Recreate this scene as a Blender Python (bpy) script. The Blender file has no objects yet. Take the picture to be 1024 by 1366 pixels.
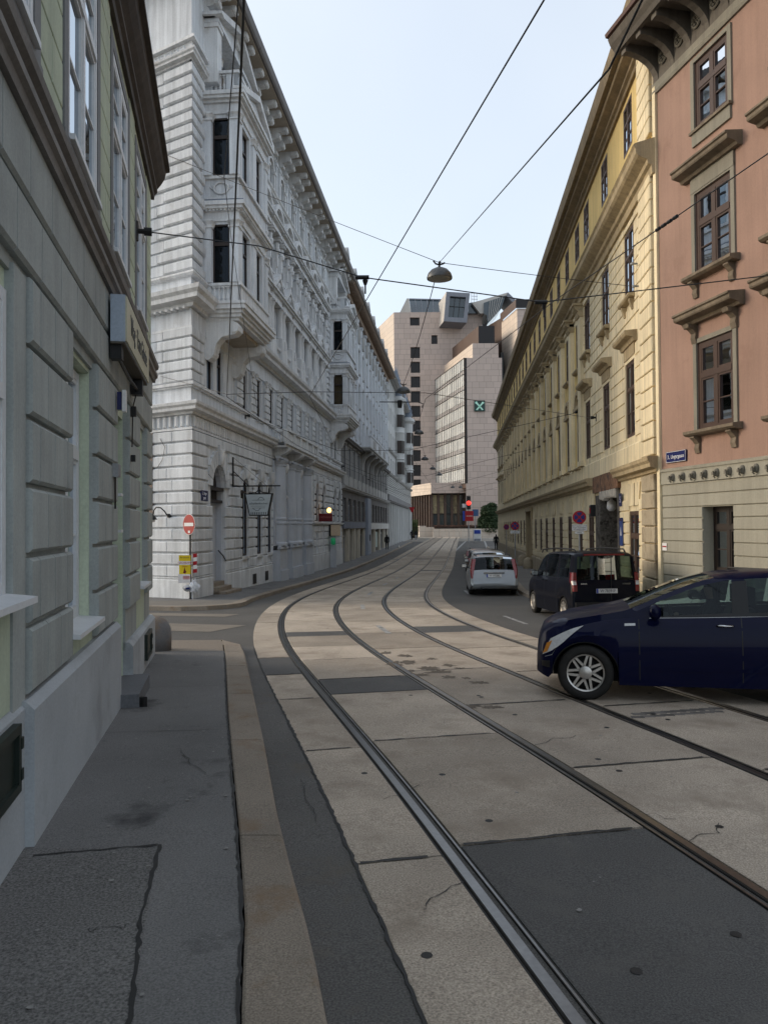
import bpy, bmesh, math, random
import numpy as np
from mathutils import Vector, Matrix
random.seed(11)
R = math.radians
scn = bpy.context.scene
COL = scn.collection

# ------------------------------------------------------------------ camera
F, CX, CY = 1026., 512., 683.
PITCH, ROLL, CAMZ = R(1.06), R(0.38), 2.6
cam_d = bpy.data.cameras.new('camera'); cam = bpy.data.objects.new('camera', cam_d); COL.objects.link(cam)
cam_d.sensor_fit = 'VERTICAL'; cam_d.sensor_height = 36.; cam_d.sensor_width = 27.
cam_d.lens = 36. * F / 1366.; cam_d.clip_start = .05; cam_d.clip_end = 6000
cam.matrix_world = Matrix.Translation((0, 0, CAMZ)) @ Matrix.Rotation(R(90) + PITCH, 4, 'X') @ Matrix.Rotation(-ROLL, 4, 'Z')
scn.camera = cam

# ------------------------------------------------------------------ sky, sun, exposure
SUN_EL, SUN_AZ = R(20), R(283)          # azimuth clockwise from +Y (the way the street runs)
world = bpy.data.worlds.new('World'); scn.world = world; world.use_nodes = True
nt = world.node_tree; nt.nodes.clear()
sky = nt.nodes.new('ShaderNodeTexSky'); sky.sky_type = 'NISHITA'; sky.sun_disc = False
sky.sun_elevation = SUN_EL; sky.sun_rotation = SUN_AZ; sky.altitude = 200
sky.air_density = 1.0; sky.dust_density = 3.2; sky.ozone_density = 1.0
bg = nt.nodes.new('ShaderNodeBackground'); bg.inputs[1].default_value = .15
wo = nt.nodes.new('ShaderNodeOutputWorld')
veil = nt.nodes.new('ShaderNodeMix'); veil.data_type = 'RGBA'; veil.inputs[0].default_value = .5      # thin even high cloud over the clear sky
veil.inputs[7].default_value = (3.0, 3.2, 3.38, 1)
wtc = nt.nodes.new('ShaderNodeTexCoord'); wno = nt.nodes.new('ShaderNodeTexNoise'); wno.inputs['Scale'].default_value = 2.2; wno.inputs['Detail'].default_value = 3.; wmr = nt.nodes.new('ShaderNodeMapRange')
wmr.inputs[1].default_value = .3; wmr.inputs[2].default_value = .7; wmr.inputs[3].default_value = .56; wmr.inputs[4].default_value = .74
nt.links.new(wtc.outputs['Generated'], wno.inputs['Vector']); nt.links.new(wno.outputs[0], wmr.inputs[0]); nt.links.new(wmr.outputs[0], veil.inputs[0])
nt.links.new(sky.outputs[0], veil.inputs[6]); nt.links.new(veil.outputs[2], bg.inputs[0]); nt.links.new(bg.outputs[0], wo.inputs[0])
sun_d = bpy.data.lights.new('sun', 'SUN'); sun_d.energy = .55; sun_d.angle = R(18); sun_d.color = (1., .9, .78)
sun = bpy.data.objects.new('sun', sun_d); COL.objects.link(sun)
sun.rotation_euler = (Vector((math.sin(SUN_AZ) * math.cos(SUN_EL), math.cos(SUN_AZ) * math.cos(SUN_EL), math.sin(SUN_EL)))).to_track_quat('Z', 'Y').to_euler()
sun.location = (0, 0, 60)
vs = scn.view_settings; vs.view_transform = 'Standard'; vs.look = 'None'; vs.gamma = 1.; vs.use_curve_mapping = False
vs.exposure = 1.12

# ------------------------------------------------------------------ pixel / plane helpers
def ray(px, py):
    x = (px - CX) / F; y = -(py - CY) / F
    c, s = math.cos(ROLL), math.sin(ROLL); x, y = x * c + y * s, -x * s + y * c
    c, s = math.cos(PITCH), math.sin(PITCH)
    return np.array([x, c - y * s, s + y * c])
GY = [-30, 0, 5, 10, 16, 25, 32, 42, 52, 62, 75, 90, 110, 145, 180, 260, 600]
GZ = [1.0, .68, .62, .50, .36, .16, .02, -.17, -.29, -.31, -.27, -.17, 0.0, .2, .45, .6, .6]
_x = np.array(GY, float); _y = np.array(GZ); _d = np.diff(_y) / np.diff(_x)
_m = np.concatenate([[_d[0]], np.where(_d[:-1] * _d[1:] > 0, 2 * _d[:-1] * _d[1:] / np.where(_d[:-1] + _d[1:] == 0, 1, _d[:-1] + _d[1:]), 0), [_d[-1]]])
def g(Y):
    """height of the carriageway at forward distance Y"""
    i = int(min(max(np.searchsorted(_x, Y) - 1, 0), len(_x) - 2)); h = _x[i + 1] - _x[i]; t = min(max((Y - _x[i]) / h, 0), 1)
    return float((2*t**3 - 3*t*t + 1)*_y[i] + (t**3 - 2*t*t + t)*h*_m[i] + (-2*t**3 + 3*t*t)*_y[i+1] + (t**3 - t*t)*h*_m[i+1])
def gnd(px, py, up=0.):
    """point of the ground (raised by up) seen at a photo pixel"""
    r = ray(px, py); t = .5
    while t < 500:
        if CAMZ + r[2]*t - g(r[1]*t) - up < 0:
            lo, hi = t/1.01, t
            for _ in range(30):
                m = (lo+hi)/2
                if CAMZ + r[2]*m - g(r[1]*m) - up < 0: hi = m
                else: lo = m
            return Vector((r[0]*hi, r[1]*hi, g(r[1]*hi) + up))
        t *= 1.01
def at_depth(px, py, Y):
    r = ray(px, py); return Vector(r * (Y / r[1])) + Vector((0, 0, CAMZ))
class Pl:
    """vertical plane along a street front; u runs along it away from the camera"""
    def __init__(s, D, a, side):
        s.a = R(a); s.d = np.array([math.sin(s.a), math.cos(s.a)]); s.n = np.array([math.cos(s.a), -math.sin(s.a)]); s.o = s.n * D * side
    def pt(s, u, z, off=0):
        q = s.o + s.d*u + s.n*off; return Vector((q[0], q[1], z))
    def uv(s, px, py, off=0):
        r = ray(px, py); o = s.o + s.n*off; t = (o @ s.n) / (r[:2] @ s.n); P = r*t
        return float((P[:2] - s.o) @ s.d), float(P[2] + CAMZ)
    def rot(s): return math.pi/2 - s.a
GREEN, WHITE, YEL = Pl(1.15, -11.8, -1), Pl(8.6, 5.3, -1), Pl(4.9, 5.3, 1)
PINK = Pl(0, -11.8, 1); PINK.o = np.array(YEL.pt(19.05, 0)[:2])
SIDE = Pl(0, -58.6, 1); SIDE.o = np.array(WHITE.pt(24.5, 0)[:2])      # white house, face to the side street

# ------------------------------------------------------------------ mesh builder
class MB:
    def __init__(s, sg=1, ox=0.):
        s.v = []; s.f = []; s.sg = sg; s.ox = ox
    def add(s, vs_, fs):
        o = len(s.v); sg, ox = s.sg, s.ox
        s.v += [(a - ox, sg*b, c) for a, b, c in vs_]; s.f += [tuple(i+o for i in f) for f in fs]
    def box(s, x0, x1, y0, y1, z0, z1):
        s.add([(x0,y0,z0),(x1,y0,z0),(x1,y1,z0),(x0,y1,z0),(x0,y0,z1),(x1,y0,z1),(x1,y1,z1),(x0,y1,z1)],
              [(0,3,2,1),(4,5,6,7),(0,1,5,4),(1,2,6,5),(2,3,7,6),(3,0,4,7)])
    def cham(s, x0, x1, y0, y1, z0, z1, c, cz=None, cx=None):
        """block whose front (y1) is chamfered"""
        cz = c if cz is None else cz; ym = y1 - c; cx = c if cx is None else cx
        s.add([(x0,y0,z0),(x1,y0,z0),(x1,y0,z1),(x0,y0,z1),(x0,ym,z0),(x1,ym,z0),(x1,ym,z1),(x0,ym,z1),
               (x0+cx,y1,z0+cz),(x1-cx,y1,z0+cz),(x1-cx,y1,z1-cz),(x0+cx,y1,z1-cz)],
              [(0,1,5,4),(1,2,6,5),(2,3,7,6),(3,0,4,7),(4,5,9,8),(5,6,10,9),(6,7,11,10),(7,4,8,11),(8,9,10,11)])
    def extr(s, prof, x0, x1, m0=0., m1=0.):
        """closed profile [(y,z)] run along x; m0, m1 mitre the ends"""
        n = len(prof)
        s.add([(x0 - m0*max(y,0),y,z) for y,z in prof] + [(x1 + m1*max(y,0),y,z) for y,z in prof],
              [tuple(range(n))[::-1], tuple(range(n, 2*n))] + [(i, (i+1)%n, n+(i+1)%n, n+i) for i in range(n)])
    def poly(s, pts, y0, y1):
        """closed outline [(x,z)] given thickness y0..y1"""
        n = len(pts)
        s.add([(x,y0,z) for x,z in pts] + [(x,y1,z) for x,z in pts],
              [tuple(range(n)), tuple(range(n, 2*n))[::-1]] + [(i, n+i, n+(i+1)%n, (i+1)%n) for i in range(n)])
    def ring(s, cx, cz, r0, r1, y0, y1, a0=0, a1=180, n=10, ez=1.):
        """arch band in the x-z plane"""
        vs_ = []
        for i in range(n+1):
            a = R(a0 + (a1-a0)*i/n); c, q = math.cos(a), math.sin(a)
            for r, y in ((r0,y0),(r1,y0),(r1,y1),(r0,y1)): vs_.append((cx + r*c, y, cz + r*q*ez))
        fs = [(4*i+k, 4*i+(k+1)%4, 4*i+4+(k+1)%4, 4*i+4+k) for i in range(n) for k in range(4)] + [(0,1,2,3), (4*n+3,4*n+2,4*n+1,4*n)]
        s.add(vs_, fs)
    def lathe(s, cx, cy, prof, n=10):
        m = len(prof); vs_ = []
        for i in range(n):
            a = 2*math.pi*i/n
            vs_ += [(cx + r*math.cos(a), cy + r*math.sin(a), z) for r, z in prof]
        fs = [(i*m+k, ((i+1)%n)*m+k, ((i+1)%n)*m+k+1, i*m+k+1) for i in range(n) for k in range(m-1)]
        fs += [tuple(i*m for i in range(n))[::-1], tuple(i*m+m-1 for i in range(n))]
        s.add(vs_, fs)
    def tube(s, pts, r, n=6, cap=True):
        pts = [Vector(p) for p in pts]; vs_ = []; k = len(pts)
        rs = r if isinstance(r, (list, tuple)) else [r]*k
        pu = None
        for i, p in enumerate(pts):
            t = (pts[min(i+1,k-1)] - pts[max(i-1,0)]).normalized()
            if pu is None: pu = t.orthogonal().normalized()
            u = (pu - t*pu.dot(t)).normalized(); pu = u; w = t.cross(u)
            for j in range(n):
                a = 2*math.pi*j/n; q = p + (u*math.cos(a) + w*math.sin(a))*rs[i]; vs_.append(tuple(q))
        fs = [(i*n+j, i*n+(j+1)%n, (i+1)*n+(j+1)%n, (i+1)*n+j) for i in range(k-1) for j in range(n)]
        if cap: fs += [tuple(range(n))[::-1], tuple(range((k-1)*n, k*n))]
        s.add(vs_, fs)
    def wall(s, u0, u1, z0, z1, w, ops, depth=.3):
        """front face at w with openings (a,b,c,d[,arch]) and their reveals"""
        us = sorted({u0, u1, *[o[0] for o in ops], *[o[1] for o in ops]}); zs = sorted({z0, z1, *[o[2] for o in ops], *[o[3] for o in ops]})
        us = [x for x in us if u0 <= x <= u1]; zs = [x for x in zs if z0 <= x <= z1]
        for i in range(len(us)-1):
            zc0 = None
            for j in range(len(zs)-1):
                cu, cz = (us[i]+us[i+1])/2, (zs[j]+zs[j+1])/2
                hole = any(o[0] < cu < o[1] and o[2] < cz < o[3] for o in ops)
                if not hole and zc0 is None: zc0 = zs[j]
                if zc0 is not None and (hole or j == len(zs)-2):
                    zt = zs[j] if hole else zs[j+1]
                    s.add([(us[i],w,zc0),(us[i+1],w,zc0),(us[i+1],w,zt),(us[i],w,zt)], [(0,1,2,3)]); zc0 = None
        for o in ops:
            a, b, c, d = o[:4]; q = w - depth
            if len(o) > 4 and o[4]:
                r = (b-a)/2; cx = (a+b)/2; zs_ = d - r*o[4]; n = 10
                s.add([(a,w,c),(a,q,c),(a,q,zs_),(a,w,zs_),(b,w,c),(b,q,c),(b,q,zs_),(b,w,zs_)], [(0,1,2,3),(4,7,6,5),(0,4,5,1)])
                pts = [(cx - r*math.cos(math.pi*k/n), zs_ + r*o[4]*math.sin(math.pi*k/n)) for k in range(n+1)]
                for k in range(n):
                    (xa,za),(xb,zb) = pts[k], pts[k+1]
                    s.add([(xa,w,za),(xb,w,zb),(xb,q,zb),(xa,q,za)], [(0,1,2,3)])
                    s.add([(xa,w,za),(xb,w,zb),(xb,w,d),(xa,w,d)], [(0,1,2,3)])
            else:
                s.add([(a,w,c),(b,w,c),(b,w,d),(a,w,d),(a,q,c),(b,q,c),(b,q,d),(a,q,d)], [(0,1,5,4),(1,2,6,5),(2,3,7,6),(3,0,4,7)])
    def mould(s, u0, u1, w, st, ret0=True, ret1=True):
        """stepped moulding: st = [(projection, z0, z1)], returned at both ends"""
        for p, a, b in st: s.box(u0 - (p if ret0 else 0), u1 + (p if ret1 else 0), w - .05, w + p, a, b)
    def mesh(s, name, smooth=False, ang=None):
        me = bpy.data.meshes.new(name); me.from_pydata(s.v, [], s.f)
        if s.sg < 0: me.flip_normals()
        if smooth:
            me.polygons.foreach_set('use_smooth', [True]*len(me.polygons))
            if ang: me.set_sharp_from_angle(angle=R(ang))
        me.update(); return me

def obj(name, me, mat=None, parent=None, loc=None, rot=None, sc=None):
    if isinstance(me, MB): me = me.mesh(name)
    o = bpy.data.objects.new(name, me); COL.objects.link(o)
    if mat is not None and me is not None and not me.materials: me.materials.append(mat)
    if parent: o.parent = parent
    if loc is not None: o.location = loc
    if rot is not None: o.rotation_euler = rot
    if sc is not None: o.scale = sc
    return o
def tag(o, label, cat, group=None):
    o['label'] = label; o['category'] = cat
    if group: o['group'] = group
    return o
def thing(name, label, cat, loc=(0,0,0), rz=0, group=None):
    return tag(obj(name, None, loc=loc, rot=(0,0,rz)), label, cat, group)
def struct(name, me, mat):
    o = obj(name, me, mat); o['kind'] = 'structure'; return o
def text_mesh(body, size, mat, parent, loc, rot, name='lettering', ext=.002, sx=1., align='CENTER'):
    cu = bpy.data.curves.new(name, 'FONT'); cu.body = body; cu.size = size; cu.extrude = ext; cu.align_x = align; cu.align_y = 'CENTER'; cu.resolution_u = 3
    t = bpy.data.objects.new('tmp', cu); COL.objects.link(t)
    dg = bpy.context.evaluated_depsgraph_get(); me = bpy.data.meshes.new_from_object(t.evaluated_get(dg))
    bpy.data.objects.remove(t); me.name = name; me.materials.clear()
    return obj(name, me, mat, parent, loc, rot, (sx, 1, 1))

# ------------------------------------------------------------------ materials
MATS = {}
def M(name, col, rough=.8, var=.12, scale=1.5, fine=.08, fscale=40., bump=0., bscale=80., metal=0., spec=.35, coat=0., streak=0., rnd=0., dirt=None, stain=None, emit=None):
    """procedural surface: broad + fine colour variation in world space, optional rain streaks, per-object shade, dirt blotches"""
    m = bpy.data.materials.new(name); MATS[name] = m; m.use_nodes = True; nt = m.node_tree; N = nt.nodes; L = nt.links
    b = N['Principled BSDF']; b.inputs['Roughness'].default_value = rough; b.inputs['Metallic'].default_value = metal
    b.inputs['Specular IOR Level'].default_value = spec; b.inputs['Coat Weight'].default_value = coat; b.inputs['Coat Roughness'].default_value = .04
    if emit: b.inputs['Emission Color'].default_value = (*emit[0], 1); b.inputs['Emission Strength'].default_value = emit[1]
    geo = N.new('ShaderNodeNewGeometry')
    def noise(sc, det=4, vec=None, rough_=.55):
        n = N.new('ShaderNodeTexNoise'); n.inputs['Scale'].default_value = sc; n.inputs['Detail'].default_value = det; n.inputs['Roughness'].default_value = rough_
        L.new(vec if vec is not None else geo.outputs['Position'], n.inputs['Vector']); return n
    def remap(o, a, c, lo=.3, hi=.7):
        r = N.new('ShaderNodeMapRange'); r.inputs[1].default_value = lo; r.inputs[2].default_value = hi; r.inputs[3].default_value = a; r.inputs[4].default_value = c
        L.new(o, r.inputs[0]); return r.outputs[0]
    def mul(a, c):
        n = N.new('ShaderNodeMath'); n.operation = 'MULTIPLY'
        L.new(a, n.inputs[0]); L.new(c, n.inputs[1]); return n.outputs[0]
    f = None
    if var:
        f = remap(noise(scale, 5).outputs[0], 1-var, 1+var)
    if fine:
        q = remap(noise(fscale, 3).outputs[0], 1-fine, 1+fine); f = mul(f, q) if f is not None else q
    if streak:
        mp = N.new('ShaderNodeMapping'); mp.inputs['Scale'].default_value = (5., 5., .25); L.new(geo.outputs['Position'], mp.inputs[0])
        q = remap(noise(1., 6, mp.outputs[0], .7).outputs[0], 1-streak, 1+streak*.25, .33, .6); f = mul(f, q) if f is not None else q
    if rnd:
        oi = N.new('ShaderNodeObjectInfo'); q = remap(oi.outputs['Random'], 1-rnd, 1+rnd, 0, 1); f = mul(f, q) if f is not None else q
    if f is not None:
        mx = N.new('ShaderNodeVectorMath'); mx.operation = 'SCALE'; mx.inputs[0].default_value = col; L.new(f, mx.inputs[3]); co = mx.outputs[0]
    else:
        rgb = N.new('ShaderNodeRGB'); rgb.outputs[0].default_value = (*col, 1); co = rgb.outputs[0]
    for dd in ([dirt] if dirt else []) + ([stain] if stain else []):
        dc, dsc, lo, hi = dd
        q = remap(noise(dsc, 6, None, .65).outputs[0], 0, 1, lo, hi); mxx = N.new('ShaderNodeMix'); mxx.data_type = 'RGBA'
        L.new(q, mxx.inputs[0]); L.new(co, mxx.inputs[6]); mxx.inputs[7].default_value = (*dc, 1); co = mxx.outputs[2]
    L.new(co, b.inputs['Base Color'])
    if bump:
        bn = N.new('ShaderNodeBump'); bn.inputs['Strength'].default_value = bump; bn.inputs['Distance'].default_value = .02
        L.new(noise(bscale, 4).outputs[0], bn.inputs['Height']); L.new(bn.outputs[0], b.inputs['Normal'])
    return m
def glass_mat(name, tint=(.8,.85,.85), ior=1.55, rough=.01, boost=0., refl=(.95,.97,1.), wave=.035):
    m = bpy.data.materials.new(name); m.use_nodes = True; nt = m.node_tree; N = nt.nodes; L = nt.links; N.clear()
    out = N.new('ShaderNodeOutputMaterial'); mix = N.new('ShaderNodeMixShader'); tr = N.new('ShaderNodeBsdfTransparent'); gl = N.new('ShaderNodeBsdfGlossy'); fr = N.new('ShaderNodeFresnel')
    tr.inputs[0].default_value = (*tint, 1); gl.inputs['Roughness'].default_value = rough; gl.inputs[0].default_value = (*refl, 1); fr.inputs[0].default_value = ior
    # slight waviness of old panes
    geo = N.new('ShaderNodeNewGeometry'); nz = N.new('ShaderNodeTexNoise'); nz.inputs['Scale'].default_value = 2.2; bp = N.new('ShaderNodeBump'); bp.inputs['Strength'].default_value = wave; bp.inputs['Distance'].default_value = .02
    L.new(geo.outputs['Position'], nz.inputs[0]); L.new(nz.outputs[0], bp.inputs['Height']); L.new(bp.outputs[0], gl.inputs['Normal'])
    ad = N.new('ShaderNodeMath'); ad.operation = 'ADD'; ad.use_clamp = True; ad.inputs[1].default_value = boost; L.new(fr.outputs[0], ad.inputs[0])
    L.new(ad.outputs[0], mix.inputs[0]); L.new(tr.outputs[0], mix.inputs[1]); L.new(gl.outputs[0], mix.inputs[2]); L.new(mix.outputs[0], out.inputs[0])
    return m
GLASS = glass_mat('window_glass', (.62,.68,.68), 1.45, .01, .03, (.6,.65,.7))
GLASS2 = glass_mat('dim_window_glass', (.35,.4,.42), 1.4, .01, .01, (.36,.42,.5))
CARGLASS = glass_mat('car_glass', (.34,.42,.4), 1.4, .005, .0, (.7,.75,.8), .0)
m_asph = M('asphalt_road', (.1,.095,.088), .82, .14, .5, .45, 120, .35, 220, dirt=((.105,.1,.092), .9, .52, .75), spec=.3)
m_asph_dark = M('asphalt_patch', (.084,.082,.079), .75, .16, .8, .5, 110, .4, 240, dirt=((.11,.105,.097), 3, .52, .8), spec=.4)
m_walk = M('sidewalk_asphalt', (.15,.148,.145), .85, .16, .7, .34, 100, .3, 220, stain=((.05,.049,.05), 1.1, .57, .7), spec=.3)
m_walk_gran = M('gravel_asphalt', (.14,.137,.132), .85, .12, .8, .55, 80, .45, 140, spec=.3)
m_conc = M('track_concrete', (.385,.328,.265), .85, .18, .9, .42, 95, .3, 160, rnd=.2, stain=((.245,.2,.155), 1.7, .5, .76), spec=.25)
m_granite = M('granite_kerb', (.25,.212,.17), .8, .16, 1.2, .36, 110, .25, 200, rnd=.1, dirt=((.2,.13,.075), 2.2, .55, .75), spec=.25)
m_rail = M('rail_steel', (.19,.187,.185), .3, .12, 3, .1, 30, metal=1.)
m_raildark = M('rail_rust_black', (.022,.02,.019), .6, .3, 4, .3, 60)
m_bitumen = M('joint_bitumen', (.018,.018,.018), .6, .2, 5)
m_paint = M('road_paint', (.36,.355,.34), .8, .2, 3, .2, 40, dirt=((.13,.125,.12), 6, .5, .62))
m_black = M('black_iron', (.012,.012,.013), .5, .2, 6)
m_steelgrey = M('galvanised_steel', (.3,.31,.32), .5, .15, 6, metal=.6)
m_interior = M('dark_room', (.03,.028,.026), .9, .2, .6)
m_curtain = M('curtain_cloth', (.55,.54,.5), .9, .1, 4)
m_blue = M('enamel_blue', (.01,.016,.09), .25, .1, 6, spec=.5)
m_white = M('white_enamel', (.7,.7,.7), .35, .06, 6)
m_red = M('sign_red', (.33,.008,.014), .4, .1, 6)
# ------------------------------------------------------------------ ground, street, pavements
def sheet(name, left, right, ys, mat, up=0., nx=6, thick=0.):
    """strip between two x(Y) lines following the fall of the street"""
    mb = MB(); V = []; Fq = []
    for y in ys:
        a, b = left(y), right(y)
        V += [(a + (b-a)*i/nx, y, g(y) + up) for i in range(nx+1)]
    w = nx+1
    Fq = [(j*w+i, j*w+i+1, (j+1)*w+i+1, (j+1)*w+i) for j in range(len(ys)-1) for i in range(nx)]
    if thick:
        n = len(V); V += [(x, y, z-thick) for x, y, z in V]; k = len(ys)
        Fq += [(j*w, (j+1)*w, n+(j+1)*w, n+j*w) for j in range(k-1)] + [(j*w+nx, n+j*w+nx, n+(j+1)*w+nx, (j+1)*w+nx) for j in range(k-1)]
        Fq += [(i, n+i, n+i+1, i+1) for i in range(nx)] + [((k-1)*w+i, (k-1)*w+i+1, n+(k-1)*w+i+1, n+(k-1)*w+i) for i in range(nx)]
    mb.add(V, Fq); return mb
def frange(a, b, d):
    n = max(1, int(round((b-a)/d))); return [a + (b-a)*i/n for i in range(n+1)]
def lin(pts): 
    xs = [p[1] for p in pts]; vs_ = [p[0] for p in pts]
    return lambda y: float(np.interp(y, xs, vs_))
m_ground = M('ground_far', (.12,.115,.105), .9, .15, .2, .15, 20)
struct('ground', sheet('ground', lambda y: -900, lambda y: 900, [-80, -30, 0, 5, 10, 16, 25, 32, 42, 52, 62, 75, 90, 110, 145, 180, 260, 600, 2500], m_ground, -.06), m_ground)
YS = frange(-14, 124, 1.5)
road = struct('road', sheet('road', lambda y: -30, lambda y: 30, YS, None), m_asph)
m_plaza = M('plaza_concrete', (.25,.225,.19), .85, .12, .4, .15, 8, rnd=0)
struct('square', sheet('square', lambda y: -60, lambda y: 90, frange(124, 186, 3), None, .0, 4), m_plaza)

# tram track centre line
MP = [(6.9,-15),(5.2,-7),(3.63,0),(2.72,4),(2.30,6),(1.50,9.3),(.30,14.3),(-.27,17.7),(-.66,21.2),(-.80,24.4),(-.68,28),(-.28,32.5),(.56,40.3),(2.05,53.8),(4.95,82.7),(9.4,126),(13.5,165)]
yy = np.arange(-15, 165, .1); xx = np.interp(yy, [p[1] for p in MP], [p[0] for p in MP])
ker = np.exp(-.5*(np.arange(-60, 61)/18.)**2); ker /= ker.sum(); xx = np.convolve(np.pad(xx, 60, mode='reflect', reflect_type='odd'), ker, 'valid')
ds = np.hypot(np.diff(xx), np.diff(yy)); SS = np.concatenate([[0], np.cumsum(ds)])
def tp(s, off, up=0.):
    x, y = np.interp(s, SS, xx), np.interp(s, SS, yy); x2, y2 = np.interp(s+.2, SS, xx), np.interp(s+.2, SS, yy)
    if s+.2 > SS[-1]: x2, y2 = x, y; x, y = np.interp(s-.2, SS, xx), np.interp(s-.2, SS, yy); bx, by = x2, y2
    else: bx, by = x, y
    d = Vector((x2-x, y2-y)).normalized(); q = (bx + d.y*off, by - d.x*off)
    return Vector((q[0], q[1], g(q[1]) + up))
def s_at(Y, off):
    lo, hi = 0, SS[-1]-.5
    for _ in range(40):
        m = (lo+hi)/2
        if tp(m, off).y < Y: lo = m
        else: hi = m
    return lo
def strip(offs, s0, s1, ds_, zs):
    """swept profile: offs = offsets, zs = heights, open"""
    mb = MB(); n = max(1, int(math.ceil((s1-s0)/ds_))); k = len(offs)
    for i in range(n+1):
        s = s0 + (s1-s0)*i/n
        mb.v += [tuple(tp(s, o, z)) for o, z in zip(offs, zs)]
    mb.f = [(i*k+j, i*k+j+1, (i+1)*k+j+1, (i+1)*k+j) for i in range(n) for j in range(k-1)]
    return mb
track = obj('tram_track', None, loc=(0,0,0)); track['kind'] = 'structure'
GA = 1.435; HALF = .71
RO = [-HALF-GA, -HALF, HALF, HALF+GA]
S_END = SS[-1] - 1.
for i, o in enumerate(RO):
    e = 1 if i % 2 == 0 else -1           # groove lies on the inner side of each rail
    pr = [(-.055,.006),(-.042,.006),(-.040,.014),(-.034,.018),(.020,.018),(.026,.012),(.027,-.03),(.060,-.03),(.061,.012),(.078,.012),(.079,.006),(.09,.006)]
    pr = [(o + e*a, z) for a, z in pr]
    if e < 0: pr = pr[::-1]
    # bed of dark filler, then steel head and lip
    obj('rail_bed', strip([p[0] for p in pr], 0, S_END, .8, [z-.004 for _, z in pr]), m_raildark, track)
    hd = [(o-.036, .004), (o-.034,.0185), (o+.020,.0195), (o+.025,.004)] if e > 0 else [(o-.025,.004),(o-.020,.0195),(o+.034,.0185),(o+.036,.004)]
    obj('rail', strip([p[0] for p in hd], 0, S_END, .5, [z for _, z in hd]), m_rail, track)
    lp = [(o+e*.061,.004),(o+e*.063,.0135),(o+e*.076,.0135),(o+e*.078,.004)]
    if e < 0: lp = lp[::-1]
    obj('rail_lip', strip([p[0] for p in lp], 0, S_END, .5, [z for _, z in lp]), m_rail, track)
def slab(o0, o1, s0, s1, mat, up=.012):
    n = max(1, int(math.ceil((s1-s0)/.5))); mb = MB(); gp = .013
    s0 += gp; s1 -= gp; tilt = [random.uniform(-.002, .003) for _ in range(4)]
    for i in range(n+1):
        s = s0 + (s1-s0)*i/n
        for o, z in ((o0,-.02),(o0,up-.003),(o0+.008,up),(o1-.008,up),(o1,up-.003),(o1,-.02)):
            mb.v.append(tuple(tp(s, o, z + (tilt[0] if i < n/2 else tilt[1]))))
    mb.f = [(i*6+j, i*6+j+1, (i+1)*6+j+1, (i+1)*6+j) for i in range(n) for j in range(5)] + [(5,4,3,2,1,0), tuple(n*6+j for j in range(6))]
    c = tp((s0+s1)/2, (o0+o1)/2); mb.v = [(x-c.x, y-c.y, z-c.z) for x, y, z in mb.v]
    return obj('track_slab', mb, mat, track, c)
EDGE = .115
strips = [(-2.72, RO[0]-.06), (RO[0]+.095, RO[1]-.095), (RO[1]+.06, RO[2]-.06), (RO[2]+.095, RO[3]-.095), (RO[3]+.06, 2.72)]
JY = [[-2,2.2,4.56,6.98,9.3,(11.05,12.7),15.9,18.4,20.9], [-6,(-2.4,0.1),(0.1,4.9),7.4,(9.7,10.75),12.5,14.1,(15.7,16.45)], [-4,1.6,4.0,6.5,9.0,11.4,13.8,16.2], [1.6,4,6.4,8.9,11.3,13.8,(16.2,17.4)], [2,5,7.5,10,12.4,14.8,17.2]]
LIM = 72
for (o0, o1), jy in zip(strips, JY):
    segs = []; prev = None; dark = False
    for j in jy:
        if isinstance(j, tuple):
            if prev is not None and prev < j[0]-.2: segs.append((prev, j[0], 0))
            segs.append((j[0], j[1], 1)); prev = j[1]
        else:
            if prev is not None: segs.append((prev, j, 0))
            prev = j
    while prev < LIM:
        d = random.choice([2.3, 2.4, 2.45, 2.5]); k = 1 if random.random() < .03 else 0
        segs.append((prev, prev + (d if not k else 1.1), k)); prev += d if not k else 1.1
    for a, b, k in segs:
        oc = (o0+o1)/2; slab(o0, o1, s_at(a, oc), s_at(b, oc), m_asph_dark if k else m_conc)
    so = s_at(prev, (o0+o1)/2)
    obj('track_paving', strip([o0, o1], so, S_END, 1.2, [.012, .012]), m_conc, track)
# small round anchor holes in the slabs
hole = MB(); hole.lathe(0, 0, [(.001,0),(.022,0),(.028,.001),(.001,.0012)], 8); hole = hole.mesh('lifting_hole')
hole.materials.append(m_bitumen)
for _ in range(26):
    o0, o1 = random.choice(strips[:4]); Yh = random.uniform(3.0, 20) if random.random() < .7 else random.uniform(3, 9)
    p = tp(s_at(Yh, (o0+o1)/2), random.choice([o0 + .25*(o1-o0), o0 + .75*(o1-o0)]), .0145); obj('lifting_hole', hole, None, track, p)
# worn patches where the concrete has flaked
m_worn = M('worn_concrete', (.13,.108,.085), .9, .2, 6, .3, 60, .5, 60)
for (px, py, w_, h_) in [(527,888,.3,.16),(545,885,.25,.12),(570,893,.35,.12),(585,898,.4,.13),(560,902,.3,.08),(600,905,.25,.08),(640,912,.3,.06),(625,944,.3,.06),(655,945,.3,.05),(540,876,.3,.08),(515,872,.25,.08),(598,889,.25,.07),(612,893,.2,.05),(575,880,.2,.06),(548,896,.15,.06),(622,906,.15,.05)]:
    p = gnd(px, py); mb = MB(); n = 26; rr = [random.uniform(.35, 1) for _ in range(n)]
    V = [(w_*.6*rr[i]*math.cos(2*math.pi*i/n), h_*2.2*rr[i]*math.sin(2*math.pi*i/n), 0) for i in range(n)]
    mb.add(V, [tuple(range(n))]); obj('flaked_patch', mb, m_worn, track, p + Vector((0,0,.0165)))

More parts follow.
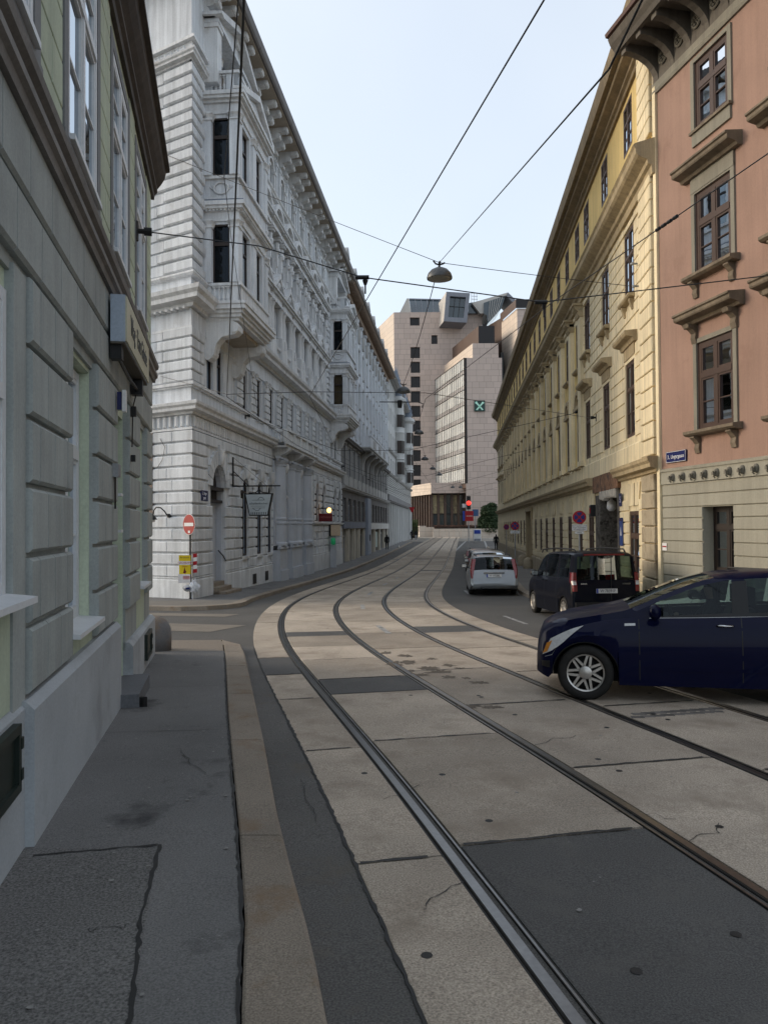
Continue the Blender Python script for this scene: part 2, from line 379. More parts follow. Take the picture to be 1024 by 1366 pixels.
# near pavement on the left: kerb stones, asphalt, expansion joints
k_out = lin([(2.4,-9),(.4,0),(-.21,2.87),(-.33,3.48),(-.5,4.18),(-.71,5.1),(-1.06,6.82),(-1.59,9.33),(-2.28,12.6),(-2.75,14.5)])
k_in = lin([(2.05,-9),(.05,0),(-.55,2.87),(-.67,3.62),(-.89,4.66),(-1.22,6.13),(-1.65,8.07),(-2.44,11.79),(-3.03,14.43)])
def wallx(pl): 
    return lambda y: float(pl.o[0] + pl.d[0]*(y - pl.o[1])/pl.d[1])
gx = wallx(GREEN); KH = .12
KJ = [-9,-6.6,-4.2,-1.6,.6,2.6,4.66,6.9,9.1,11.2,12.7,13.6]
near_walk = struct('sidewalk_left', sheet('sidewalk', lambda y: gx(y)-.12, lambda y: k_in(y), frange(-9, 12.8, .4), None, KH, 5, .1), m_walk)
for a, b in zip(KJ[:-1], KJ[1:]):
    ys = frange(a+.006, b-.006, .35); mb = MB(); V = []
    for y in ys:
        xi, xo = k_in(y)+.012, k_out(y)
        V += [(xi,y,g(y)-.05),(xi,y,g(y)+KH-.002),(xi+.012,y,g(y)+KH+.004),(xo-.03,y,g(y)+KH+.002),(xo-.008,y,g(y)+KH-.02),(xo+.012,y,g(y)-.05)]
    mb.add(V, [(j*6+i, j*6+i+1, (j+1)*6+i+1, (j+1)*6+i) for j in range(len(ys)-1) for i in range(5)] + [(5,4,3,2,1,0), tuple((len(ys)-1)*6+i for i in range(6))])
    obj('kerb_stone', mb, m_granite, near_walk)
# lighter dropped slab at the corner
m_apron = M('apron_concrete', (.2,.168,.135), .85, .12, 1, .15, 30)
ap = sheet('apron', lambda y: -7.5, lambda y: k_in(min(y,14.4))-.01 if y < 14.2 else -3.05, [12.815,13.4,14.0,14.35], None, KH-.012, 4, .1)
obj('corner_apron', ap, m_apron, near_walk)
mb = sheet('kerb_end', lambda y: k_in(min(y,14.4)) - .01, lambda y: k_out(y) - max(0, (y-13.6))*.45, [13.612,13.9,14.15,14.34], None, KH-.006, 2, .12); obj('kerb_stone', mb, m_granite, near_walk)
mb = sheet('walk_panel', lambda y: gx(y)+.0, lambda y: float(np.interp(y, [1.2,2.99,4.5], [-.62,-.98,-1.32])), frange(-4, 4.48, .4), None, KH+.004, 3); obj('pavement_panel', mb, m_walk_gran, near_walk)
def crackline(pts, w, up, par, mat=m_bitumen):
    mb = MB(); V = []; n = 0
    for a, b in zip(pts[:-1], pts[1:]):
        a, b = Vector(a), Vector(b); k = max(2, int((b-a).length/.06))
        for i in range(k):
            p = a.lerp(b, i/k); d = (b-a).normalized(); q = Vector((-d.y, d.x)); ww = w*random.uniform(.5, 1.5); j = random.uniform(-.008, .008)
            V += [(p.x + q.x*(j-ww/2), p.y + q.y*(j-ww/2), g(p.y)+up), (p.x + q.x*(j+ww/2), p.y + q.y*(j+ww/2), g(p.y)+up)]; n += 1
    mb.add(V, [(2*i, 2*i+1, 2*i+3, 2*i+2) for i in range(n-1)]); return obj('joint', mb, mat, par)
crackline([(-1.33,4.52),(-2.05,4.36)], .02, KH+.0075, near_walk)
crackline([(-1.32,4.52),(-1.14,3.6),(-.96,2.9),(-.62,1.2)], .019, KH+.0075, near_walk)
crackline([(k_in(y)-.004, y) for y in frange(1, 12.6, .5)], .016, KH+.006, near_walk)
crackline([(gx(9.6)+.03,9.5),(k_in(9.6)-.03,9.6)], .008, KH+.004, near_walk); crackline([(gx(7.5)+.03,7.2),(k_in(7.3)-.03,7.3)], .006, KH+.004, near_walk)
# dark gutter strip between kerb and tram slabs
def conc_left(y): return tp(s_at(y, -2.72), -2.72).x
gut = sheet('gutter', lambda y: k_out(y)+.012, lambda y: conc_left(y)-.012, frange(-3, 14.2, .4), None, .005, 2); obj('gutter_strip', gut, M('gutter_asphalt', (.115,.111,.105), .85, .2, .8, .45, 100, .4, 220, dirt=((.12,.105,.085), 2.5, .55, .75)), road)

# far left pavement along the white houses
wx = wallx(WHITE)
kl = lin([(-4.28,23.6),(-4.33,25.5),(-4.0,29.6),(-3.5,34.8),(-2.85,42.3),(-2.2,49.1),(-.95,62.8),(1.0,83.6),(3.4,110),(4.6,122)])
far_walk = obj('sidewalk_far_left', None); far_walk['kind'] = 'structure'
obj('pavement', sheet('pavement', lambda y: wx(y)-1.5, lambda y: kl(y)-.3, frange(24.4, 122, 1.2), None, KH, 4, .1), m_walk, far_walk)
# corner fan into the side street
corner = [(-4.28,23.9),(-4.33,23.2),(-4.62,22.55),(-5.1,22.15),(-5.8,21.95),(-6.8,22.2),(-9.5,23.6),(-16,27.2)]
mb = MB(); cin = [(-4.6,24.4)]; 
P = [Vector((a, b, g(b)+KH)) for a, b in corner]; n = len(P)
inn = [Vector(p) for p in [(-4.6,24.4),(-4.6,23.4),(-4.82,22.85),(-5.2,22.47),(-5.82,22.27),(-6.7,22.5),(-9.35,23.9),(-15.8,27.5)]]
V = [tuple(p) for p in P] + [(p.x, p.y, g(p.y)+KH+.002) for p in inn] + [(p.x+.02, p.y-.02, p.z-KH-.05) for p in P]
for i in range(n-1):
    kb = MB(); kb.add([V[i], V[i+1], V[n+i+1], V[n+i], V[2*n+i], V[2*n+i+1]], [(0,1,2,3),(4,5,1,0)]); obj('kerb_stone', kb, m_granite, far_walk)
mb = MB(); base = [(p.x, p.y, g(p.y)+KH) for p in inn] + [(-15.8,33,g(30)+KH),(-4.6,33,g(33)+KH-.0)]
V = []; Fq = []
inner_back = [(-4.6,26),( -5.5,26),(-6.2,26),(-6.8,26),(-7.6,26),(-9,27),(-11,28),(-16,31)]
for (p, q) in zip(inn, inner_back): V += [(p.x, p.y, g(p.y)+KH), ((p.x+q[0])/2, (p.y+q[1])/2, g((p.y+q[1])/2)+KH), (q[0], q[1], g(q[1])+KH-.004)]
mb.add(V, [(3*i+j, 3*i+3+j, 3*i+4+j, 3*i+1+j) for i in range(n-1) for j in range(2)]); obj('corner_pavement', mb, M('corner_concrete', (.17,.155,.135), .85, .14, 1, .15, 30), far_walk)
for a, b in zip(frange(23.9, 121, 2.4)[:-1], frange(23.9, 121, 2.4)[1:]):
    mb = sheet('kerb', lambda y: kl(y)-.29, lambda y: kl(y), [a+.008, (a+b)/2, b-.008], None, KH+.003, 1, .2); obj('kerb_stone', mb, m_granite, far_walk)
# right pavement along the pink and yellow houses
yx = wallx(YEL); px_ = wallx(PINK)
kr = lin([(11.6,-10),(9.6,0),(7.9,9),(7.2,13),(6.55,16),(5.9,18.7),(5.25,22),(4.85,25.5),(4.9,28),(5.9,36),(7.6,50),(9.9,70),(12.3,92),(14.5,112)])
right_walk = struct('sidewalk_right', sheet('sidewalk', lambda y: kr(y)+.29, lambda y: (px_(y) if y < 18.6 else yx(y)) + 1., frange(-10, 96, 1.2), None, KH, 4, .1), M('sidewalk_right_asphalt', (.15,.14,.128), .85, .14, .8, .2, 60, .2, 150))
for a, b in zip(frange(-10, 96, 2.4)[:-1], frange(-10, 96, 2.4)[1:]):
    obj('kerb_stone', sheet('kerb', lambda y: kr(y), lambda y: kr(y)+.28, [a+.008, (a+b)/2, b-.008], None, KH+.003, 1, .2), m_granite, right_walk)
# patched parking lane and paint
lane = sheet('lane', lambda y: tp(s_at(y, 2.75), 2.75).x, lambda y: kr(y)-.02, frange(10, 100, 1.), None, .004, 3); obj('parking_lane', lane, m_asph, road)
def paint(pts, up=.009, mat=m_paint, par=road, name='road_marking'):
    mb = MB(); mb.add([(p.x, p.y, g(p.y)+up) for p in pts], [tuple(range(len(pts)))]); return obj(name, mb, mat, par)
def pline(pa, pb, w, up=.009):
    a, b = gnd(*pa), gnd(*pb); d = (b-a); d.z = 0; d.normalize(); q = Vector((-d.y, d.x, 0))*w/2
    k = max(1, int((b-a).length/2))
    for i in range(k):
        p, r_ = a.lerp(b, i/k), a.lerp(b, (i+1)/k); paint([p-q, p+q, r_+q, r_-q], up)
pline((672,822),(702,833), .1); pline((620,788),(626,793), .12)
for s in frange(s_at(16, 0), s_at(100, 0), 6)[:-1]:
    a, b = tp(s, .05), tp(s + 1.6, .05); q = Vector((.06, 0, 0)); paint([a-q, a+q, b+q, b-q], .0165)
for i in range(9):                                  # zebra bars at the square
    p = Vector((3 + i*2.3, 139, 0)); paint([p, p+Vector((1.1,0,0)), p+Vector((1.1,2.6,0)), p+Vector((0,2.6,0))], .008)
pline((607,735),(621,722), .25); pline((650,733),(646,722), .25)
# pale bands across the side street
m_band = M('pale_band', (.19,.165,.135), .85, .15, 2, .15, 30)
for pts in ([(-16,22.6),(-4.15,20.05),(-3.9,20.75),(-16,23.4)], [(-12,18.6),(-3.75,16.6),(-3.2,17.9),(-12,20.4)]):
    paint([Vector((a, b, 0)) for a, b in pts], .006, m_band, road, 'paving_band')
# a few setts exposed beside the rail under the blue car
sett = MB(); sett.cham(-.085,.085,-.04,.012,-.07,.07,.012); 
m_sett = M('sett_granite', (.12,.11,.1), .75, .2, 6, .2, 60, rnd=.3)
a, b = gnd(850, 958), gnd(962, 950)
for i in range(9):
    for r_ in range(2):
        p = a.lerp(b, (i+.5*r_)/8.5); s_ = MB(); s_.cham(-.08,.08,-.03,.012,-.055,.055,.012)
        me = s_.mesh('sett'); o = obj('sett', me, m_sett, road, p + Vector((0, .13*r_, 0)), (R(90), 0, random.uniform(-.1,.1)))

# ragged sealed joints between near slabs
for (o0, o1), jy in zip(strips, JY):
    for j in jy:
        for y in (j if isinstance(j, tuple) else (j,)):
            if 1 < y < 13:
                a, b = tp(s_at(y, (o0+o1)/2), o0+.02), tp(s_at(y, (o0+o1)/2), o1-.02); crackline([(a.x,a.y),(b.x,b.y)], .026, .0185, track)
crackline([(p.x-.008, p.y) for p in [tp(s_at(y, -2.72), -2.72) for y in frange(1.5, 14, .5)]], .02, .012, track)
# hairline cracks
for px, py, dx, dy in ((700,1000,70,-18),(820,1085,90,10),(560,1050,-60,22),(910,1130,60,-30),(620,1180,-70,40),(420,1100,-20,-60),(240,1000,30,60),(120,1240,60,30)):
    a = gnd(px, py, .0 if px > 330 else KH); pts = [(a.x, a.y)]; b = gnd(px+dx, py+dy)
    for i in range(1, 6): t = i/5; pts.append((a.x+(b.x-a.x)*t+random.uniform(-.05,.05), a.y+(b.y-a.y)*t+random.uniform(-.05,.05)))
    crackline(pts, .006, .0175 if px > 330 else KH+.009, track if px > 330 else near_walk)
# trodden gum and grit, too small to pick apart
m_gum = M('gum_grey', (.23,.225,.215), .8, .2, 20)
for par, n_, fn in ((near_walk, 120, lambda: (lambda y: (random.uniform(gx(y)+.1, k_in(y)-.05), y, g(y)+KH+.009))(random.uniform(1.5, 12.5))), (track, 90, lambda: (lambda y, o: (tp(s_at(y, o), o).x, tp(s_at(y, o), o).y, tp(s_at(y, o), o).z+.0185))(random.uniform(2.5, 16), random.choice([-2.4,-1.7,-1.4,-1.1,-.3,.1,.4,1.2,1.6])+random.uniform(-.12,.12)))):
    m = MB()
    for _ in range(n_):
        x, y, z = fn(); r_ = random.choice([.006,.008,.012,.016]); k = 6; a0 = random.uniform(0,6)
        m.add([(x+r_*random.uniform(.6,1.2)*math.cos(a0+i*1.047), y+r_*random.uniform(.6,1.2)*math.sin(a0+i*1.047), z) for i in range(k)], [tuple(range(k))])
    o = obj('gum_spots', m, m_gum, par); o['kind'] = 'stuff'
# ------------------------------------------------------------------ facade toolkit
CACHE = {}
class Fac:
    def __init__(s, root, sg, u0): s.root = root; s.sg = sg; s.u0 = u0
    def mb(s): return MB(s.sg, s.u0)
    def proto(s): return MB(s.sg, 0.)
    def at(s, u, w, z): return (u - s.u0, s.sg*w, z)
    def put(s, name, mb, mat, parent=None): return obj(name, mb, mat, parent or s.root)
    def inst(s, name, key, build, mat, u, w, z, parent=None, smooth=False, ang=None):
        k = (key, s.sg, mat.name)
        if k not in CACHE:
            b = s.proto(); build(b); me = b.mesh(name, smooth, ang); me.materials.append(mat); CACHE[k] = me
        return obj(name, CACHE[k], None, parent or s.root, s.at(u, w, z))
def block_rows(fc, name, mat, u0, u1, rows, length, ops, w=0., proj=.05, c=.02, gap=.012, pgap=None, parent=None, stag=True, joined=False, ends=None, cx=None):
    """courses of stones between openings; each stone its own object (or one joined part far away)"""
    J = fc.mb() if joined else None; n = 0
    pgap = gap if pgap is None else pgap
    for r, (z0, z1) in enumerate(rows):
        iv = [(u0, u1)]
        for o in ops:
            if o[3] > z0 + .03 and o[2] < z1 - .03:
                iv = [q for a, b in iv for q in ((a, min(b, o[0])), (max(a, o[1]), b)) if q[1] - q[0] > .06]
        for a, b in iv:
            k = max(1, int(round((b-a)/length))); cuts = [a + (b-a)*i/k for i in range(k+1)]
            if stag and r % 2 and b - a > length*.75:
                if k == 1: cuts = [a, (a+b)/2, b]
                else: cuts = [a] + [a + (b-a)*(i+.5)/k for i in range(k)] + [b]
            for p, q in zip(cuts[:-1], cuts[1:]):
                W, H = round(q-p-gap, 2), round(z1-z0-pgap, 3)
                if W < .04: continue
                if joined: J.cham((p+q)/2-W/2, (p+q)/2+W/2, w-.02, w+proj, (z0+z1)/2-H/2, (z0+z1)/2+H/2, min(c, W/3)); n += 1
                else: fc.inst(name, ('blk', W, H, proj, c), lambda m: m.cham(-W/2, W/2, -.02, proj, -H/2, H/2, min(c, W/3), None, cx), mat, (p+q)/2, w, (z0+z1)/2, parent)
    if joined and n:
        o = fc.put(name, J, mat, parent); o['kind'] = 'stuff'
def rows(z0, z1, n): return [(z0 + (z1-z0)*i/n, z0 + (z1-z0)*(i+1)/n) for i in range(n)]
def frame_mesh(m, W, H, bar, d, cols, trans, sub, thin, arch=0.):
    h = W/2
    m.box(-h, -h+bar, -d, 0, 0, H); m.box(h-bar, h, -d, 0, 0, H); m.box(-h+bar, h-bar, -d, -.002, 0, bar); m.box(-h+bar, h-bar, -d, -.002, H-bar, H)
    zs = [bar] 
    if trans: 
        zt = trans*H; m.box(-h+bar, h-bar, -d, .012, zt-bar*.6, zt+bar*.6)
        spans = [(bar, zt-bar*.6), (zt+bar*.6, H-bar)]
    else: spans = [(bar, H-bar)]
    us = [-h+bar + (W-2*bar)*i/cols for i in range(cols+1)]; panes = []
    for k, (a, b) in enumerate(spans):
        for i in range(1, cols): m.box(us[i]-bar*.55, us[i]+bar*.55, -d+.004, .006, a, b)
        for i in range(cols):
            x0 = us[i] + (bar*.55 if i else 0); x1 = us[i+1] - (bar*.55 if i < cols-1 else 0)
            if cols > 1 and thin:           # sash round each leaf
                for q in ((x0, x0+thin, a, b), (x1-thin, x1, a, b), (x0+thin, x1-thin, a, a+thin), (x0+thin, x1-thin, b-thin, b)): m.box(q[0], q[1], -d+.012, -.006, q[2], q[3])
                x0 += thin; x1 -= thin; a_, b_ = a+thin, b-thin
            else: a_, b_ = a, b
            ns = sub[k] if k < len(sub) else 1
            zz = [a_ + (b_-a_)*j/ns for j in range(ns+1)]
            for j in range(1, ns): m.box(x0, x1, -d+.016, -.012, zz[j]-.012, zz[j]+.012)
            for j in range(ns): panes.append((x0, x1, zz[j] + (.012 if j else 0), zz[j+1] - (.012 if j < ns-1 else 0)))
    return panes
def window(fc, u, z, w, W, H, mat, bar=.07, d=.08, cols=2, trans=.66, sub=(2,1), thin=.035, curtain=.5, single=False, glass=None, parent=None, cmat=None):
    key = ('win', round(W,3), round(H,3), bar, d, cols, trans, sub, thin)
    ck = (key, fc.sg, 'panes')
    if ck not in CACHE: CACHE[ck] = frame_mesh(MB(), W, H, bar, d, cols, trans, sub, thin)
    panes = CACHE[ck]
    f = fc.inst('window', key, lambda m: frame_mesh(m, W, H, bar, d, cols, trans, sub, thin), mat, u, w, z, parent)
    gm = glass or GLASS; sg = fc.sg
    def place(name, k, build, m, u_, w_, z_, smooth=False):
        kk = (k, sg, m.name)
        if kk not in CACHE:
            b = MB(sg, 0.); build(b); me = b.mesh(name, smooth); me.materials.append(m); CACHE[kk] = me
        return obj(name, CACHE[kk], None, f, (u_, sg*w_, z_))
    if single:
        place('pane', (key, 'glass'), lambda b: [b.add([(p[0],-d*.5,p[2]),(p[1],-d*.5,p[2]),(p[1],-d*.5,p[3]),(p[0],-d*.5,p[3])], [(0,1,2,3)]) for p in panes], gm, 0, 0, 0)
    else:
        for p in panes:
            pw, ph = round(p[1]-p[0],3), round(p[3]-p[2],3)
            place('pane', ('pane', pw, ph, d), lambda b: b.add([(0,0,0),(pw,0,0),(pw,0,ph),(0,0,ph)], [(0,1,2,3)]), gm, p[0], -d*.5 + random.uniform(-.003,.003), p[2])
    if random.random() < curtain:
        kind = random.choice([0,0,1,2])
        def cur(b):
            if kind == 0: spans = [(-W/2+.02, -W*.18), (W*.18, W/2-.02)]; z0 = .05
            elif kind == 1: spans = [(-W/2+.02, W/2-.02)]; z0 = .05
            else: spans = [(-W/2+.02, W/2-.02)]; z0 = H*.45
            for a, c_ in spans:
                n = max(6, int((c_-a)/.035)); V = []
                for i in range(n+1):
                    x = a + (c_-a)*i/n; y = .018*math.sin(i*1.7) + .01*math.sin(i*.6)
                    V += [(x, y, z0), (x, y*.7, H-.04)]
                b.add(V, [(2*i, 2*i+2, 2*i+3, 2*i+1) for i in range(n)])
        place('curtain', ('cur', kind, round(W,2), round(H,2)), cur, cmat or m_curtain, 0, -d-.1, 0, True)
    return f
def baluster(m, h, r=.07):
    m.box(-r, r, -r, r, 0, h*.1); m.lathe(0, 0, [(r*.55,h*.1),(r*.95,h*.28),(r*.8,h*.42),(r*.4,h*.66),(r*.45,h*.8),(r*.85,h*.88),(r*.85,h*.9)], 8); m.box(-r, r, -r, r, h*.9, h)
def prism_profile(pts): return pts

# ------------------------------------------------------------------ green house on the left
m_gw = M('green_plaster', (.46,.52,.4), .85, .1, 1.1, .06, 40, .12, 120, streak=.18)
m_gb = M('grey_rustication', (.325,.35,.34), .82, .12, 1.6, .08, 50, .18, 140, streak=.14, rnd=.05)
m_gp = M('bluegrey_plinth', (.375,.4,.42), .82, .12, .9, .08, 60, .22, 160, dirt=((.22,.23,.235), 1.1, .52, .78))
m_gt = M('brown_grey_trim', (.17,.16,.15), .7, .15, 2, .1, 40, streak=.2)
m_ge = M('eave_brown', (.06,.05,.042), .75, .2, 2, .1, 40, streak=.3)
m_gwin = M('white_window_paint', (.6,.62,.64), .45, .08, 3, .05, 40)
m_gsur = M('grey_window_surround', (.165,.17,.175), .7, .12, 2)
m_gdoor = M('green_reveal', (.5,.56,.43), .85, .1, 2, streak=.15)
gr = thing('green_house', 'two storey house with grey rusticated ground floor and pale green upper wall beside the pavement', 'house', GREEN.pt(-2, 0), GREEN.rot())
G = Fac(gr, -1, -2.)
GE = 12.95
gops = [(-1.2,.2,2.2,3.95),(2.9,4.62,2.2,3.95),(6.22,7.42,1.77,4.02),(8.76,9.84,.55,3.92),(11.08,12.1,1.77,3.92)]
uops = [(1.25,2.75,5.55,7.8),(3.62,5.1,5.55,7.8),(6.05,7.55,5.55,7.8),(8.47,9.92,5.55,7.8),(10.75,12.1,5.55,7.8)]
m = G.mb(); m.wall(-2, GE, -.5, 5.0, -.05, gops, .2); G.put('ground_floor_wall', m, m_gdoor)
m = G.mb(); m.wall(-2, GE, 5.0, 8.3, 0, uops, .03)
m.add([(GE,0,5.0),(GE,-8,5.0),(GE,-8,8.3),(GE,0,8.3)], [(0,1,2,3)]); G.put('upper_wall', m, m_gw)
m = G.mb(); m.add([(GE,-.05,-.5),(GE,-8,-.5),(GE,-8,5.0),(GE,-.05,5.0)], [(0,1,2,3)]); m.add([(-2,-.6,0),(GE-.2,-.6,0),(GE-.2,-.6,8),(-2,-.6,8)], [(0,1,2,3)]); G.put('gable_wall', m, m_gb)
# rusticated stones: wedge joints, taller faces
rz = [1.6,2.02,2.44,2.86,3.27,3.70]
low = [(rz[i], rz[i+1]) for i in range(5)]; up = [(3.70,4.13),(4.13,4.55),(4.55,5.0)]
bops = [(-9,-1.2,0,4.13),(.2,.5,0,4.13)]
bo = [(a, b, 0, 4.05) for a, b, c_, d_ in gops] + [(2.6,4.93,0,4.05),(7.42,7.43,0,4)]
m_keep = m_gb
block_rows(G, 'stone_block', m_gb, 4.93, GE, low + up[:1], .44, bo, -.05, .085, .02, .012, .034, cx=.004)
block_rows(G, 'stone_block', m_gb, -2, GE, up[1:], .6, [], -.05, .085, .02, .012, .034, cx=.004)
for a, b in ((4.93,6.2),(7.44,8.74),(9.86,11.06),(12.12,GE)):
    m = G.mb(); m.box(a, b, -.06, -.02, 1.1, 4.2); G.put('pier_core', m, m_gb)
m = G.mb(); m.box(-2, GE, -.06, -.022, 4.06, 5.0); G.put('band_core', m, m_gb)
# smooth piers flanking the near window
m = G.mb(); m.box(4.64, 4.92, -.09, -.0, 1.55, 4.1); G.put('pier', m, m_gb)
m = G.mb(); m.box(2.62, 2.9, -.09, -.0, 1.55, 4.1); G.put('pier', m, m_gb)
# plinth
for a, b, t in ((4.84,8.76,1.59),(9.86,GE+.03,1.2)):
    m = G.mb(); m.extr([(-.1,-.5),(.07,-.5),(.07,t-.05),(.02,t),(-.1,t)], a, b); G.put('plinth', m, m_gp)
m = G.mb(); m.extr([(-.1,-.5),(.02,-.5),(.02,1.55),(-.02,1.59),(-.1,1.59)], -2, 4.84); G.put('plinth', m, m_gp)
m = G.mb(); m.box(2.9, 4.62, -.2, -.01, 1.59, 2.2); G.put('window_apron', m, m_gw)
m = G.mb(); m.box(6.22, 7.42, -.2, -.02, 1.59, 1.72); G.put('window_apron', m, m_gw)
m = G.mb(); m.box(11.08, 12.1, -.2, -.02, 1.2, 1.72); G.put('window_apron', m, m_gw)
# storey band
m = G.mb(); m.extr([(-.02,4.97),(.07,4.97),(.08,5.03),(.11,5.05),(.11,5.10),(.07,5.12),(.07,5.16),(.12,5.19),(.13,5.24),(.05,5.29),(-.02,5.3)], -2, GE+.1); G.put('storey_band', m, m_gt)
# scored joints of the upper wall become shallow panels
block_rows(G, 'plaster_panel', m_gw, -2, GE, rows(5.32, 8.05, 8), .78, [(a-.12, b+.12, c_-.15, d_+.08) for a, b, c_, d_ in uops], 0, .012, .006, .016)
# eave cornice
m = G.mb(); m.extr([(0,8.02),(.05,8.02),(.06,8.1),(.1,8.14),(.1,8.2),(.16,8.28),(.22,8.38),(.24,8.48),(.3,8.5),(.3,8.56),(0,8.62)], -2, GE+.18); G.put('eave_cornice', m, m_ge)
m = G.mb(); m.add([(-2,.3,8.56),(GE+.2,.3,8.56),(GE+.2,-4,11),(-2,-4,11)], [(0,1,2,3)]); G.put('roof', m, M('roof_tile_brown', (.08,.05,.04), .8, .2, 2))
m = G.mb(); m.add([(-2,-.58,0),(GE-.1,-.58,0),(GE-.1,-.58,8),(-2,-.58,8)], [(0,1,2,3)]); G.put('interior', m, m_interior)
# upper windows: grey surround, white box window flush with the wall
for a, b, c_, d_ in uops:
    W, H = b-a, d_-c_
    m = G.proto(); m.box(-W/2-.1, -W/2+.06, -.02, .02, -.1, H+.06); m.box(W/2-.06, W/2+.1, -.02, .02, -.1, H+.06); m.box(-W/2+.06, W/2-.06, -.02, .018, H-.06, H+.06); m.box(-W/2-.12, W/2+.12, -.02, .03, -.12, -.01)
    s_ = obj('window_surround', m, m_gsur, gr, G.at((a+b)/2, 0, c_))
    w_ = window(G, (a+b)/2, c_, .012, W-.14, H-.08, m_gwin, .065, .06, 2, .64, (2,2), .04, .9)
    m = G.proto(); m.box(-W/2+.08, W/2-.08, -.02, .05, .0, .045); obj('sill', m, m_gwin, w_)
# ground floor windows and door
for i, (a, b, c_, d_) in enumerate(gops):
    if i == 3: continue
    W, H = b-a, d_-c_
    w_ = window(G, (a+b)/2, c_+.03, -.03 if i < 2 else -.13, W-.02, H-.05, m_gwin, .075, .07, 2, .66, (2,1), .04, .7)
    m = G.proto(); m.extr([(-.1,-.035),(.22 if i > 1 else .16,-.045),(.22 if i > 1 else .16,-.01),(-.1,.02)], -W/2-.02, W/2+.02); obj('sill', m, m_gwin, w_)
m = G.mb(); m.box(8.78, 9.82, -.4, -.34, .62, 3.9); m.box(8.85,9.27,-.34,-.32,.8,2.6); m.box(9.33,9.75,-.34,-.32,.8,2.6); m.box(8.85,9.75,-.34,-.32,2.75,3.8); G.put('door', m, M('door_grey_green', (.2,.23,.19), .6, .1, 3))
m = G.mb(); m.box(8.7, 9.9, -.3, .26, g(9)-.1, g(9)+KH+.16); G.put('door_step', m, M('step_stone', (.12,.125,.135), .7, .15, 2, .15, 40))
m = G.mb(); m.box(8.72,8.82,.26,.3, g(8.5)+KH+.0, g(8.5)+KH+.1); m.box(8.72,8.74,.26,.34,g(8.5)+KH,g(8.5)+KH+.11); G.put('boot_scraper', m, m_black)
# little flower-box brackets in the doorway reveal
m = G.mb(); m.box(8.8,9.0,-.02,.06,2.95,2.98); m.box(8.8,9.0,-.02,.06,2.55,2.58); G.put('bracket', m, m_gwin)
# cellar hatches
m_hatch = M('hatch_green_black', (.012,.02,.016), .45, .2, 5)
for a, b, z0, z1 in ((3.3,4.57,1.16,1.53),(11.25,11.98,.74,1.1)):
    m = G.mb(); w_ = .02 if a < 5 else .07
    m.box(a, b, w_, w_+.02, z0, z1)
    for q in ((a,a+.05,z0,z1),(b-.05,b,z0,z1),(a+.05,b-.05,z0,z0+.05),(a+.05,b-.05,z1-.05,z1)): m.box(q[0], q[1], w_+.02, w_+.045, q[2], q[3])
    h_ = G.put('cellar_hatch', m, m_hatch)
    m = G.mb(); m.box(b-.01, b+.03, w_, w_+.05, z1-.14, z1-.08); m.box(b-.01, b+.03, w_, w_+.05, z0+.06, z0+.12); G.put('hinge', m, m_hatch, h_)
# shop sign box over the door
sb = thing('shop_sign_box', 'long cream lit box sign with dark script lettering above the green house door', 'sign', GREEN.pt(8.0, 0), GREEN.rot())
S = Fac(sb, -1, 8.); m_cream = M('sign_cream', (.47,.45,.33), .5, .08, 3); m_alu = M('sign_aluminium', (.36,.42,.5), .4, .08, 4, metal=.3)
m = S.mb(); m.box(8.0, 10.35, .06, .2, 4.46, 4.93); S.put('casing', m, m_alu)
m = S.mb(); m.box(8.01, 10.34, .2, .215, 4.47, 4.92); S.put('sign_face', m, m_cream)
m = S.mb(); m.box(8.0,10.35,.06,.19,4.44,4.458); S.put('underside', m, M('sign_underside', (.1,.09,.075), .8))
text_mesh('Wag · Tanz Galerie', .3, M('sign_letter', (.09,.09,.085), .6), sb, S.at(9.18, .219, 4.7), (R(90), 0, 0), sx=.72)
m = S.mb(); m.box(8.05,8.2,.05,.16,4.3,4.44); m.tube([(8.1,.12,4.32),(9.0,.12,4.28),(9.95,.12,4.30)], .018, 6); m.box(9.85,10.0,.05,.18,4.24,4.42); m.tube([(9.92,.1,4.25),(9.95,.06,4.1),(9.94,.05,3.6)], .008, 5); m.box(9.9,9.98,.04,.1,3.98,4.1); m.box(9.9,9.98,.04,.09,3.42,3.5); S.put('awning_bracket', m, m_black)
# small blue door lamp / plate, meter box
o = tag(obj('door_plate_lamp', None, loc=GREEN.pt(8.6, 3.95), rot=(0,0,GREEN.rot())), 'small blue and white projecting plate beside the green house doorway', 'sign')
q = Fac(o, -1, 0); m = q.mb(); m.box(-.04,.04,.05,.1,-.09,.1); q.put('plate_back', m, m_blue); m = q.mb(); m.box(-.05,.05,.102,.14,-.11,.12); q.put('plate_face', m, m_white)
o = tag(obj('switch_box', None, loc=GREEN.pt(8.42, 3.2), rot=(0,0,GREEN.rot())), 'small grey electrical box fixed on the rusticated wall by the doorway', 'electrical box')
q = Fac(o, -1, 0); m = q.mb(); m.cham(-.07,.07,.03,.1,-.07,.07,.012); q.put('box_cover', m, m_steelgrey); m = q.mb(); m.tube([(0,.05,-.07),(0,.05,-.4)], .01, 5); q.put('cable', m, m_black)
# corner guard stone
gs = tag(obj('guard_stone', None, loc=(-3.86, 12.98, g(13)+KH-.02)), 'rounded grey guard stone at the corner of the green house', 'guard stone')
m = MB(); m.lathe(0, 0, [(.265,0),(.27,.25),(.255,.38),(.21,.48),(.15,.54),(.07,.575),(.001,.58)], 18); obj('stone', m.mesh('stone', True), M('guard_granite', (.15,.15,.155), .7, .2, 2.5, .2, 60, .2, 90, dirt=((.2,.14,.09), 1.5, .5, .7)), gs)
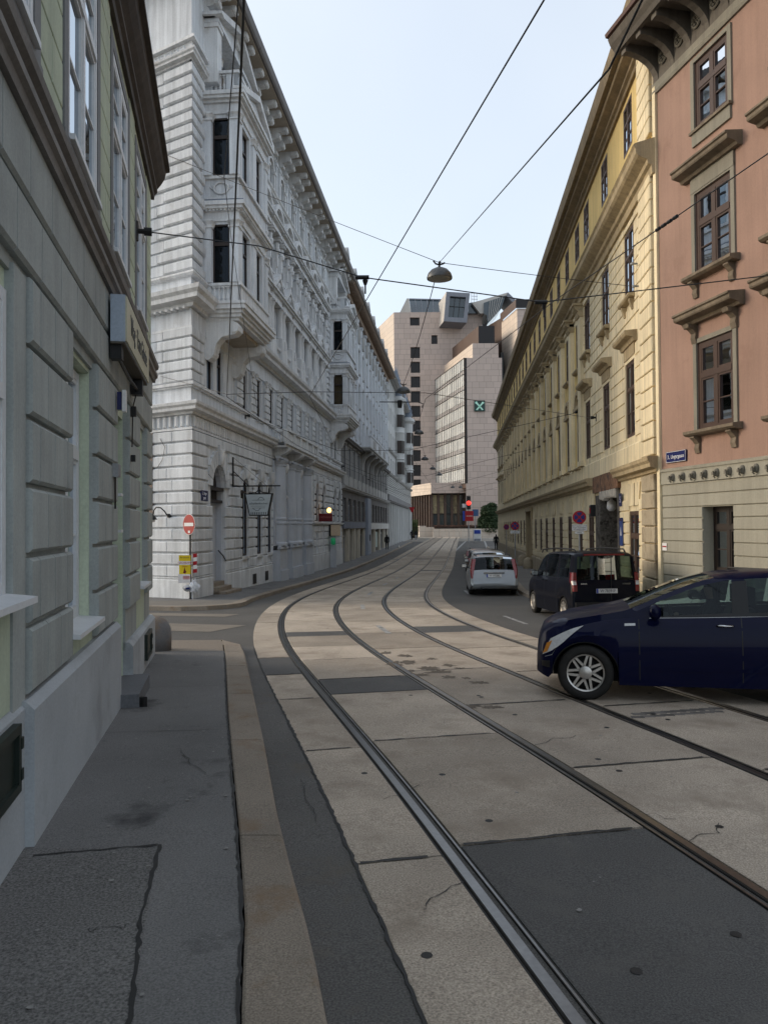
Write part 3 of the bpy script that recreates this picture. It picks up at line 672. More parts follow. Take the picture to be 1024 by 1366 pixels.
# ------------------------------------------------------------------ white palatial house at the corner
m_w = M('white_plaster', (.65,.67,.695), .82, .1, .6, .06, 25, .1, 90, streak=.26, dirt=((.42,.415,.405), .7, .56, .82))
m_wb = M('white_stone_blocks', (.63,.645,.66), .82, .1, .9, .07, 30, .14, 110, streak=.26, rnd=.06, dirt=((.42,.41,.395), .8, .56, .82))
m_wt = M('white_trim', (.65,.655,.66), .8, .08, 1., .06, 25, streak=.22, dirt=((.36,.315,.26), 1.3, .58, .82))
m_wcol = M('portal_blue_grey', (.48,.505,.55), .8, .08, 1, .06, 30, streak=.12)
m_lead = M('lead_flashing', (.16,.19,.24), .5, .12, 3)
m_wwin = M('dark_brown_window', (.03,.02,.016), .45, .15, 6)
m_gut = M('gutter_metal', (.1,.085,.078), .5, .15, 3)
m_soff = M('soffit_ochre', (.36,.31,.25), .85, .1, 2)
wr = thing('white_palace', 'ornate white corner house with oriels, columns, pediments and a bracketed roof cornice', 'building', WHITE.pt(24.5, 0), WHITE.rot())
Wf = Fac(wr, -1, 24.5); U0, U1 = 24.5, 57.7
MT = math.tan(R(58.05))          # mitre of the sharp corner
def qprof(H, p, c): return [(-.02,-H/2),(p-c,-H/2),(p,-H/2+c),(p,H/2-c),(p-c,H/2),(-.02,H/2)]
AX = [30.85 + 2.31*k for k in range(10)]
gf_ops = [(26.48,28.05,.1,4.85,1),(30.3,31.3,1.42,4.58,1),(32.6,33.62,1.42,4.58,1),(34.5,35.42,1.42,4.58,1),(37.2,38.15,1.0,4.9,1),(40.75,41.8,.2,4.9,1),
          (46.7,47.75,2.95,5.3,1),(49.1,50.2,2.95,5.3,1),(53.7,54.85,2.95,5.3,1),(55.8,56.95,2.95,5.3,1),(46.9,47.5,.4,2.2),(49.3,49.9,.4,2.4),(54.2,55.0,1.2,2.3)]
f1_ops = [(26.1,26.8,7.42,9.1),(27.25,27.95,7.42,9.1)] + [(a-.5,a+.5,7.42,9.1) for a in AX] + [(53.0,53.7,7.42,9.1),(54.6,55.4,7.42,9.1)]
f2_ops = [(a-.52,a+.52,11.15,12.98) for a in AX[:9]]
f3_ops = [(a-.48,a+.48,14.75,16.5) for a in AX[:9]]
f4_ops = [(a-.42,a+.42,18.45,20.03,1) for a in AX[:9]]
for z0, z1, ops, d in ((-1,6.0,gf_ops,.11),(6.0,10.0,f1_ops,.16),(10.0,14.0,f2_ops,.14),(14.0,18.0,f3_ops,.12),(18.0,21.4,f4_ops + [(26.3,27.3,18.55,20.2,1),(27.7,28.7,18.55,20.2,1),(53.1,54.1,18.55,20.2,1),(55.2,56.2,18.55,20.2,1)],.14)):
    m = Wf.mb(); m.wall(U0, U1, z0, z1, 0, ops, d)
    if z0 >= 18: m.add([(U1,0,6),(U1,-10,6),(U1,-10,21.4),(U1,0,21.4)], [(0,1,2,3)])
    Wf.put('storey_wall', m, m_w)
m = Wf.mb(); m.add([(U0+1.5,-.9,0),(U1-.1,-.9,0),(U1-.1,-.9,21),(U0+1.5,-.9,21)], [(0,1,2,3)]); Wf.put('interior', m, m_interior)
# ---- ground floor stones
PL = .94
gr_rows = rows(PL, 5.83, 12)
stone_ops = [(26.48-.0,28.05+.0,0,3.9),(26.0,28.55,3.75,5.45)] + [(a,b,0,4.0) for a,b,_,_,_ in gf_ops[1:4]] + [(a-.32,b+.32,3.9,5.0) for a,b,_,_,_ in gf_ops[1:4]]
block_rows(Wf, 'stone_block', m_wb, 25.0, 35.5, gr_rows, 1.05, stone_ops, 0, .085, .025, .014, .062)
for z0, z1 in gr_rows: Wf.inst('stone_block', 'cornerstone', lambda m: m.extr(qprof(.345, .085, .025), 0, .49, MT), m_wb, U0, 0, (z0+z1)/2)
block_rows(Wf, 'stone_block', m_wb, 46.2, U1-.05, rows(2.95,5.83,7), 1.2, [o[:4] for o in gf_ops[6:10]], 0, .09, .03, .02, .08)
block_rows(Wf, 'stone_block', m_wb, 46.2, U1-.05, rows(.9,2.7,4), 1.2, [o[:4] for o in gf_ops[10:]], 0, .06, .03, .02, .06)
m = Wf.mb(); m.mould(46.0, U1, 0, [(.12,2.72,2.8),(.18,2.8,2.88)]); Wf.put('string_course', m, m_wt)
def voussoirs(fc, cx, zs, r0, r1, n, mat, proj=.1):
    for i in range(n):
        a0, a1 = 180*i/n + .9, 180*(i+1)/n - .9
        key = i == n//2
        fc.inst('voussoir', ('vou', round(r0,2), round(r1,2), i, n), lambda m: m.ring(0, 0, r0 + .01, r1 + (.22 if key else 0), -.02, proj + (.07 if key else 0), a0, a1, 2), mat, cx, 0, zs)
for i, o in enumerate(gf_ops[:4]):
    r = (o[1]-o[0])/2; voussoirs(Wf, (o[0]+o[1])/2, o[3]-r, r, r + (.52 if i == 0 else .36), 11 if i == 0 else 7, m_wb)
    # carved head on the keystone
    Wf.inst('keystone_mask', ('mask', i == 0), lambda m: (m.lathe(0, .02, [(.001,-.3),(.07,-.26),(.12,-.1),(.15,.05),(.13,.2),(.16,.27),(.001,.3)], 8),), m_wt, (o[0]+o[1])/2, .14, o[3] + .28, smooth=True)
for o in gf_ops[6:10]:
    r = (o[1]-o[0])/2; voussoirs(Wf, (o[0]+o[1])/2, o[3]-r, r, r+.3, 5, m_wb)
# plinth and its cap
pz = lambda a, b: Wf.mb()
for a, b in ((U0, 26.46), (28.07, 35.3), (43.9, U1)):
    m = Wf.mb(); m.extr([(-.1,-1),(.11,-1),(.11,PL-.09),(.07,PL-.06),(.07,PL-.04),(.10,PL-.02),(.10,PL+.02),(-.1,PL+.02)], a, b, MT if a == U0 else 0); Wf.put('plinth', m, m_wb)
for u in (32.0, 34.1):
    m = Wf.mb(); m.box(u-.28, u+.28, .1, .125, .2, .62); Wf.put('cellar_vent', m, m_black)
# window aprons
for o in gf_ops[1:4]:
    m = Wf.mb(); m.box(o[0]-.06, o[1]+.06, 0, .09, 1.3, 1.42); Wf.put('sill', m, m_wt)
# door with steps
m_door = M('oak_door_grey', (.035,.028,.026), .55, .15, 4)
m = Wf.mb(); m.box(26.5,28.03,-.33,-.27,3.55,4.05); m.box(26.46,28.07,-.31,-.05,3.5,3.6); m.box(26.44,28.09,-.31,-.0,3.93,4.06); d_ = Wf.put('door_transom', m, m_door)
m = Wf.mb(); m.box(26.5,28.03,-.34,-.3,.5,3.5); Wf.put('door', m, m_wcol)
m = Wf.mb(); m.box(28.05,28.16,-.4,-.1,-.2,4.1); m.ring(27.265,4.065,.785,.9,-.4,-.1,0,180,12); m.box(26.37,26.48,-.4,-.1,-.2,4.1); Wf.put('door_reveal', m, m_wcol)
m = Wf.mb(); m.ring(27.265, 4.06, .001, .77, -.33, -.28, 0, 180, 10); Wf.put('fanlight', m, m_door)
for i, (w0, w1, z) in enumerate(((-.35,.02,.62),(-.35,.3,.47),(-.35,.58,.32))):
    m = Wf.mb(); m.box(26.5-.0, 28.03+(.35 if i==2 else .0), w0, w1, -.2, z-.0); Wf.put('door_step', m, m_granite)
m = Wf.mb(); m.tube([(27.98,-.2,1.75),(27.98,-.02,1.55),(27.98,.1,1.35)], .022, 6); Wf.put('handrail', m, m_black)
m_shop = glass_mat('milky_glass', (.5,.55,.5), 1.6, .05, .08)
m_blind = M('window_blind_green', (.12,.14,.12), .8, .1, 2)
def arched_window(fc, o, w, mat, zf=0, blind=False):
    a, b, c_, d_ = o[:4]; r = (b-a)/2; H = d_-r-c_
    f = window(fc, (a+b)/2, c_, w, b-a, H, mat, .06, .06, 2, 0, (2,), .03, .3, True, GLASS2)
    k = ('archlight', round(r,2))
    def bl(m): m.ring(0,0,r-.06,r-.002,-.06,0,0,180,10); m.box(-.03,.03,-.055,-.005,0,r-.05)
    q = fc.inst('arch_light', k, bl, mat, (a+b)/2, w, d_-r)
    fc_ = MB(fc.sg, 0); n = 10; V = [((r-.05)*math.cos(math.pi*i/n), -.03, (r-.05)*math.sin(math.pi*i/n)) for i in range(n+1)]; fc_.add(V, [tuple(range(n+1))]); obj('pane', fc_, GLASS2, q)
    return f
for o in gf_ops[1:4]:
    f = arched_window(Wf, o, -.04, m_wwin); m = Wf.mb(); m.box(o[0]+.02,o[1]-.02,-.3,-.29,o[2]+.05,o[3]-.9); Wf.put('window_blind', m, m_blind)
for o in gf_ops[6:10]: arched_window(Wf, o, -.06, m_wwin)
for o in gf_ops[10:]: window(Wf, (o[0]+o[1])/2, o[2], -.1, o[1]-o[0], o[3]-o[2], m_black, .05, .05, 1, 0, (1,), 0, .2, True)
# ---- portal of three column groups
for i, (a, b) in enumerate(((35.5,37.0),(38.2,40.65),(41.9,43.8))):
    m = Wf.mb(); m.box(a-.05,b+.05,.0,.42,-1,1.5); m.box(a-.1,b+.1,.0,.48,-1,.55); m.mould(a,b,.36,[(.06,1.5,1.56),(.12,1.56,1.66),(.05,1.66,1.78)]); Wf.put('pedestal', m, m_wcol)
    cols = [((a+b)/2, .3)] if i != 1 else [(a+.55,.3),(b-.55,.3)]
    m = Wf.mb(); m.box(a,b,-.02,.16,1.7,5.75); Wf.put('pilaster', m, m_wcol)
    for cu, cw in cols:
        rr = .44 if i != 1 else .4
        Wf.inst('column', ('pcol', rr), lambda m: m.lathe(0,0,[(rr+.06,0),(rr+.06,.1),(rr,.16),(rr,1.0),(rr+.04,1.03),(rr+.04,1.1),(rr-.01,1.13),(rr-.01,1.2),(rr+.03,1.23),(rr+.03,1.3),(rr-.01,1.33),(rr-.05,3.75),(rr,3.8),(rr-.02,3.85),(rr+.06,3.95),(rr+.1,4.05)], 20), m_wcol, cu, .12, 1.72, smooth=True, ang=40)
    m = Wf.mb(); m.mould(a,b,.3,[(.08,5.72,5.82),(.16,5.82,5.92)]); Wf.put('capital', m, m_wcol)
    # balcony bracket
    m = Wf.mb(); pr = [(0,5.95),(.25,5.97),(.5,6.08),(.72,6.2),(.78,6.3),(.7,6.36),(0,6.36)]; m.extr(pr, (a+b)/2-.25, (a+b)/2+.25); Wf.put('bracket', m, m_wt)
for o in gf_ops[4:6]:
    m = Wf.mb(); m.box(o[1],o[1]+.1,-.32,-.1,o[2],o[3]-.5); Wf.put('portal_reveal', m, m_wcol)
    r = (o[1]-o[0])/2; cx = (o[0]+o[1])/2
    m = Wf.mb(); m.ring(cx, o[3]-r, r, r+.16, 0, .1, 0, 180, 12); Wf.put('archivolt', m, m_wt)
    m = Wf.mb(); m.mould(o[0]-.2,o[0]-.02,0,[(.14,4.0,4.06),(.18,4.06,4.18)]); m2 = Wf.put('impost', m, m_wt); m = Wf.mb(); m.mould(o[1]+.02,o[1]+.2,0,[(.14,4.0,4.06),(.18,4.06,4.18)]); Wf.put('impost', m, m_wt)
    m = Wf.mb(); m.lathe(cx,.2,[(.001,5.2),(.1,5.3),(.2,5.5),(.17,5.7),(.001,5.78)],8); Wf.put('keystone_mask', m.mesh('mask', True), m_wt)
    arched_window(Wf, o, -.25, m_wwin)
# balcony over the portal
m = Wf.mb(); m.box(35.4,43.7,.0,.72,6.36,6.42); m.mould(35.5,43.6,.7,[(.02,6.42,6.5),(.1,6.5,6.6)]); Wf.put('balcony_slab', m, m_wt)
m = Wf.mb(); m.box(35.45,43.65,.62,.82,7.12,7.22); m.box(35.45,35.6,.1,.62,7.12,7.22); m.box(43.5,43.65,.1,.62,7.12,7.22); Wf.put('balcony_rail', m, m_wt)
for u in frange(35.55, 43.55, 1.6): 
    m = Wf.mb(); m.box(u-.16,u+.16,.6,.8,6.6,7.12); Wf.put('balcony_pier', m, m_wt)
for u in frange(35.55, 43.55, 1.6)[:-1]:
    m = Wf.mb(); m.box(u+.16,u+1.44,.66,.72,6.6,7.12); Wf.put('balcony_panel', m, m_w)
    for du in (.5,1.1): m = Wf.mb(); m.box(u+du-.2,u+du+.2,.72,.745,6.7,7.04); Wf.put('panel_moulding', m, m_wt)
for k in range(3): Wf.inst('baluster', 'bal6', lambda m: baluster(m, .52, .07), m_wt, 35.5, .2+.15*k, 6.6)
# ---- frieze of the ground floor
J = Wf.mb(); u = U0 + .2
while u < U1 - .2:
    if not 35.3 < u < 43.8:
        J.cham(u-.07, u+.07, 0, .09, 5.93, 6.3, .03)
    u += .27
o = Wf.put('frieze_bracket', J, m_wt); o['kind'] = 'stuff'
m = Wf.mb(); m.extr([(0,5.83),(.07,5.83),(.07,5.9),(0,5.9)], U0, U1, MT); Wf.put('architrave', m, m_wt)
cor = lambda z, p, h: [(-.05,z),(p*.25,z),(p*.3,z+h*.2),(p*.75,z+h*.3),(p*.78,z+h*.55),(p*.95,z+h*.72),(p,z+h*.95),(p*.9,z+h),(-.05,z+h*1.08)]
m = Wf.mb(); m.extr(cor(6.33,.42,.38), U0, U1+.0, MT); Wf.put('ground_cornice', m, m_wt)
# attic zone under first floor windows: panels
for i, a in enumerate(AX):
    m = Wf.mb(); m.box(a+.72,a+1.58,0,.07,6.75,7.28); Wf.put('apron_pad', m, m_w)
m = Wf.mb(); m.extr([(0,7.24),(.07,7.24),(.07,7.3),(.13,7.3),(.13,7.4),(0,7.4)], U0, U1, MT); Wf.put('sill_band', m, m_wt)
# ---- first floor
for o in f1_ops:
    W = o[1]-o[0]; window(Wf, (o[0]+o[1])/2, o[2], -.09, W, o[3]-o[2], m_wwin, .06, .07, 2 if W > .8 else 1, .68, (1,1), .03, .2, True, GLASS2)
for i, a in enumerate(AX[:-1] + [29.85-1.155]):
    u = a + 1.155
    if i == len(AX)-1: u = 29.85
    m = Wf.mb(); m.box(u-.42,u+.42,0,.1,7.4,9.0); Wf.put('pilaster', m, m_w)
    for r in range(5):
        Wf.inst('stone_block', 'p1blk', lambda m: m.cham(-.44,.44,0,.06,-.13,.13,.02), m_wb, u, .09, 7.62+.3*r)
    for q in (-.3,.3): Wf.inst('capital', 'cap1', lambda m: (m.box(-.12,.12,0,.14,0,.05), m.lathe(0,.07,[(.06,.05),(.1,.12),(.13,.2)],6), m.box(-.13,.13,0,.16,.2,.25)), m_wt, u+q, .08, 8.92)
m = Wf.mb(); m.extr([(0,9.18),(.05,9.18),(.05,9.26),(.03,9.26),(.03,9.8),(0,9.8)], U0, U1, MT); Wf.put('first_floor_frieze', m, m_w)
m = Wf.mb(); m.extr(cor(9.85,.6,.55), U0, U1, MT); Wf.put('first_floor_cornice', m, m_wt)
# ---- second floor: balustrade, paired columns, pediments
for i, a in enumerate(AX[:9]):
    for q in (-.36,-.18,0,.18,.36): Wf.inst('baluster', 'bal6b', lambda m: baluster(m, .5, .06), m_wt, a+q, .28, 10.47)
    m = Wf.mb(); m.box(a-.6,a+.6,.2,.36,10.97,11.07); Wf.put('balustrade_rail', m, m_wt)
    window(Wf, a, 11.15, -.07, 1.04, 1.83, m_wwin, .06, .07, 2, .66, (1,1), .03, .2, True, GLASS2)
for i in range(10):
    u = AX[0] - 1.155 + 2.31*i
    if i == 9: continue
    m = Wf.mb(); m.box(u-.55,u+.55,0,.44,10.45,11.12); Wf.put('pedestal', m, m_wt)
    for q in (-.33,.33):
        Wf.inst('column', 'c2', lambda m: (m.box(-.17,.17,-.17,.17,0,.5), m.lathe(0,0,[(.16,.5),(.17,.56),(.135,.6),(.14,1.0),(.12,1.62),(.14,1.66)],12), m.lathe(0,0,[(.12,1.66),(.15,1.72),(.19,1.84),(.2,1.88)],8), m.box(-.2,.2,-.2,.2,1.88,1.95)), m_wt, u+q, .26, 11.12, smooth=True, ang=35)
    m = Wf.mb(); m.box(u-.6,u+.6,0,.1,11.12,13.05); Wf.put('column_back', m, m_w)
for i, a in enumerate(AX[:9]):
    m = Wf.mb(); m.mould(a-.62,a+.62,0,[(.4,13.08,13.2),(.34,13.2,13.48),(.44,13.48,13.58),(.52,13.58,13.66)]); Wf.put('entablature', m, m_wt)
    m = Wf.mb(); m.poly([(a-1.02,13.662),(a+1.02,13.662),(a,14.2)], 0, .3); p_ = Wf.put('pediment', m, m_w)
    m = Wf.mb(); m.poly([(a-1.14,13.67),(a-.93,13.67),(a,14.3),(a+.93,13.67),(a+1.14,13.67),(a+1.14,13.76),(a,14.52),(a-1.14,13.76)], 0, .5); Wf.put('raking_cornice', m, m_wt, p_)
    m = Wf.mb(); m.lathe(a, .36, [(.001,13.75),(.12,13.82),(.15,13.95),(.1,14.1),(.001,14.14)], 8); Wf.put('ornament', m.mesh('orn', True), m_wt, p_)
# quoins at both ends of the centre part
for z0, z1 in ((11.1,17.9),):
    block_rows(Wf, 'quoin', m_wb, 51.3, 52.5, rows(z0, z1, 17), 1.3, [], 0, .09, .04, .0, .07, stag=False)
# ---- third floor: hermae, waved pediments
m = Wf.mb(); m.mould(30, 52.4, 0, [(.1,14.56,14.62),(.16,14.62,14.7)], False, False); Wf.put('sill_band', m, m_wt)
for i, a in enumerate(AX[:9]):
    window(Wf, a, 14.75, -.05, .96, 1.75, m_wwin, .055, .07, 2, .66, (1,1), .03, .2, True, GLASS2)
    for q in (-.68,.68):
        Wf.inst('herm', 'herm', lambda m: (m.box(-.11,.11,0,.16,0,.35), m.poly([(-.09,.35),(.09,.35),(.16,1.05),(-.16,1.05)],0,.2), m.lathe(0,.17,[(.001,.95),(.14,1.0),(.17,1.15),(.1,1.28),(.11,1.36),(.12,1.45),(.06,1.55),(.001,1.56)],8), m.box(-.19,.19,0,.36,1.56,1.66), m.box(-.23,.23,0,.42,1.66,1.75)), m_wt, a+q, 0, 14.75, smooth=True, ang=35)
    m = Wf.mb(); m.mould(a-.6,a+.6,0,[(.38,16.52,16.64),(.32,16.64,16.86),(.46,16.86,16.95),(.52,16.95,17.04)]); Wf.put('entablature', m, m_wt)
    m = Wf.mb(); m.ring(a, 16.75, .82, 1.02, 0, .5, 22, 158, 12, .98); m.ring(a, 16.75, .62, .74, 0, .34, 24, 156, 10); p_ = Wf.put('segmental_pediment', m, m_wt)
    m = Wf.mb(); m.ring(a, 16.75, .001, .66, 0, .22, 26, 154, 8); Wf.put('tympanum', m, m_w, p_)
for i in range(9):
    m = Wf.mb(); u = AX[i] + 1.155; m.box(u-.2,u+.2,0,.14,17.1,18.05); Wf.put('pier', m, m_w)
m = Wf.mb(); m.extr(cor(18.06,.34,.3), 30, 52.4); Wf.put('third_floor_cornice', m, m_wt)
# ---- fourth floor arches, pilasters
for i, a in enumerate(AX[:9]):
    arched_window(Wf, f4_ops[i], -.07, m_wwin)
    m = Wf.mb(); m.ring(a, 20.03-.42, .43, .6, 0, .1, 0, 180, 10); Wf.put('archivolt', m, m_wt)
    for q in (-.56,.56):
        Wf.inst('pilaster', 'pil4', lambda m: (m.box(-.11,.11,0,.12,0,1.12), m.box(-.14,.14,0,.16,1.12,1.24)), m_wt, a+q, 0, 18.38)
    for q in (-.82,.82): Wf.inst('pilaster', 'pil4b', lambda m: (m.box(-.1,.1,0,.16,0,1.65), m.box(-.14,.14,0,.2,1.65,1.8)), m_w, a+q, 0, 18.38)
m = Wf.mb(); m.mould(30, 52.4, 0, [(.08,20.16,20.22),(.12,20.22,20.28)], False, False); Wf.put('frieze_band', m, m_wt)
# ---- console pairs under the eaves
def console(m):
    m.extr([(0,0),(.12,.02),(.24,.1),(.26,.2),(.2,.28),(.32,.3),(.5,.36),(.62,.46),(.62,.58),(.55,.62),(.8,.66),(.95,.74),(.98,.84),(0,.84)], -.17, .17)
    for (y, z, r) in ((.2,.14,.1),(.52,.46,.12),(.88,.76,.1)): m.tube([(-.2,y,z),(.2,y,z)], r, 8)
for i in range(14):
    u = 26.2 + 2.31*i
    for q in (-.42,.42): Wf.inst('console', 'cons', console, m_wt, u+q, 0, 20.34)
    if i < 13:
        m = Wf.mb(); m.box(u+.85,u+1.46,.01,.05,20.5,21.0); Wf.put('frieze_panel', m, m_wt)
        m = Wf.mb(); m.box(u+1.02,u+1.29,.05,.056,20.58,20.92); Wf.put('attic_slot', m, m_black)
m = Wf.mb(); m.box(U0-1.0,U1,-.1,1.06,21.18,21.26); Wf.put('eave_soffit', m, m_soff)
for a, b in zip(frange(U0-1.1, U1, 2.8)[:-1], frange(U0-1.1, U1, 2.8)[1:]):
    m = Wf.mb(); m.extr([(1.0,21.22),(1.14,21.22),(1.2,21.3),(1.24,21.44),(1.26,21.55),(1.22,21.56),(1.1,21.4),(1.0,21.4)], a+.01, b-.01); Wf.put('gutter', m, m_gut)
m = Wf.mb(); m.add([(U0-1,1.1,21.45),(U1,1.1,21.45),(U1,-5,24.8),(U0+2,-5,24.8)], [(0,1,2,3)]); Wf.put('roof', m, M('roof_slate', (.07,.065,.065), .7, .2, 2))

# ---- oriels
def oriel(u0, u1):
    P = 1.2
    def W_(name, build, mat, par=None):
        m = Wf.mb(); build(m); return Wf.put(name, m, mat, par)
    side = lambda z0, z1: [(.33,.87,z0,z1)]
    o_ = W_('oriel', lambda m: (m.wall(u0,u1,10.3,17.75,P,[(u0+.55,u0+1.5,11.1,13.1),(u1-1.5,u1-.55,11.1,13.1),(u0+.55,u0+1.5,14.85,16.8),(u1-1.5,u1-.55,14.85,16.8)],.2),
                           m.add([(u0,0,17.75),(u1,0,17.75),(u1,P,17.75),(u0,P,17.75)], [(0,1,2,3)])), m_w)
    # side walls with one tall window each
    for us, sgn in ((u0,-1),(u1,1)):
        m = Wf.mb()
        for (w0,w1,z0,z1) in ((0,.3,10.3,17.75),(.9,P,10.3,17.75),(.3,.9,10.3,11.05),(.3,.9,13.12,14.82),(.3,.9,16.85,17.75)): m.add([(us,w0,z0),(us,w1,z0),(us,w1,z1),(us,w0,z1)], [(0,1,2,3)])
        Wf.put('oriel_side', m, m_w, o_)
        for z0, z1 in ((11.05,13.12),(14.82,16.85)):
            m = Wf.mb(); t = us - sgn*.06; hh = z1-z0
            for q in ((.3,.35,z0,z1),(.85,.9,z0,z1),(.35,.85,z0,z0+.06),(.35,.85,z1-.06,z1),(.35,.85,z0+hh*.64,z0+hh*.7)): m.box(min(t,us), max(t,us), q[0], q[1], q[2], q[3])
            wf_ = Wf.put('window', m, m_wwin, o_)
            m = Wf.mb(); m.add([(t,.35,z0),(t,.85,z0),(t,.85,z1),(t,.35,z1)], [(0,1,2,3)]); Wf.put('pane', m, GLASS2, wf_)
    W_('interior', lambda m: (m.box(u0+.15,u1-.15,-.1,.7,10.4,17.6),), m_interior, o_)
    if u0 > 50: W_('curtain', lambda m: m.box(u0+.1,u0+.14,.3,.9,11.1,13.1), M('curtain_orange', (.5,.3,.16), .9), o_)
    for a in (u0+1.025, u1-1.025):
        for z, H in ((11.1,2.0),(14.85,1.95)): f = window(Wf, a, z, P-.12, .95, H, m_wwin, .06, .07, 1, .66, (1,1), .03, .5, True, parent=o_)
    # corner pilasters with capitals
    for z0, z1 in ((11.05,12.95),(14.8,16.7)):
        for u, w in ((u0+.02,P-.12),(u0+.02,.12),(u1-.02,P-.12),((u0+u1)/2,P-.08)):
            W_('pilaster', lambda m: (m.box(u-.2,u+.2,w-.14,w+.17,z0,z1),), m_w, o_)
            W_('capital', lambda m: (m.box(u-.24,u+.24,w-.18,w+.21,z1,z1+.06), m.lathe(u,w+.02,[(.2,z1+.06),(.24,z1+.14),(.31,z1+.22)],8), m.box(u-.27,u+.27,w-.2,w+.24,z1+.22,z1+.27)), m_wt, o_)
    def band(name, st, mat=m_wt, w0=0):
        return W_(name, lambda m: [m.box(u0-p,u1+p,w0,P+p,a,b) for p, a, b in st], mat, o_)
    band('entablature', [(.05,13.22,13.3),(.03,13.3,13.55),(.08,13.55,13.62),(.2,13.62,13.72),(.27,13.72,13.86)])
    band('flashing', [(.25,13.862,13.9)], m_lead)
    band('sill', [(.1,14.7,14.8),(.05,14.0,14.06)])
    band('entablature', [(.05,16.98,17.06),(.03,17.06,17.35),(.12,17.35,17.45),(.24,17.45,17.55),(.3,17.55,17.68)])
    J = Wf.mb()
    for k in range(int((P)/.13)): J.box(u0-.16,u0-.05,.08+k*.13,.15+k*.13,13.56,13.62)
    for k in range(int((u1-u0)/.13)): J.box(u0+.06+k*.13,u0+.13+k*.13,P+.05,P+.16,13.56,13.62)
    q = Wf.put('dentil', J, m_wt, o_); q['kind'] = 'stuff'
    # wreath ornament in the panel
    W_('wreath', lambda m: (m.tube([(u0-.03,.6+.26*math.cos(a_),14.38+.2*math.sin(a_)) for a_ in [i*math.pi/6 for i in range(13)]], .035, 6), m.tube([(u0-.03,.2,14.45),(u0-.03,.35,14.3),(u0-.03,.3,14.5)], .025, 5), m.tube([(u0-.03,1.0,14.45),(u0-.03,.85,14.3),(u0-.03,.9,14.5)], .025, 5)), m_wt, o_)
    # pediment on the front of the upper storey
    c = (u0+u1)/2; W_('pediment', lambda m: (m.poly([(u0-.1,17.69),(u1+.1,17.69),(c,18.35)], P-.1, P+.12),), m_w, o_)
    W_('raking_cornice', lambda m: m.poly([(u0-.3,17.7),(u0-.02,17.7),(c,18.4),(u1+.02,17.7),(u1+.3,17.7),(u1+.3,17.8),(c,18.62),(u0-.3,17.8)], P-.1, P+.3), m_wt, o_)
    # parapet above with balusters on the side
    W_('parapet', lambda m: (m.box(u0+.0,u0+.14,.0,.3,17.76,18.4), m.box(u0,u0+.14,.78,P-.0,17.76,18.4), m.box(u0,u1,P-.14,P,17.76,18.4)), m_w, o_)
    W_('parapet_coping', lambda m: (m.box(u0-.05,u0+.2,0,P+.05,18.4,18.5), m.box(u0+.2,u1+.05,P-.2,P+.05,18.4,18.5)), m_wt, o_)
    for k in range(3): Wf.inst('baluster', 'balo', lambda m: baluster(m, .62, .065), m_wt, u0+.07, .4+.15*k, 17.77, o_)
    # foot: platform, scroll brackets
    W_('oriel_base', lambda m: [m.box(u0-p,u1+p,0,P+p,a,b) for p, a, b in ((.02,9.75,9.86),(.12,9.86,9.98),(.2,9.98,10.1),(.3,10.1,10.26),(.34,10.26,10.36))], m_wt, o_)
    W_('parapet', lambda m: (m.box(u0-.08,u0+.04,.0,.25,10.36,10.95), m.box(u0-.08,u0+.04,.95,P+.08,10.36,10.95), m.box(u0-.08,u1+.08,P,P+.08,10.36,10.95), m.box(u0-.14,u1+.14,0,P+.14,10.95,11.04)), m_wt, o_)
    for k in range(4): Wf.inst('baluster', 'balo2', lambda m: baluster(m, .58, .075), m_wt, u0-.02, .36+.16*k, 10.37, o_)
    for u in (u0+.25, u1-.25):
        pr = [(0,8.45),(.12,8.4),(.26,8.5),(.34,8.72),(.42,9.0),(.6,9.2),(.85,9.25),(1.05,9.28),(1.2,9.4),(1.22,9.55),(1.15,9.68),(1.0,9.75),(0,9.75)]
        W_('bracket', lambda m: (m.extr(pr, u-.25, u+.25), m.tube([(u-.3,1.05,9.5),(u+.3,1.05,9.5)], .16, 10), m.tube([(u-.28,.2,8.66),(u+.28,.2,8.66)], .14, 10)), m_wt, o_)
    W_('oriel_soffit', lambda m: (m.box(u0+.5,u1-.5,0,1.0,9.6,9.75),), m_soff, o_)
oriel(25.9, 29.75); oriel(52.6, 56.9)
# loggia above the oriels: arches, gable hood
for u0, u1 in ((25.9,29.75),(52.6,56.9)):
    for o in ((u0+.4,u0+1.4,18.55,20.2,1),(u0+1.8,u0+2.8,18.55,20.2,1)):
        if u0 > 50: o = (o[0]+.1,o[1]+.1,*o[2:])
        arched_window(Wf, o, -.25, m_wwin)
        r = (o[1]-o[0])/2; m = Wf.mb(); m.ring((o[0]+o[1])/2, o[3]-r, r+.01, r+.16, 0, .12, 0, 180, 10); Wf.put('archivolt', m, m_wt)
    for u in (u0, u1): m = Wf.mb(); m.box(u-.25,u+.25,0,.55,18.0,19.9); m.box(u-.3,u+.3,0,.6,19.9,20.05); m.box(u-.25,u+.25,0,.5,20.05,20.5); Wf.put('pilaster', m, m_wt)
    c = (u0+u1)/2
    m = Wf.mb(); m.box(u0-.3,u1+.3,0,.62,20.06,20.2); m.poly([(u0-.4,20.2),(u1+.4,20.2),(c,21.15)], 0, .5); Wf.put('gable_hood', m, m_w)
    m = Wf.mb(); m.poly([(u0-.5,20.2),(u0-.2,20.2),(c,21.0),(u1+.2,20.2),(u1+.5,20.2),(u1+.5,20.3),(c,21.25),(u0-.5,20.3)], 0, .8); Wf.put('raking_cornice', m, m_wt)

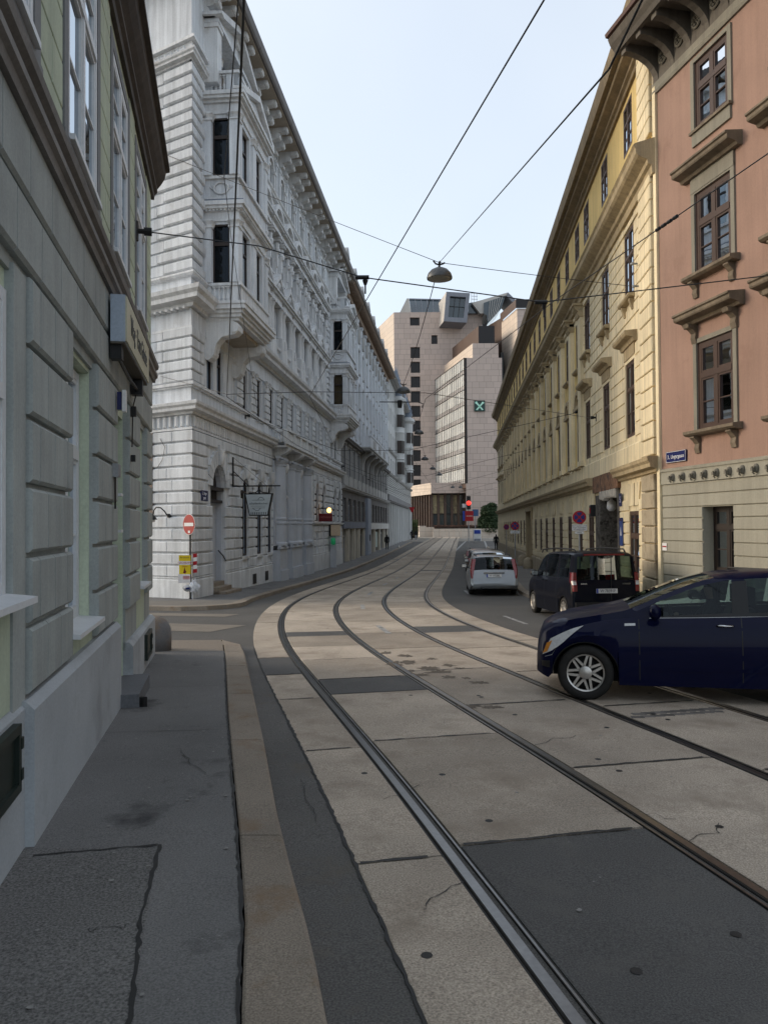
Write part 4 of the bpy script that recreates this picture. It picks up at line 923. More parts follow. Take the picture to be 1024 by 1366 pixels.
# ---- corner quoins and bands, both faces
sr = obj('side_front', None, None, wr); sr.matrix_world = Matrix.Identity(4)
inv = (Matrix.Translation(WHITE.pt(24.5,0)) @ Matrix.Rotation(WHITE.rot(), 4, 'Z')).inverted()
loc = inv @ Matrix.Translation(SIDE.pt(0, 0)) @ Matrix.Rotation(SIDE.rot(), 4, 'Z'); sr.matrix_basis = loc
Sf = Fac(sr, 1, 0.)
m = Sf.mb(); m.wall(0, 14, -1, 21.4, 0, [], .3); Sf.put('side_wall', m, m_w)
def corner_rows(rows_, proj, c, l0, l1, gap):
    """quoin stones, long and short alternating on both faces"""
    for i, (z0, z1) in enumerate(rows_):
        L1 = l0 if i % 2 else l1; H = round(z1-z0-gap, 3)
        Wf.inst('quoin', ('qw', L1, H, proj), lambda m: m.extr(qprof(H, proj, c), 0, L1, MT, -.4), m_wb, U0, 0, (z0+z1)/2)
        L2 = l1 if i % 2 else l0
        L2 = round(L2*1.25, 2); Sf.inst('quoin', ('qs', L2, H, proj), lambda m: m.extr(qprof(H, proj, c), 0, L2, MT, -.4), m_wb, 0, 0, (z0+z1)/2)
        L3 = round(2.15-L2, 2); Sf.inst('stone_block', ('qs3', L3, H), lambda m: m.cham(0, L3-.014, -.02, proj*.55, -H/2, H/2, .01), m_wb, L2+.03, 0, (z0+z1)/2)
corner_rows(rows(11.06, 18.0, 17), .11, .04, .95, 1.2, .075)
corner_rows(rows(7.42, 9.25, 5), .07, .03, 1.0, 1.25, .05)
for i, (z0, z1) in enumerate(gr_rows): Sf.inst('stone_block', ('cs', i % 2), lambda m: m.extr(qprof(.345, .085, .025), 0, .78 if i % 2 else 1.04, MT), m_wb, 0, 0, (z0+z1)/2)
block_rows(Sf, 'stone_block', m_wb, .79, 2.3, [r for i, r in enumerate(gr_rows) if i % 2], 1.5, [], 0, .085, .025, .016, .062, stag=False)
block_rows(Sf, 'stone_block', m_wb, 1.05, 2.3, [r for i, r in enumerate(gr_rows) if not i % 2], 1.5, [], 0, .085, .025, .016, .062, stag=False)
block_rows(Sf, 'stone_block', m_wb, 2.3, 9, gr_rows, 1.25, [], 0, .085, .025, .016, .062)
m = Sf.mb(); m.extr([(-.1,-1),(.11,-1),(.11,PL-.09),(.07,PL-.06),(.10,PL-.02),(.10,PL+.017),(-.1,PL+.017)], 0, 12, MT); Sf.put('plinth', m, m_wb)
# bands round the corner
for nm, z, p, h in (('ground_cornice',6.327,.42,.38),('first_floor_cornice',9.847,.6,.55),('key_cornice',18.05,.3,.25)):
    m = Sf.mb(); m.extr(cor(z, p, h), 0, 12, MT); Sf.put(nm, m, m_wt)
m = Sf.mb(); m.extr([(0,7.237),(.07,7.237),(.07,7.297),(.13,7.297),(.13,7.397),(0,7.397)], 0, 12, MT); Sf.put('sill_band', m, m_wt)
m = Sf.mb(); m.extr([(0,5.827),(.07,5.827),(.07,5.897),(0,5.897)], 0, 12, MT); m.extr([(0,9.177),(.05,9.177),(.05,9.257),(0,9.257)], 0, 12, MT); Sf.put('string_course', m, m_wt)
for fc, a, b in ((Wf,U0,25.8),(Sf,0,12)):
    m = fc.mb(); zz = 0 if fc is Wf else .003; m.extr([(0,10.88-zz),(.12,10.9-zz),(.18,10.96-zz),(.18,11.02-zz),(0,11.03-zz)], a, b, MT); fc.put('string_course', m, m_wt)
J = Sf.mb(); u = .1
while u < 3.2: J.cham(u-.07,u+.07,0,.09,5.93,6.3,.03); J.box(u-.05,u+.05,.0,.24,9.78,9.86); u += .27
o = Sf.put('frieze_bracket', J, m_wt); o['kind'] = 'stuff'
m = Wf.mb(); m.extr(cor(18.05,.3,.25), U0, 25.9, MT); m.extr([(0,18.3),(.12,18.3),(.12,18.62),(.26,18.62),(.26,18.72),(0,18.72)], U0, 25.9, MT); Wf.put('key_cornice', m, m_wt)
m = Sf.mb(); m.extr([(0,18.3),(.12,18.3),(.12,18.617),(.26,18.617),(.26,18.717),(0,18.717)], 0, 2.25, MT); Sf.put('key_frieze', m, m_wt)
for fc, uu, sg_ in ((Sf,.15,1),(Wf,U0+.1,1)):           # greek key relief, one unit at a time
    for k in range(6 if fc is Sf else 4):
        fc.inst('key_relief', 'gk', lambda m: [m.box(a,b,0,.02,c_,d_) for a,b,c_,d_ in ((0,.26,0,.03),(.0,.03,.03,.2),(.03,.2,.17,.2),(.17,.2,.08,.17),(.09,.17,.08,.11))], m_w, uu+.3*k, .12, 18.36)
m = Wf.mb(); m.extr([(0,18.72),(.1,18.72),(.1,21.2),(0,21.2)], U0, 25.75, MT); Wf.put('corner_pilaster', m, m_w)
m = Sf.mb(); m.extr([(0,18.72),(.1,18.72),(.1,21.2),(0,21.2)], 0, 2.1, MT); Sf.put('corner_pilaster', m, m_w)
m = Sf.mb(); m.box(2.25,3.4,0,.25,6.7,20.9); Sf.put('side_pilaster', m, m_w)
for z in (8.9, 13.2, 17.4):
    m = Sf.mb(); m.box(2.2,3.45,0,.32,z,z+.1); m.box(2.25,3.4,0,.28,z-.5,z); m.extr([(0,z-1.1),(.1,z-1.08),(.3,z-.7),(.34,z-.45),(.3,z-.4),(0,z-.4)],2.5,3.1); Sf.put('capital', m, m_wt)
m = Sf.mb(); m.box(-.6,12,-.1,1.05,21.183,21.263); Sf.put('eave_soffit', m, m_soff)
m = Sf.mb(); m.box(1.72,1.95,.06,.1,2.9,5.8); Sf.put('brown_panel', m, M('brown_panel', (.2,.15,.12), .8))
# ------------------------------------------------------------------ second and third house of the left row
m_b2 = M('pale_stucco', (.63,.65,.68), .82, .08, .6, .05, 20, streak=.15)
m_b2d = M('dark_grey_stone', (.15,.14,.135), .8, .12, .8, .1, 20, streak=.25, rnd=.06)
m_b2m = M('mid_grey_stone', (.22,.215,.215), .8, .1, .8, .1, 20, streak=.2)
m_b2t = M('stucco_trim', (.4,.395,.385), .82, .08, 1, .06, 20, streak=.25)
m_b2win = M('grey_window', (.3,.31,.33), .5, .1, 4)
m_soff2 = M('soffit_brown', (.32,.24,.185), .8, .12, 2)
m_creamshop = M('shop_cream', (.45,.41,.34), .75, .1, 1)
b2 = thing('grey_base_house', 'tall house with dark grey stone base and pale upper floors adjoining the white palace', 'building', WHITE.pt(57.75, 0), WHITE.rot())
B = Fac(b2, -1, 57.75); A0, A1 = 57.75, 97.8
ax2 = [59.3 + 2.95*k for k in range(13)]
gfo = [(a-.95,a+.95,3.05,4.85) for a in ax2 if not 72.6 < a < 76]
mzo = [(a-.75,a+.75,6.7,8.95) for a in ax2]
shop = [(58.6,60.6,-.4,2.4),(62.2,64.2,-.4,2.4),(66,67.2,-.4,2.4),(69.2,71.8,-.4,2.4),(78.2,80.6,-.4,2.3),(82.6,86,-.2,2.3),(88,91.5,-.2,2.3),(93.5,96.5,-.4,2.3)]
m = B.mb(); m.wall(A0,A1,-1,2.5,0,shop,.28); B.put('shop_wall', m, m_creamshop)
m = B.mb(); m.wall(A0,A1,2.5,5.75,0,gfo,.22); B.put('lower_wall', m, m_b2d)
m = B.mb(); m.wall(A0,A1,5.75,9.3,0,mzo,.19); B.put('mezzanine_wall', m, m_b2m)
upo = [(a-.55,a+.55,z,z+1.95) for a in ax2 for z in (10.1,13.2,16.3,19.2)]
m = B.mb(); m.wall(A0,A1,9.3,21.6,0,upo,.15); m.add([(A1,0,9),(A1,-10,9),(A1,-10,21.6),(A1,0,21.6)], [(0,1,2,3)]); B.put('upper_wall', m, m_b2)
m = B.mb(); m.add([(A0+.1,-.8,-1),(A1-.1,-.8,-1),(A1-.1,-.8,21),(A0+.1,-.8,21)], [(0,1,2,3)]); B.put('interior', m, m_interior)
for i, o in enumerate(shop):
    window(B, (o[0]+o[1])/2, o[2], -.2, o[1]-o[0], o[3]-o[2], m_b2d if i % 2 else m_b2win, .1, .08, 2, .8, (1,1), 0, .2, True, GLASS2)
for o in gfo:
    window(B, (o[0]+o[1])/2, o[2], -.15, 1.9, 1.8, m_b2win, .07, .07, 3, .7, (1,1), 0, .2, True, GLASS2)
for o in mzo:
    window(B, (o[0]+o[1])/2, o[2], -.12, 1.5, 2.25, m_b2win, .07, .07, 2, .68, (1,1), .03, .3, True, GLASS2)
    B.inst('window_surround', 'b2sur', lambda m: (m.box(-.9,-.75,0,.06,-.1,2.4), m.box(.75,.9,0,.06,-.1,2.4), m.box(-.95,.95,0,.12,2.4,2.52), m.box(-.9,.9,0,.16,-.2,-.08)), m_b2t, (o[0]+o[1])/2, 0, o[2])
for o in upo:
    window(B, (o[0]+o[1])/2, o[2], -.08, 1.1, 1.95, m_b2win, .06, .07, 2, .66, (1,1), .03, .3, True, GLASS2)
    B.inst('window_surround', 'b2sur2', lambda m: (m.box(-.7,-.55,0,.08,-.05,2.05), m.box(.55,.7,0,.08,-.05,2.05), m.box(-.75,.75,0,.16,2.05,2.2), m.box(-.72,.72,0,.2,-.15,-.03)), m_b2t, (o[0]+o[1])/2, 0, o[2])
# dark stone courses of the lower floor
block_rows(B, 'stone_block', m_b2d, A0, A1, rows(3.05,4.9,4), 1.3, gfo + [(73,75.6,0,6)], 0, .05, .02, .02, .05)
m = B.mb(); m.extr(cor(5.45,.35,.35), A0, A1); B.put('lower_cornice', m, m_b2t)
for i, a in enumerate(ax2):
    m = B.mb(); m.box(a-1.2,a+1.2,.02,.16,5.85,6.5); B.put('parapet_panel', m, m_b2t)
m = B.mb(); m.extr(cor(9.2,.45,.35), A0, A1); B.put('mezzanine_cornice', m, m_b2d)
for i in range(14):
    u = A0 + .05 + 2.95*i; u = min(u, A1-.35)
    m = B.mb(); m.box(u,u+.45,0,.22,9.6,20.6); m.box(u-.08,u+.53,0,.3,20.6,20.8); m.box(u-.06,u+.51,0,.28,9.6,9.9); B.put('pilaster', m, m_b2)
    B.inst('garland', 'garl', lambda m: (m.lathe(0,.12,[(.001,0),(.12,.15),(.22,.5),(.16,.9),(.25,1.2),(.001,1.35)],8),), m_b2t, u+.22, .14, 18.6, smooth=True)
# shop fascias
m = B.mb(); m.box(58.2,72.8,.02,.14,2.45,2.98); B.put('shop_fascia', m, M('fascia_blue_grey', (.13,.15,.2), .6))
m = B.mb(); m.box(76.6,97.2,.02,.2,2.3,2.92); f_ = B.put('shop_fascia', m, M('fascia_white', (.5,.49,.47), .6))
m = B.mb(); m.box(73.0,75.7,.0,.3,-.5,5.3); B.put('pier', m, M('pier_blue_grey', (.27,.3,.36), .7, .1, 1))
for u in (61.4,65.1,68.2,77.4,81.6,87,92.5): m = B.mb(); m.box(u-.5,u+.5,0,.08,-.6,2.42); B.put('shop_pilaster', m, m_creamshop)
m = B.mb(); m.box(74.2,74.9,.3,.36,1.2,1.8); B.put('pier_sign', m, m_black)
m = B.mb(); m.box(83,85.6,-.15,-.12,.3,2.0); B.put('shop_poster', m, M('poster_mint', (.42,.52,.47), .6))
# balcony on curved brackets
m = B.mb(); m.mould(69.6,86.5,0,[(1.0,9.45,9.6),(1.1,9.6,9.75)]); B.put('balcony_slab', m, m_b2t)
m = B.mb(); m.box(69.5,86.6,.85,1.0,9.75,10.8); m.box(69.5,69.7,0,.85,9.75,10.8); m.box(69.4,86.7,.8,1.05,10.8,10.95); B.put('balcony_parapet', m, m_b2)
for u in (70.5,74.5,78.5,82.5,85.6):
    m = B.mb(); m.extr([(0,7.3),(.15,7.3),(.2,8.2),(.4,8.8),(.8,9.1),(1.05,9.2),(1.08,9.45),(0,9.45)], u-.2, u+.2); m.tube([(u-.25,.95,9.28),(u+.25,.95,9.28)], .14, 8); B.put('bracket', m, m_b2t)
for u in (71.5,76.5,81.5): m = B.mb(); m.box(u,u+2.2,1.0,1.04,9.95,10.6); B.put('parapet_panel', m, m_b2t)
# eaves and dormers
m = B.mb(); m.box(A0,A1,-.1,1.0,21.5,21.62); m.box(A0,A1,-.1,.3,20.9,21.5); B.put('eave_soffit', m, m_soff2)
J = B.mb()
for i in range(95): J.box(A0+.2+i*.42,A0+.36+i*.42,.3,.95,21.36,21.5)
o = B.put('rafter_end', J, m_soff2); o['kind'] = 'stuff'
m = B.mb(); m.extr([(.95,21.55),(1.1,21.6),(1.15,21.85),(1.0,21.86)], A0, A1); B.put('gutter', m, m_gut)
m_r2 = M('mansard_slate', (.09,.085,.085), .7, .2, 1.5)
m = B.mb(); m.add([(A0,1.05,21.8),(A1,1.05,21.8),(A1,-1.6,25.2),(A0,-1.6,25.2)], [(0,1,2,3)]); m.add([(A0,-1.6,25.2),(A1,-1.6,25.2),(A1,-7,26.5),(A0,-7,26.5)], [(0,1,2,3)]); m.add([(A1,1.05,21.8),(A1,-1.6,25.2),(A1,-7,26.5),(A1,-7,21.8)], [(0,1,2,3)]); m.add([(A0,1.05,21.8),(A0,-1.6,25.2),(A0,-7,26.5),(A0,-7,21.8)], [(0,1,2,3)]); B.put('roof', m, m_r2)
for u in frange(60, 95, 5):
    m = B.mb(); m.box(u-.8,u+.8,-1.2,.2,22.4,24.0); m.poly([(u-1,24.0),(u+1,24.0),(u,24.7)], -1.2, .35); d_ = B.put('dormer', m, m_b2t)
    m = B.mb(); m.box(u-.5,u+.5,.2,.21,22.6,23.8); B.put('pane', m, m_black, d_)

b3 = thing('turret_house', 'far pale house with rounded turrets and slatted storey at the row end', 'building', WHITE.pt(97.85, 0), WHITE.rot())
C = Fac(b3, -1, 97.85); C0, C1 = 97.85, 149
m_b3 = M('cream_grey_stucco', (.53,.53,.52), .82, .08, .5, .05, 15, streak=.2)
ax3 = [100 + 3.3*k for k in range(15)]
o3 = [(a-.6,a+.6,z,z+2.1) for a in ax3 for z in (9.6,13,16.4,19.6)] + [(a-.9,a+.9,1.2,4.6) for a in ax3]
m = C.mb(); m.wall(C0,C1,-1,22.6,0,o3,.18); m.add([(C1,0,-1),(C1,-12,-1),(C1,-12,22.6),(C1,0,22.6)], [(0,1,2,3)]); C.put('wall', m, m_b3)
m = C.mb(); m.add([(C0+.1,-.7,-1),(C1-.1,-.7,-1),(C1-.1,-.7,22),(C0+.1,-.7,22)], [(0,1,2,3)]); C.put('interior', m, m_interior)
for o in o3: window(C, (o[0]+o[1])/2, o[2], -.1, o[1]-o[0], o[3]-o[2], m_b2win, .08, .08, 2, .66, (1,1), 0, .2, True, GLASS2)
for i in range(16):
    m = C.mb(); u = C0 + .2 + 3.3*i; m.box(u,u+.6,0,.25,-.5,5.6); C.put('pilaster', m, m_b3)
block_rows(C, 'louvre_slat', m_b3, C0, C1, rows(6.7,9.1,9), 3.3, [], 0, .14, .05, .5, .12, stag=False)
for z, p in ((5.6,.5),(9.2,.4),(12.4,.3),(22.2,.9)):
    m = C.mb(); m.extr(cor(z,p,.35), C0, C1); C.put('cornice', m, m_b2m if z < 6 else m_b2t)
m = C.mb(); m.box(C0,C1,0,.2,5.95,6.7); C.put('parapet', m, m_b2m)
for u, r in ((112,.9),(134,1.0)):
    m = C.mb(); m.lathe(u, .3, [(.3,9.0),(r*.8,9.4),(r,9.8),(r,12.2),(r+.15,12.35),(r,12.5),(r,16),(r+.15,16.2),(r,16.4),(r,20.4),(r+.4,20.8),(r+.4,21.1),(r*.7,21.6)], 20); t_ = C.put('turret', m.mesh('turret', True, 40), m_b3)
    for z in (10.1,13.2,17.0):
        for a_ in (-70,-20,30,80):
            aa = R(a_); cx, cw = u + r*math.sin(aa), .3 + r*math.cos(aa)
            w_ = MB(); w_.box(-.35,.35,-.06,.03,0,1.8); obj('window', w_, m_wwin, t_, C.at(cx, cw, z), (0,0,aa))
    m = C.mb(); m.lathe(u, .3, [(r*.75,21.5),(r*.8,22.6),(r*.9,22.8),(r*.4,23.6),(r*.25,24.4),(.12,25),(.05,25.6),(.001,26)], 14); C.put('turret_cap', m.mesh('cap', True, 40), m_lead)
m = C.mb(); m.add([(C0,.9,22.5),(C1,.9,22.5),(C1,-4,25.5),(C0,-4,25.5)], [(0,1,2,3)]); C.put('roof', m, m_r2)
for u in (106,112,124,130,136,142):
    m = C.mb(); m.lathe(u, .5, [(.3,22.6),(.35,23.2),(.2,23.5),(.3,23.9),(.1,24.3),(.001,24.9)], 8); C.put('finial', m.mesh('finial', True), m_lead)
# ------------------------------------------------------------------ long yellow house on the right
m_y = M('yellow_plaster', (.7,.515,.21), .85, .08, .8, .05, 25, streak=.16)
m_yc = M('cream_plaster', (.75,.635,.42), .85, .1, .8, .06, 30, .08, 90, streak=.28, rnd=.05, dirt=((.46,.38,.25), 1.1, .58, .84))
m_yt = M('ochre_trim', (.4,.315,.19), .82, .1, 1, .07, 30, streak=.3, dirt=((.17,.13,.085), 1.6, .6, .8))
m_ye = M('eave_dark_ochre', (.22,.165,.095), .8, .15, 2, .08, 30, streak=.25)
m_ybr = M('yellow_window_brown', (.085,.052,.036), .5, .12, 5)
m_ypatch = M('flaking_plinth', (.36,.3,.21), .88, .14, 1.2, .12, 30, .4, 30, stain=((.2,.155,.1), 1.8, .52, .68))
yr = thing('yellow_house', 'long yellow four storey house with pilasters, rows of tall windows and a deep eave', 'building', YEL.pt(19.05, 0), YEL.rot())
Y = Fac(yr, 1, 19.05); V0, V1 = 19.05, 90.
A_ = [21.93, 25.33, 28.8]; Bx = [30.95 + 2.75*k for k in range(18)]; Cx = [80.6, 83.6, 86.8]
AX_ = A_ + Bx[0:] + Cx
AX_ = [a for a in AX_ if a < 89]
gy = [(a-.56,a+.56,1.17,2.97) for a in [21.63] + [28.3, 30.8, 33.55, 36.35, 39.05, 42.0, 44.7, 47.7] + [55.5+2.75*k for k in range(9)]]
gate = [(23.75,26.5,-.5,3.52), (49.9,53.3,-.5,3.5)]
f1 = [(a-.55,a+.55,5.05,7.14) for a in A_ + Cx] + [(a-.48,a+.48,4.83,7.05) for a in Bx]
f2 = [(a-.55,a+.55,8.92,10.83) for a in A_ + Cx] + [(a-.48,a+.48,8.72,10.6) for a in Bx]
f3 = [(a-.5,a+.5,13.08,14.45) for a in AX_]
for z0, z1, ops, d, mt in ((-1,4.0,gy+gate,.07,m_yc),(4.0,8.0,f1,.075,m_yc),(8.0,11.6,f2,.065,m_yc),(11.6,15.2,f3,.06,m_y)):
    m = Y.mb(); m.wall(V0,V1,z0,z1,0,ops,d)
    if z0 > 11: m.add([(V0,0,-1),(V0,-9,-1),(V0,-9,15.2),(V0,0,15.2)], [(0,1,2,3)])
    Y.put('storey_wall', m, mt)
m = Y.mb(); m.add([(V1,0,-1),(V1,-12,-1),(V1,-12,15.2),(V1,0,15.2)], [(0,1,2,3)]); Y.put('end_wall', m, m_yc)
for a, b, z0, z1 in ((V0+.1,23.6,-1,4),(26.75,V1-.1,-1,4),(V0+.1,V1-.1,4,15)):
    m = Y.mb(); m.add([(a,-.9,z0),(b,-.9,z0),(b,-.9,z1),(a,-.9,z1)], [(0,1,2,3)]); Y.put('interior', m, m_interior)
# windows
for i, o in enumerate(gy): window(Y, (o[0]+o[1])/2, o[2], .015, 1.12, 1.8, m_ybr, .075, .07, 2, .62, (2,1), .035, .7, i > 4)
for o in f1: window(Y, (o[0]+o[1])/2, o[2], .0, o[1]-o[0], o[3]-o[2], m_ybr, .065, .07, 2, .64, (2,1), .035, .7, o[0] > 31)
for o in f2: window(Y, (o[0]+o[1])/2, o[2], .012, o[1]-o[0], o[3]-o[2], m_ybr, .065, .07, 2, .62, (2,1), .035, .95, o[0] > 31)
for o in f3: window(Y, (o[0]+o[1])/2, o[2], .012, o[1]-o[0], o[3]-o[2], m_ybr, .055, .06, 2, .6, (2,1), .03, .9, o[0] > 29)
# banded stones: ground floor, and the smooth banding of the end blocks
block_rows(Y, 'stone_course', m_yc, 20.45, 30, rows(.75,3.3,8), 3.4, [(a-.02,b+.02,c_-.0,d_+.12) for a,b,c_,d_ in gy] + [(23.45,27.35,-.5,3.7)], 0, .045, .012, .02, .035, stag=False)
block_rows(Y, 'stone_course', m_yc, 30, V1, rows(.75,3.0,7), 3.2, [(a-.02,b+.02,c_-.0,d_+.12) for a,b,c_,d_ in gy] + [(49.7,53.5,-.5,3.7)], 0, .045, .012, .02, .035, stag=False)
for a in [o for o in gy if o[0] < 48]:                  # flat-arch voussoirs over the windows
    c = (a[0]+a[1])/2
    for k in range(-2, 3):
        Y.inst('voussoir', ('yv', k), lambda m: m.poly([(k*.22-.1,0),(k*.22+.1,0),(k*.3+.14,.62),(k*.3-.14,.62)], 0, .04 + (.02 if k == 0 else 0)), m_yc, c, 0, 3.12)
block_rows(Y, 'stone_course', m_yc, 20.45, 29.95, rows(5.0,7.55,7), 3.4, [(a-.08,b+.08,c_-.1,d_+.7) for a,b,c_,d_ in f1], 0, .03, .01, .014, .03, stag=False)
block_rows(Y, 'stone_course', m_yc, 20.45, 29.95, rows(8.3,11.2,8), 3.4, [(a-.08,b+.08,c_-.2,d_+.06) for a,b,c_,d_ in f2], 0, .03, .01, .014, .03, stag=False)
# corner pilaster of stacked quoins
for z0, z1, n in ((.4,3.85,8),(4.3,11.4,17),(12.2,15.0,7)):
    for a, b in rows(z0, z1, n):
        H = round(b-a-.03, 3)
        Y.inst('quoin', ('yq', H), lambda m: m.cham(-.62,.62,-.02,.11,-H/2,H/2,.02), m_yc if z0 > 1 else m_ypatch, 19.83, 0, (a+b)/2)
m = Y.mb(); m.box(V0,19.2,-.02,.03,-.5,15.0); Y.put('edge_strip', m, m_ypatch)
# plinth
for a, b in ((V0,23.6),(26.6,49.8),(53.4,V1)):
    m = Y.mb(); m.extr([(-.05,-1),(.09,-1),(.09,.62),(.05,.7),(-.05,.7)], a, b); Y.put('plinth', m, m_ypatch)
# gateway with broken stone
m_ravine = M('broken_stone', (.1,.09,.078), .95, .3, 3, .35, 14, 1., 9, dirt=((.03,.026,.022), 5, .5, .6))
m = Y.mb(); m.box(26.46,27.3,-.6,.06,-.5,3.6); Y.put('gate_jamb', m, m_ravine)
m = Y.mb(); m.box(23.5,23.74,-.6,.05,-.5,3.7); Y.put('gate_jamb', m, m_ravine)
m_pass = M('passage_plaster', (.42,.41,.4), .8, .08, 1)
m = Y.mb(); m.box(26.55,26.7,-4,-.6,-.5,3.6); Y.put('passage_wall', m, m_pass)
m = Y.mb(); m.box(23.5,26.7,-4,-.3,3.56,3.7); Y.put('passage_ceiling', m, m_pass)
m = Y.mb(); m.box(23.6,26.6,-4.1,-4,-.5,3.56); Y.put('gate', m, M('gate_grey', (.2,.195,.19), .7, .1, 1))
m = Y.mb(); m.box(23.4,27.6,-.05,.1,3.7,4.25); Y.put('gate_lintel', m, M('exposed_brick', (.2,.11,.065), .95, .35, 4, .3, 20, 1., 12, dirt=((.06,.045,.035), 3, .5, .65)))
for i in range(7):
    m = Y.mb(); u = 23.9 + .38*i; m.cham(u-.12,u+.14,-.1,.12,3.42+random.uniform(-.05,.05),3.72,.04); Y.put('broken_voussoir', m, M('pale_stone%d' % i, (.4,.37,.32), .9, .2, 4))
m = Y.mb(); m.lathe(26.1,-.25,[(.03,3.5),(.05,3.42),(.14,3.36),(.16,3.15),(.08,3.05)],10); Y.put('gate_lamp', m.mesh('gl', True), m_white)
m = Y.mb(); m.box(49.7,50.0,-.3,.12,-.5,3.6); m.box(53.2,53.5,-.3,.12,-.5,3.6); m.box(49.7,53.5,-.3,.16,3.5,3.75); Y.put('doorcase', m, m_yt)
m = Y.mb(); m.box(50.0,53.2,-.3,-.26,-.5,3.5); Y.put('door', m, m_ybr)
for u in (49.5,53.7): m = Y.mb(); m.lathe(u,.35,[(.3,-.5),(.32,.1),(.28,.4),(.15,.55),(.001,.58)],10); Y.put('guard_stone', m.mesh('gs', True), m_ypatch)
# cornices
for a, b in ((V0,23.35),(27.65,V1)):
    m = Y.mb(); m.extr(cor(3.88,.34,.36), a, b, .6 if a == V0 else 0); Y.put('ground_cornice', m, m_yt)
m = Y.mb(); m.extr([(0,4.27),(.06,4.27),(.06,4.78),(.03,4.82),(0,4.82)], 20.45, V1); Y.put('sill_zone', m, m_yc)
m = Y.mb(); m.extr([(-.02,11.1),(.1,11.1),(.12,11.3),(.2,11.34),(.22,11.44),(.42,11.54),(.48,11.6),(.5,11.74),(.55,11.8),(.5,11.84),(-.02,11.98)], V0-.1, V1, 0.); Y.put('main_cornice', m, m_yt)
m = Y.mb(); m.extr([(0,10.86),(.05,10.86),(.05,11.0),(0,11.02)], 20.4, V1); Y.put('architrave', m, m_yc)
m = Y.mb(); m.extr([(-.02,14.62),(.08,14.62),(.1,14.72),(.18,14.76),(.18,14.86),(.4,14.95),(.42,15.0),(.42,15.06),(-.02,15.06)], V0, V1); Y.put('eave_cornice', m, m_ye)
m = Y.mb(); m.extr([(.3,15.06),(.56,15.08),(.6,15.3),(.62,15.5),(.55,15.52),(.3,15.3)], V0-.2, V1+.2); Y.put('eave_gutter', m, m_ye)
m = Y.mb(); m.add([(V0-.2,.6,15.48),(V1,.6,15.48),(V1,-6,19),(V0-.2,-6,19)], [(0,1,2,3)]); m.add([(V0-.2,.6,15.48),(V0-.2,-6,19),(V0-.2,-6,15.1),(V0-.2,.4,15.1)], [(0,1,2,3)]); Y.put('roof', m, M('roof_dark', (.06,.055,.055), .7, .2, 2))
# hoods, sills of the end block
for i, a in enumerate(A_ + Cx):
    Y.inst('window_hood', 'yhood', lambda m: (m.extr([(0,0),(.1,0),(.14,.1),(.3,.14),(.34,.2),(.34,.27),(0,.3)], -.82, .82), m.box(-.62,.62,0,.06,-.32,0)), m_yt, a, 0, 7.56)
    Y.inst('sill', 'ysill', lambda m: (m.extr([(0,0),(.16,.03),(.2,.07),(.2,.12),(0,.14)], -.72, .72), m.extr([(0,-.3),(.06,-.28),(.14,-.05),(.14,0),(0,0)], -.55, -.4), m.extr([(0,-.3),(.06,-.28),(.14,-.05),(.14,0),(0,0)], .4, .55)), m_yt, a, 0, 8.78)
    Y.inst('window_surround', 'ysur', lambda m: (m.box(-.66,-.55,0,.035,-.05,2.2), m.box(.55,.66,0,.035,-.05,2.2), m.box(-.55,.55,0,.034,2.09,2.2)), m_yc, a, 0, 5.05)
# giant order in the middle: pilasters, arched lunettes, capitals
m_lun = M('lunette_ochre', (.34,.25,.13), .85, .1, 2)
for i, a in enumerate(Bx):
    Y.inst('arch_panel', 'ylun', lambda m: (m.ring(0,0,.46,.62,0,.09,0,180,12), m.ring(0,0,.3,.38,0,.05,0,180,10), m.box(-.7,.7,0,.12,-.16,-.02)), m_yt, a, .02, 7.28)
    Y.inst('lunette', 'ylun2', lambda m: m.ring(0,0,.001,.46,0,.02,0,180,10), m_lun, a, 0, 7.28)
    Y.inst('sill', 'ysill2', lambda m: m.extr([(0,0),(.14,.03),(.18,.08),(.18,.12),(0,.14)], -.62, .62), m_yt, a, 0, 8.58)
    Y.inst('sill', 'ysill3', lambda m: m.extr([(0,0),(.1,.03),(.12,.08),(0,.1)], -.58, .58), m_yt, a, .05, 4.75)
    u = a - 1.375
    if i == 0: u = a - 1.05
    Y.inst('pilaster', 'ypil', lambda m: (m.box(-.3,.3,0,.16,0,6.0), m.box(-.36,.36,0,.2,0,.2), m.box(-.34,.34,0,.19,5.9,6.0)), m_yc, u, 0, 4.83)
    Y.inst('capital', 'ycap', lambda m: (m.extr([(0,0),(.2,0),(.26,.12),(.22,.2),(.34,.3),(.38,.42),(0,.42)], -.34, .34), m.box(-.4,.4,0,.42,.42,.5)), m_yt, u, 0, 10.5)
    m = Y.mb(); m.box(a-.98,a+.98,0,.012,8.0,8.6); Y.put('frieze_panel', m, m_y)
for a in Bx: Y.inst('wall_field', 'yfield', lambda m: (m.box(-.98,-.49,0,.008,0,2.0), m.box(.49,.98,0,.008,0,2.0)), m_y, a, 0, 8.62)
for a in Bx: Y.inst('wall_field', 'yfield2', lambda m: (m.box(-.98,-.64,0,.009,0,3.0), m.box(.64,.98,0,.009,0,3.0)), m_y, a, 0, 4.95)
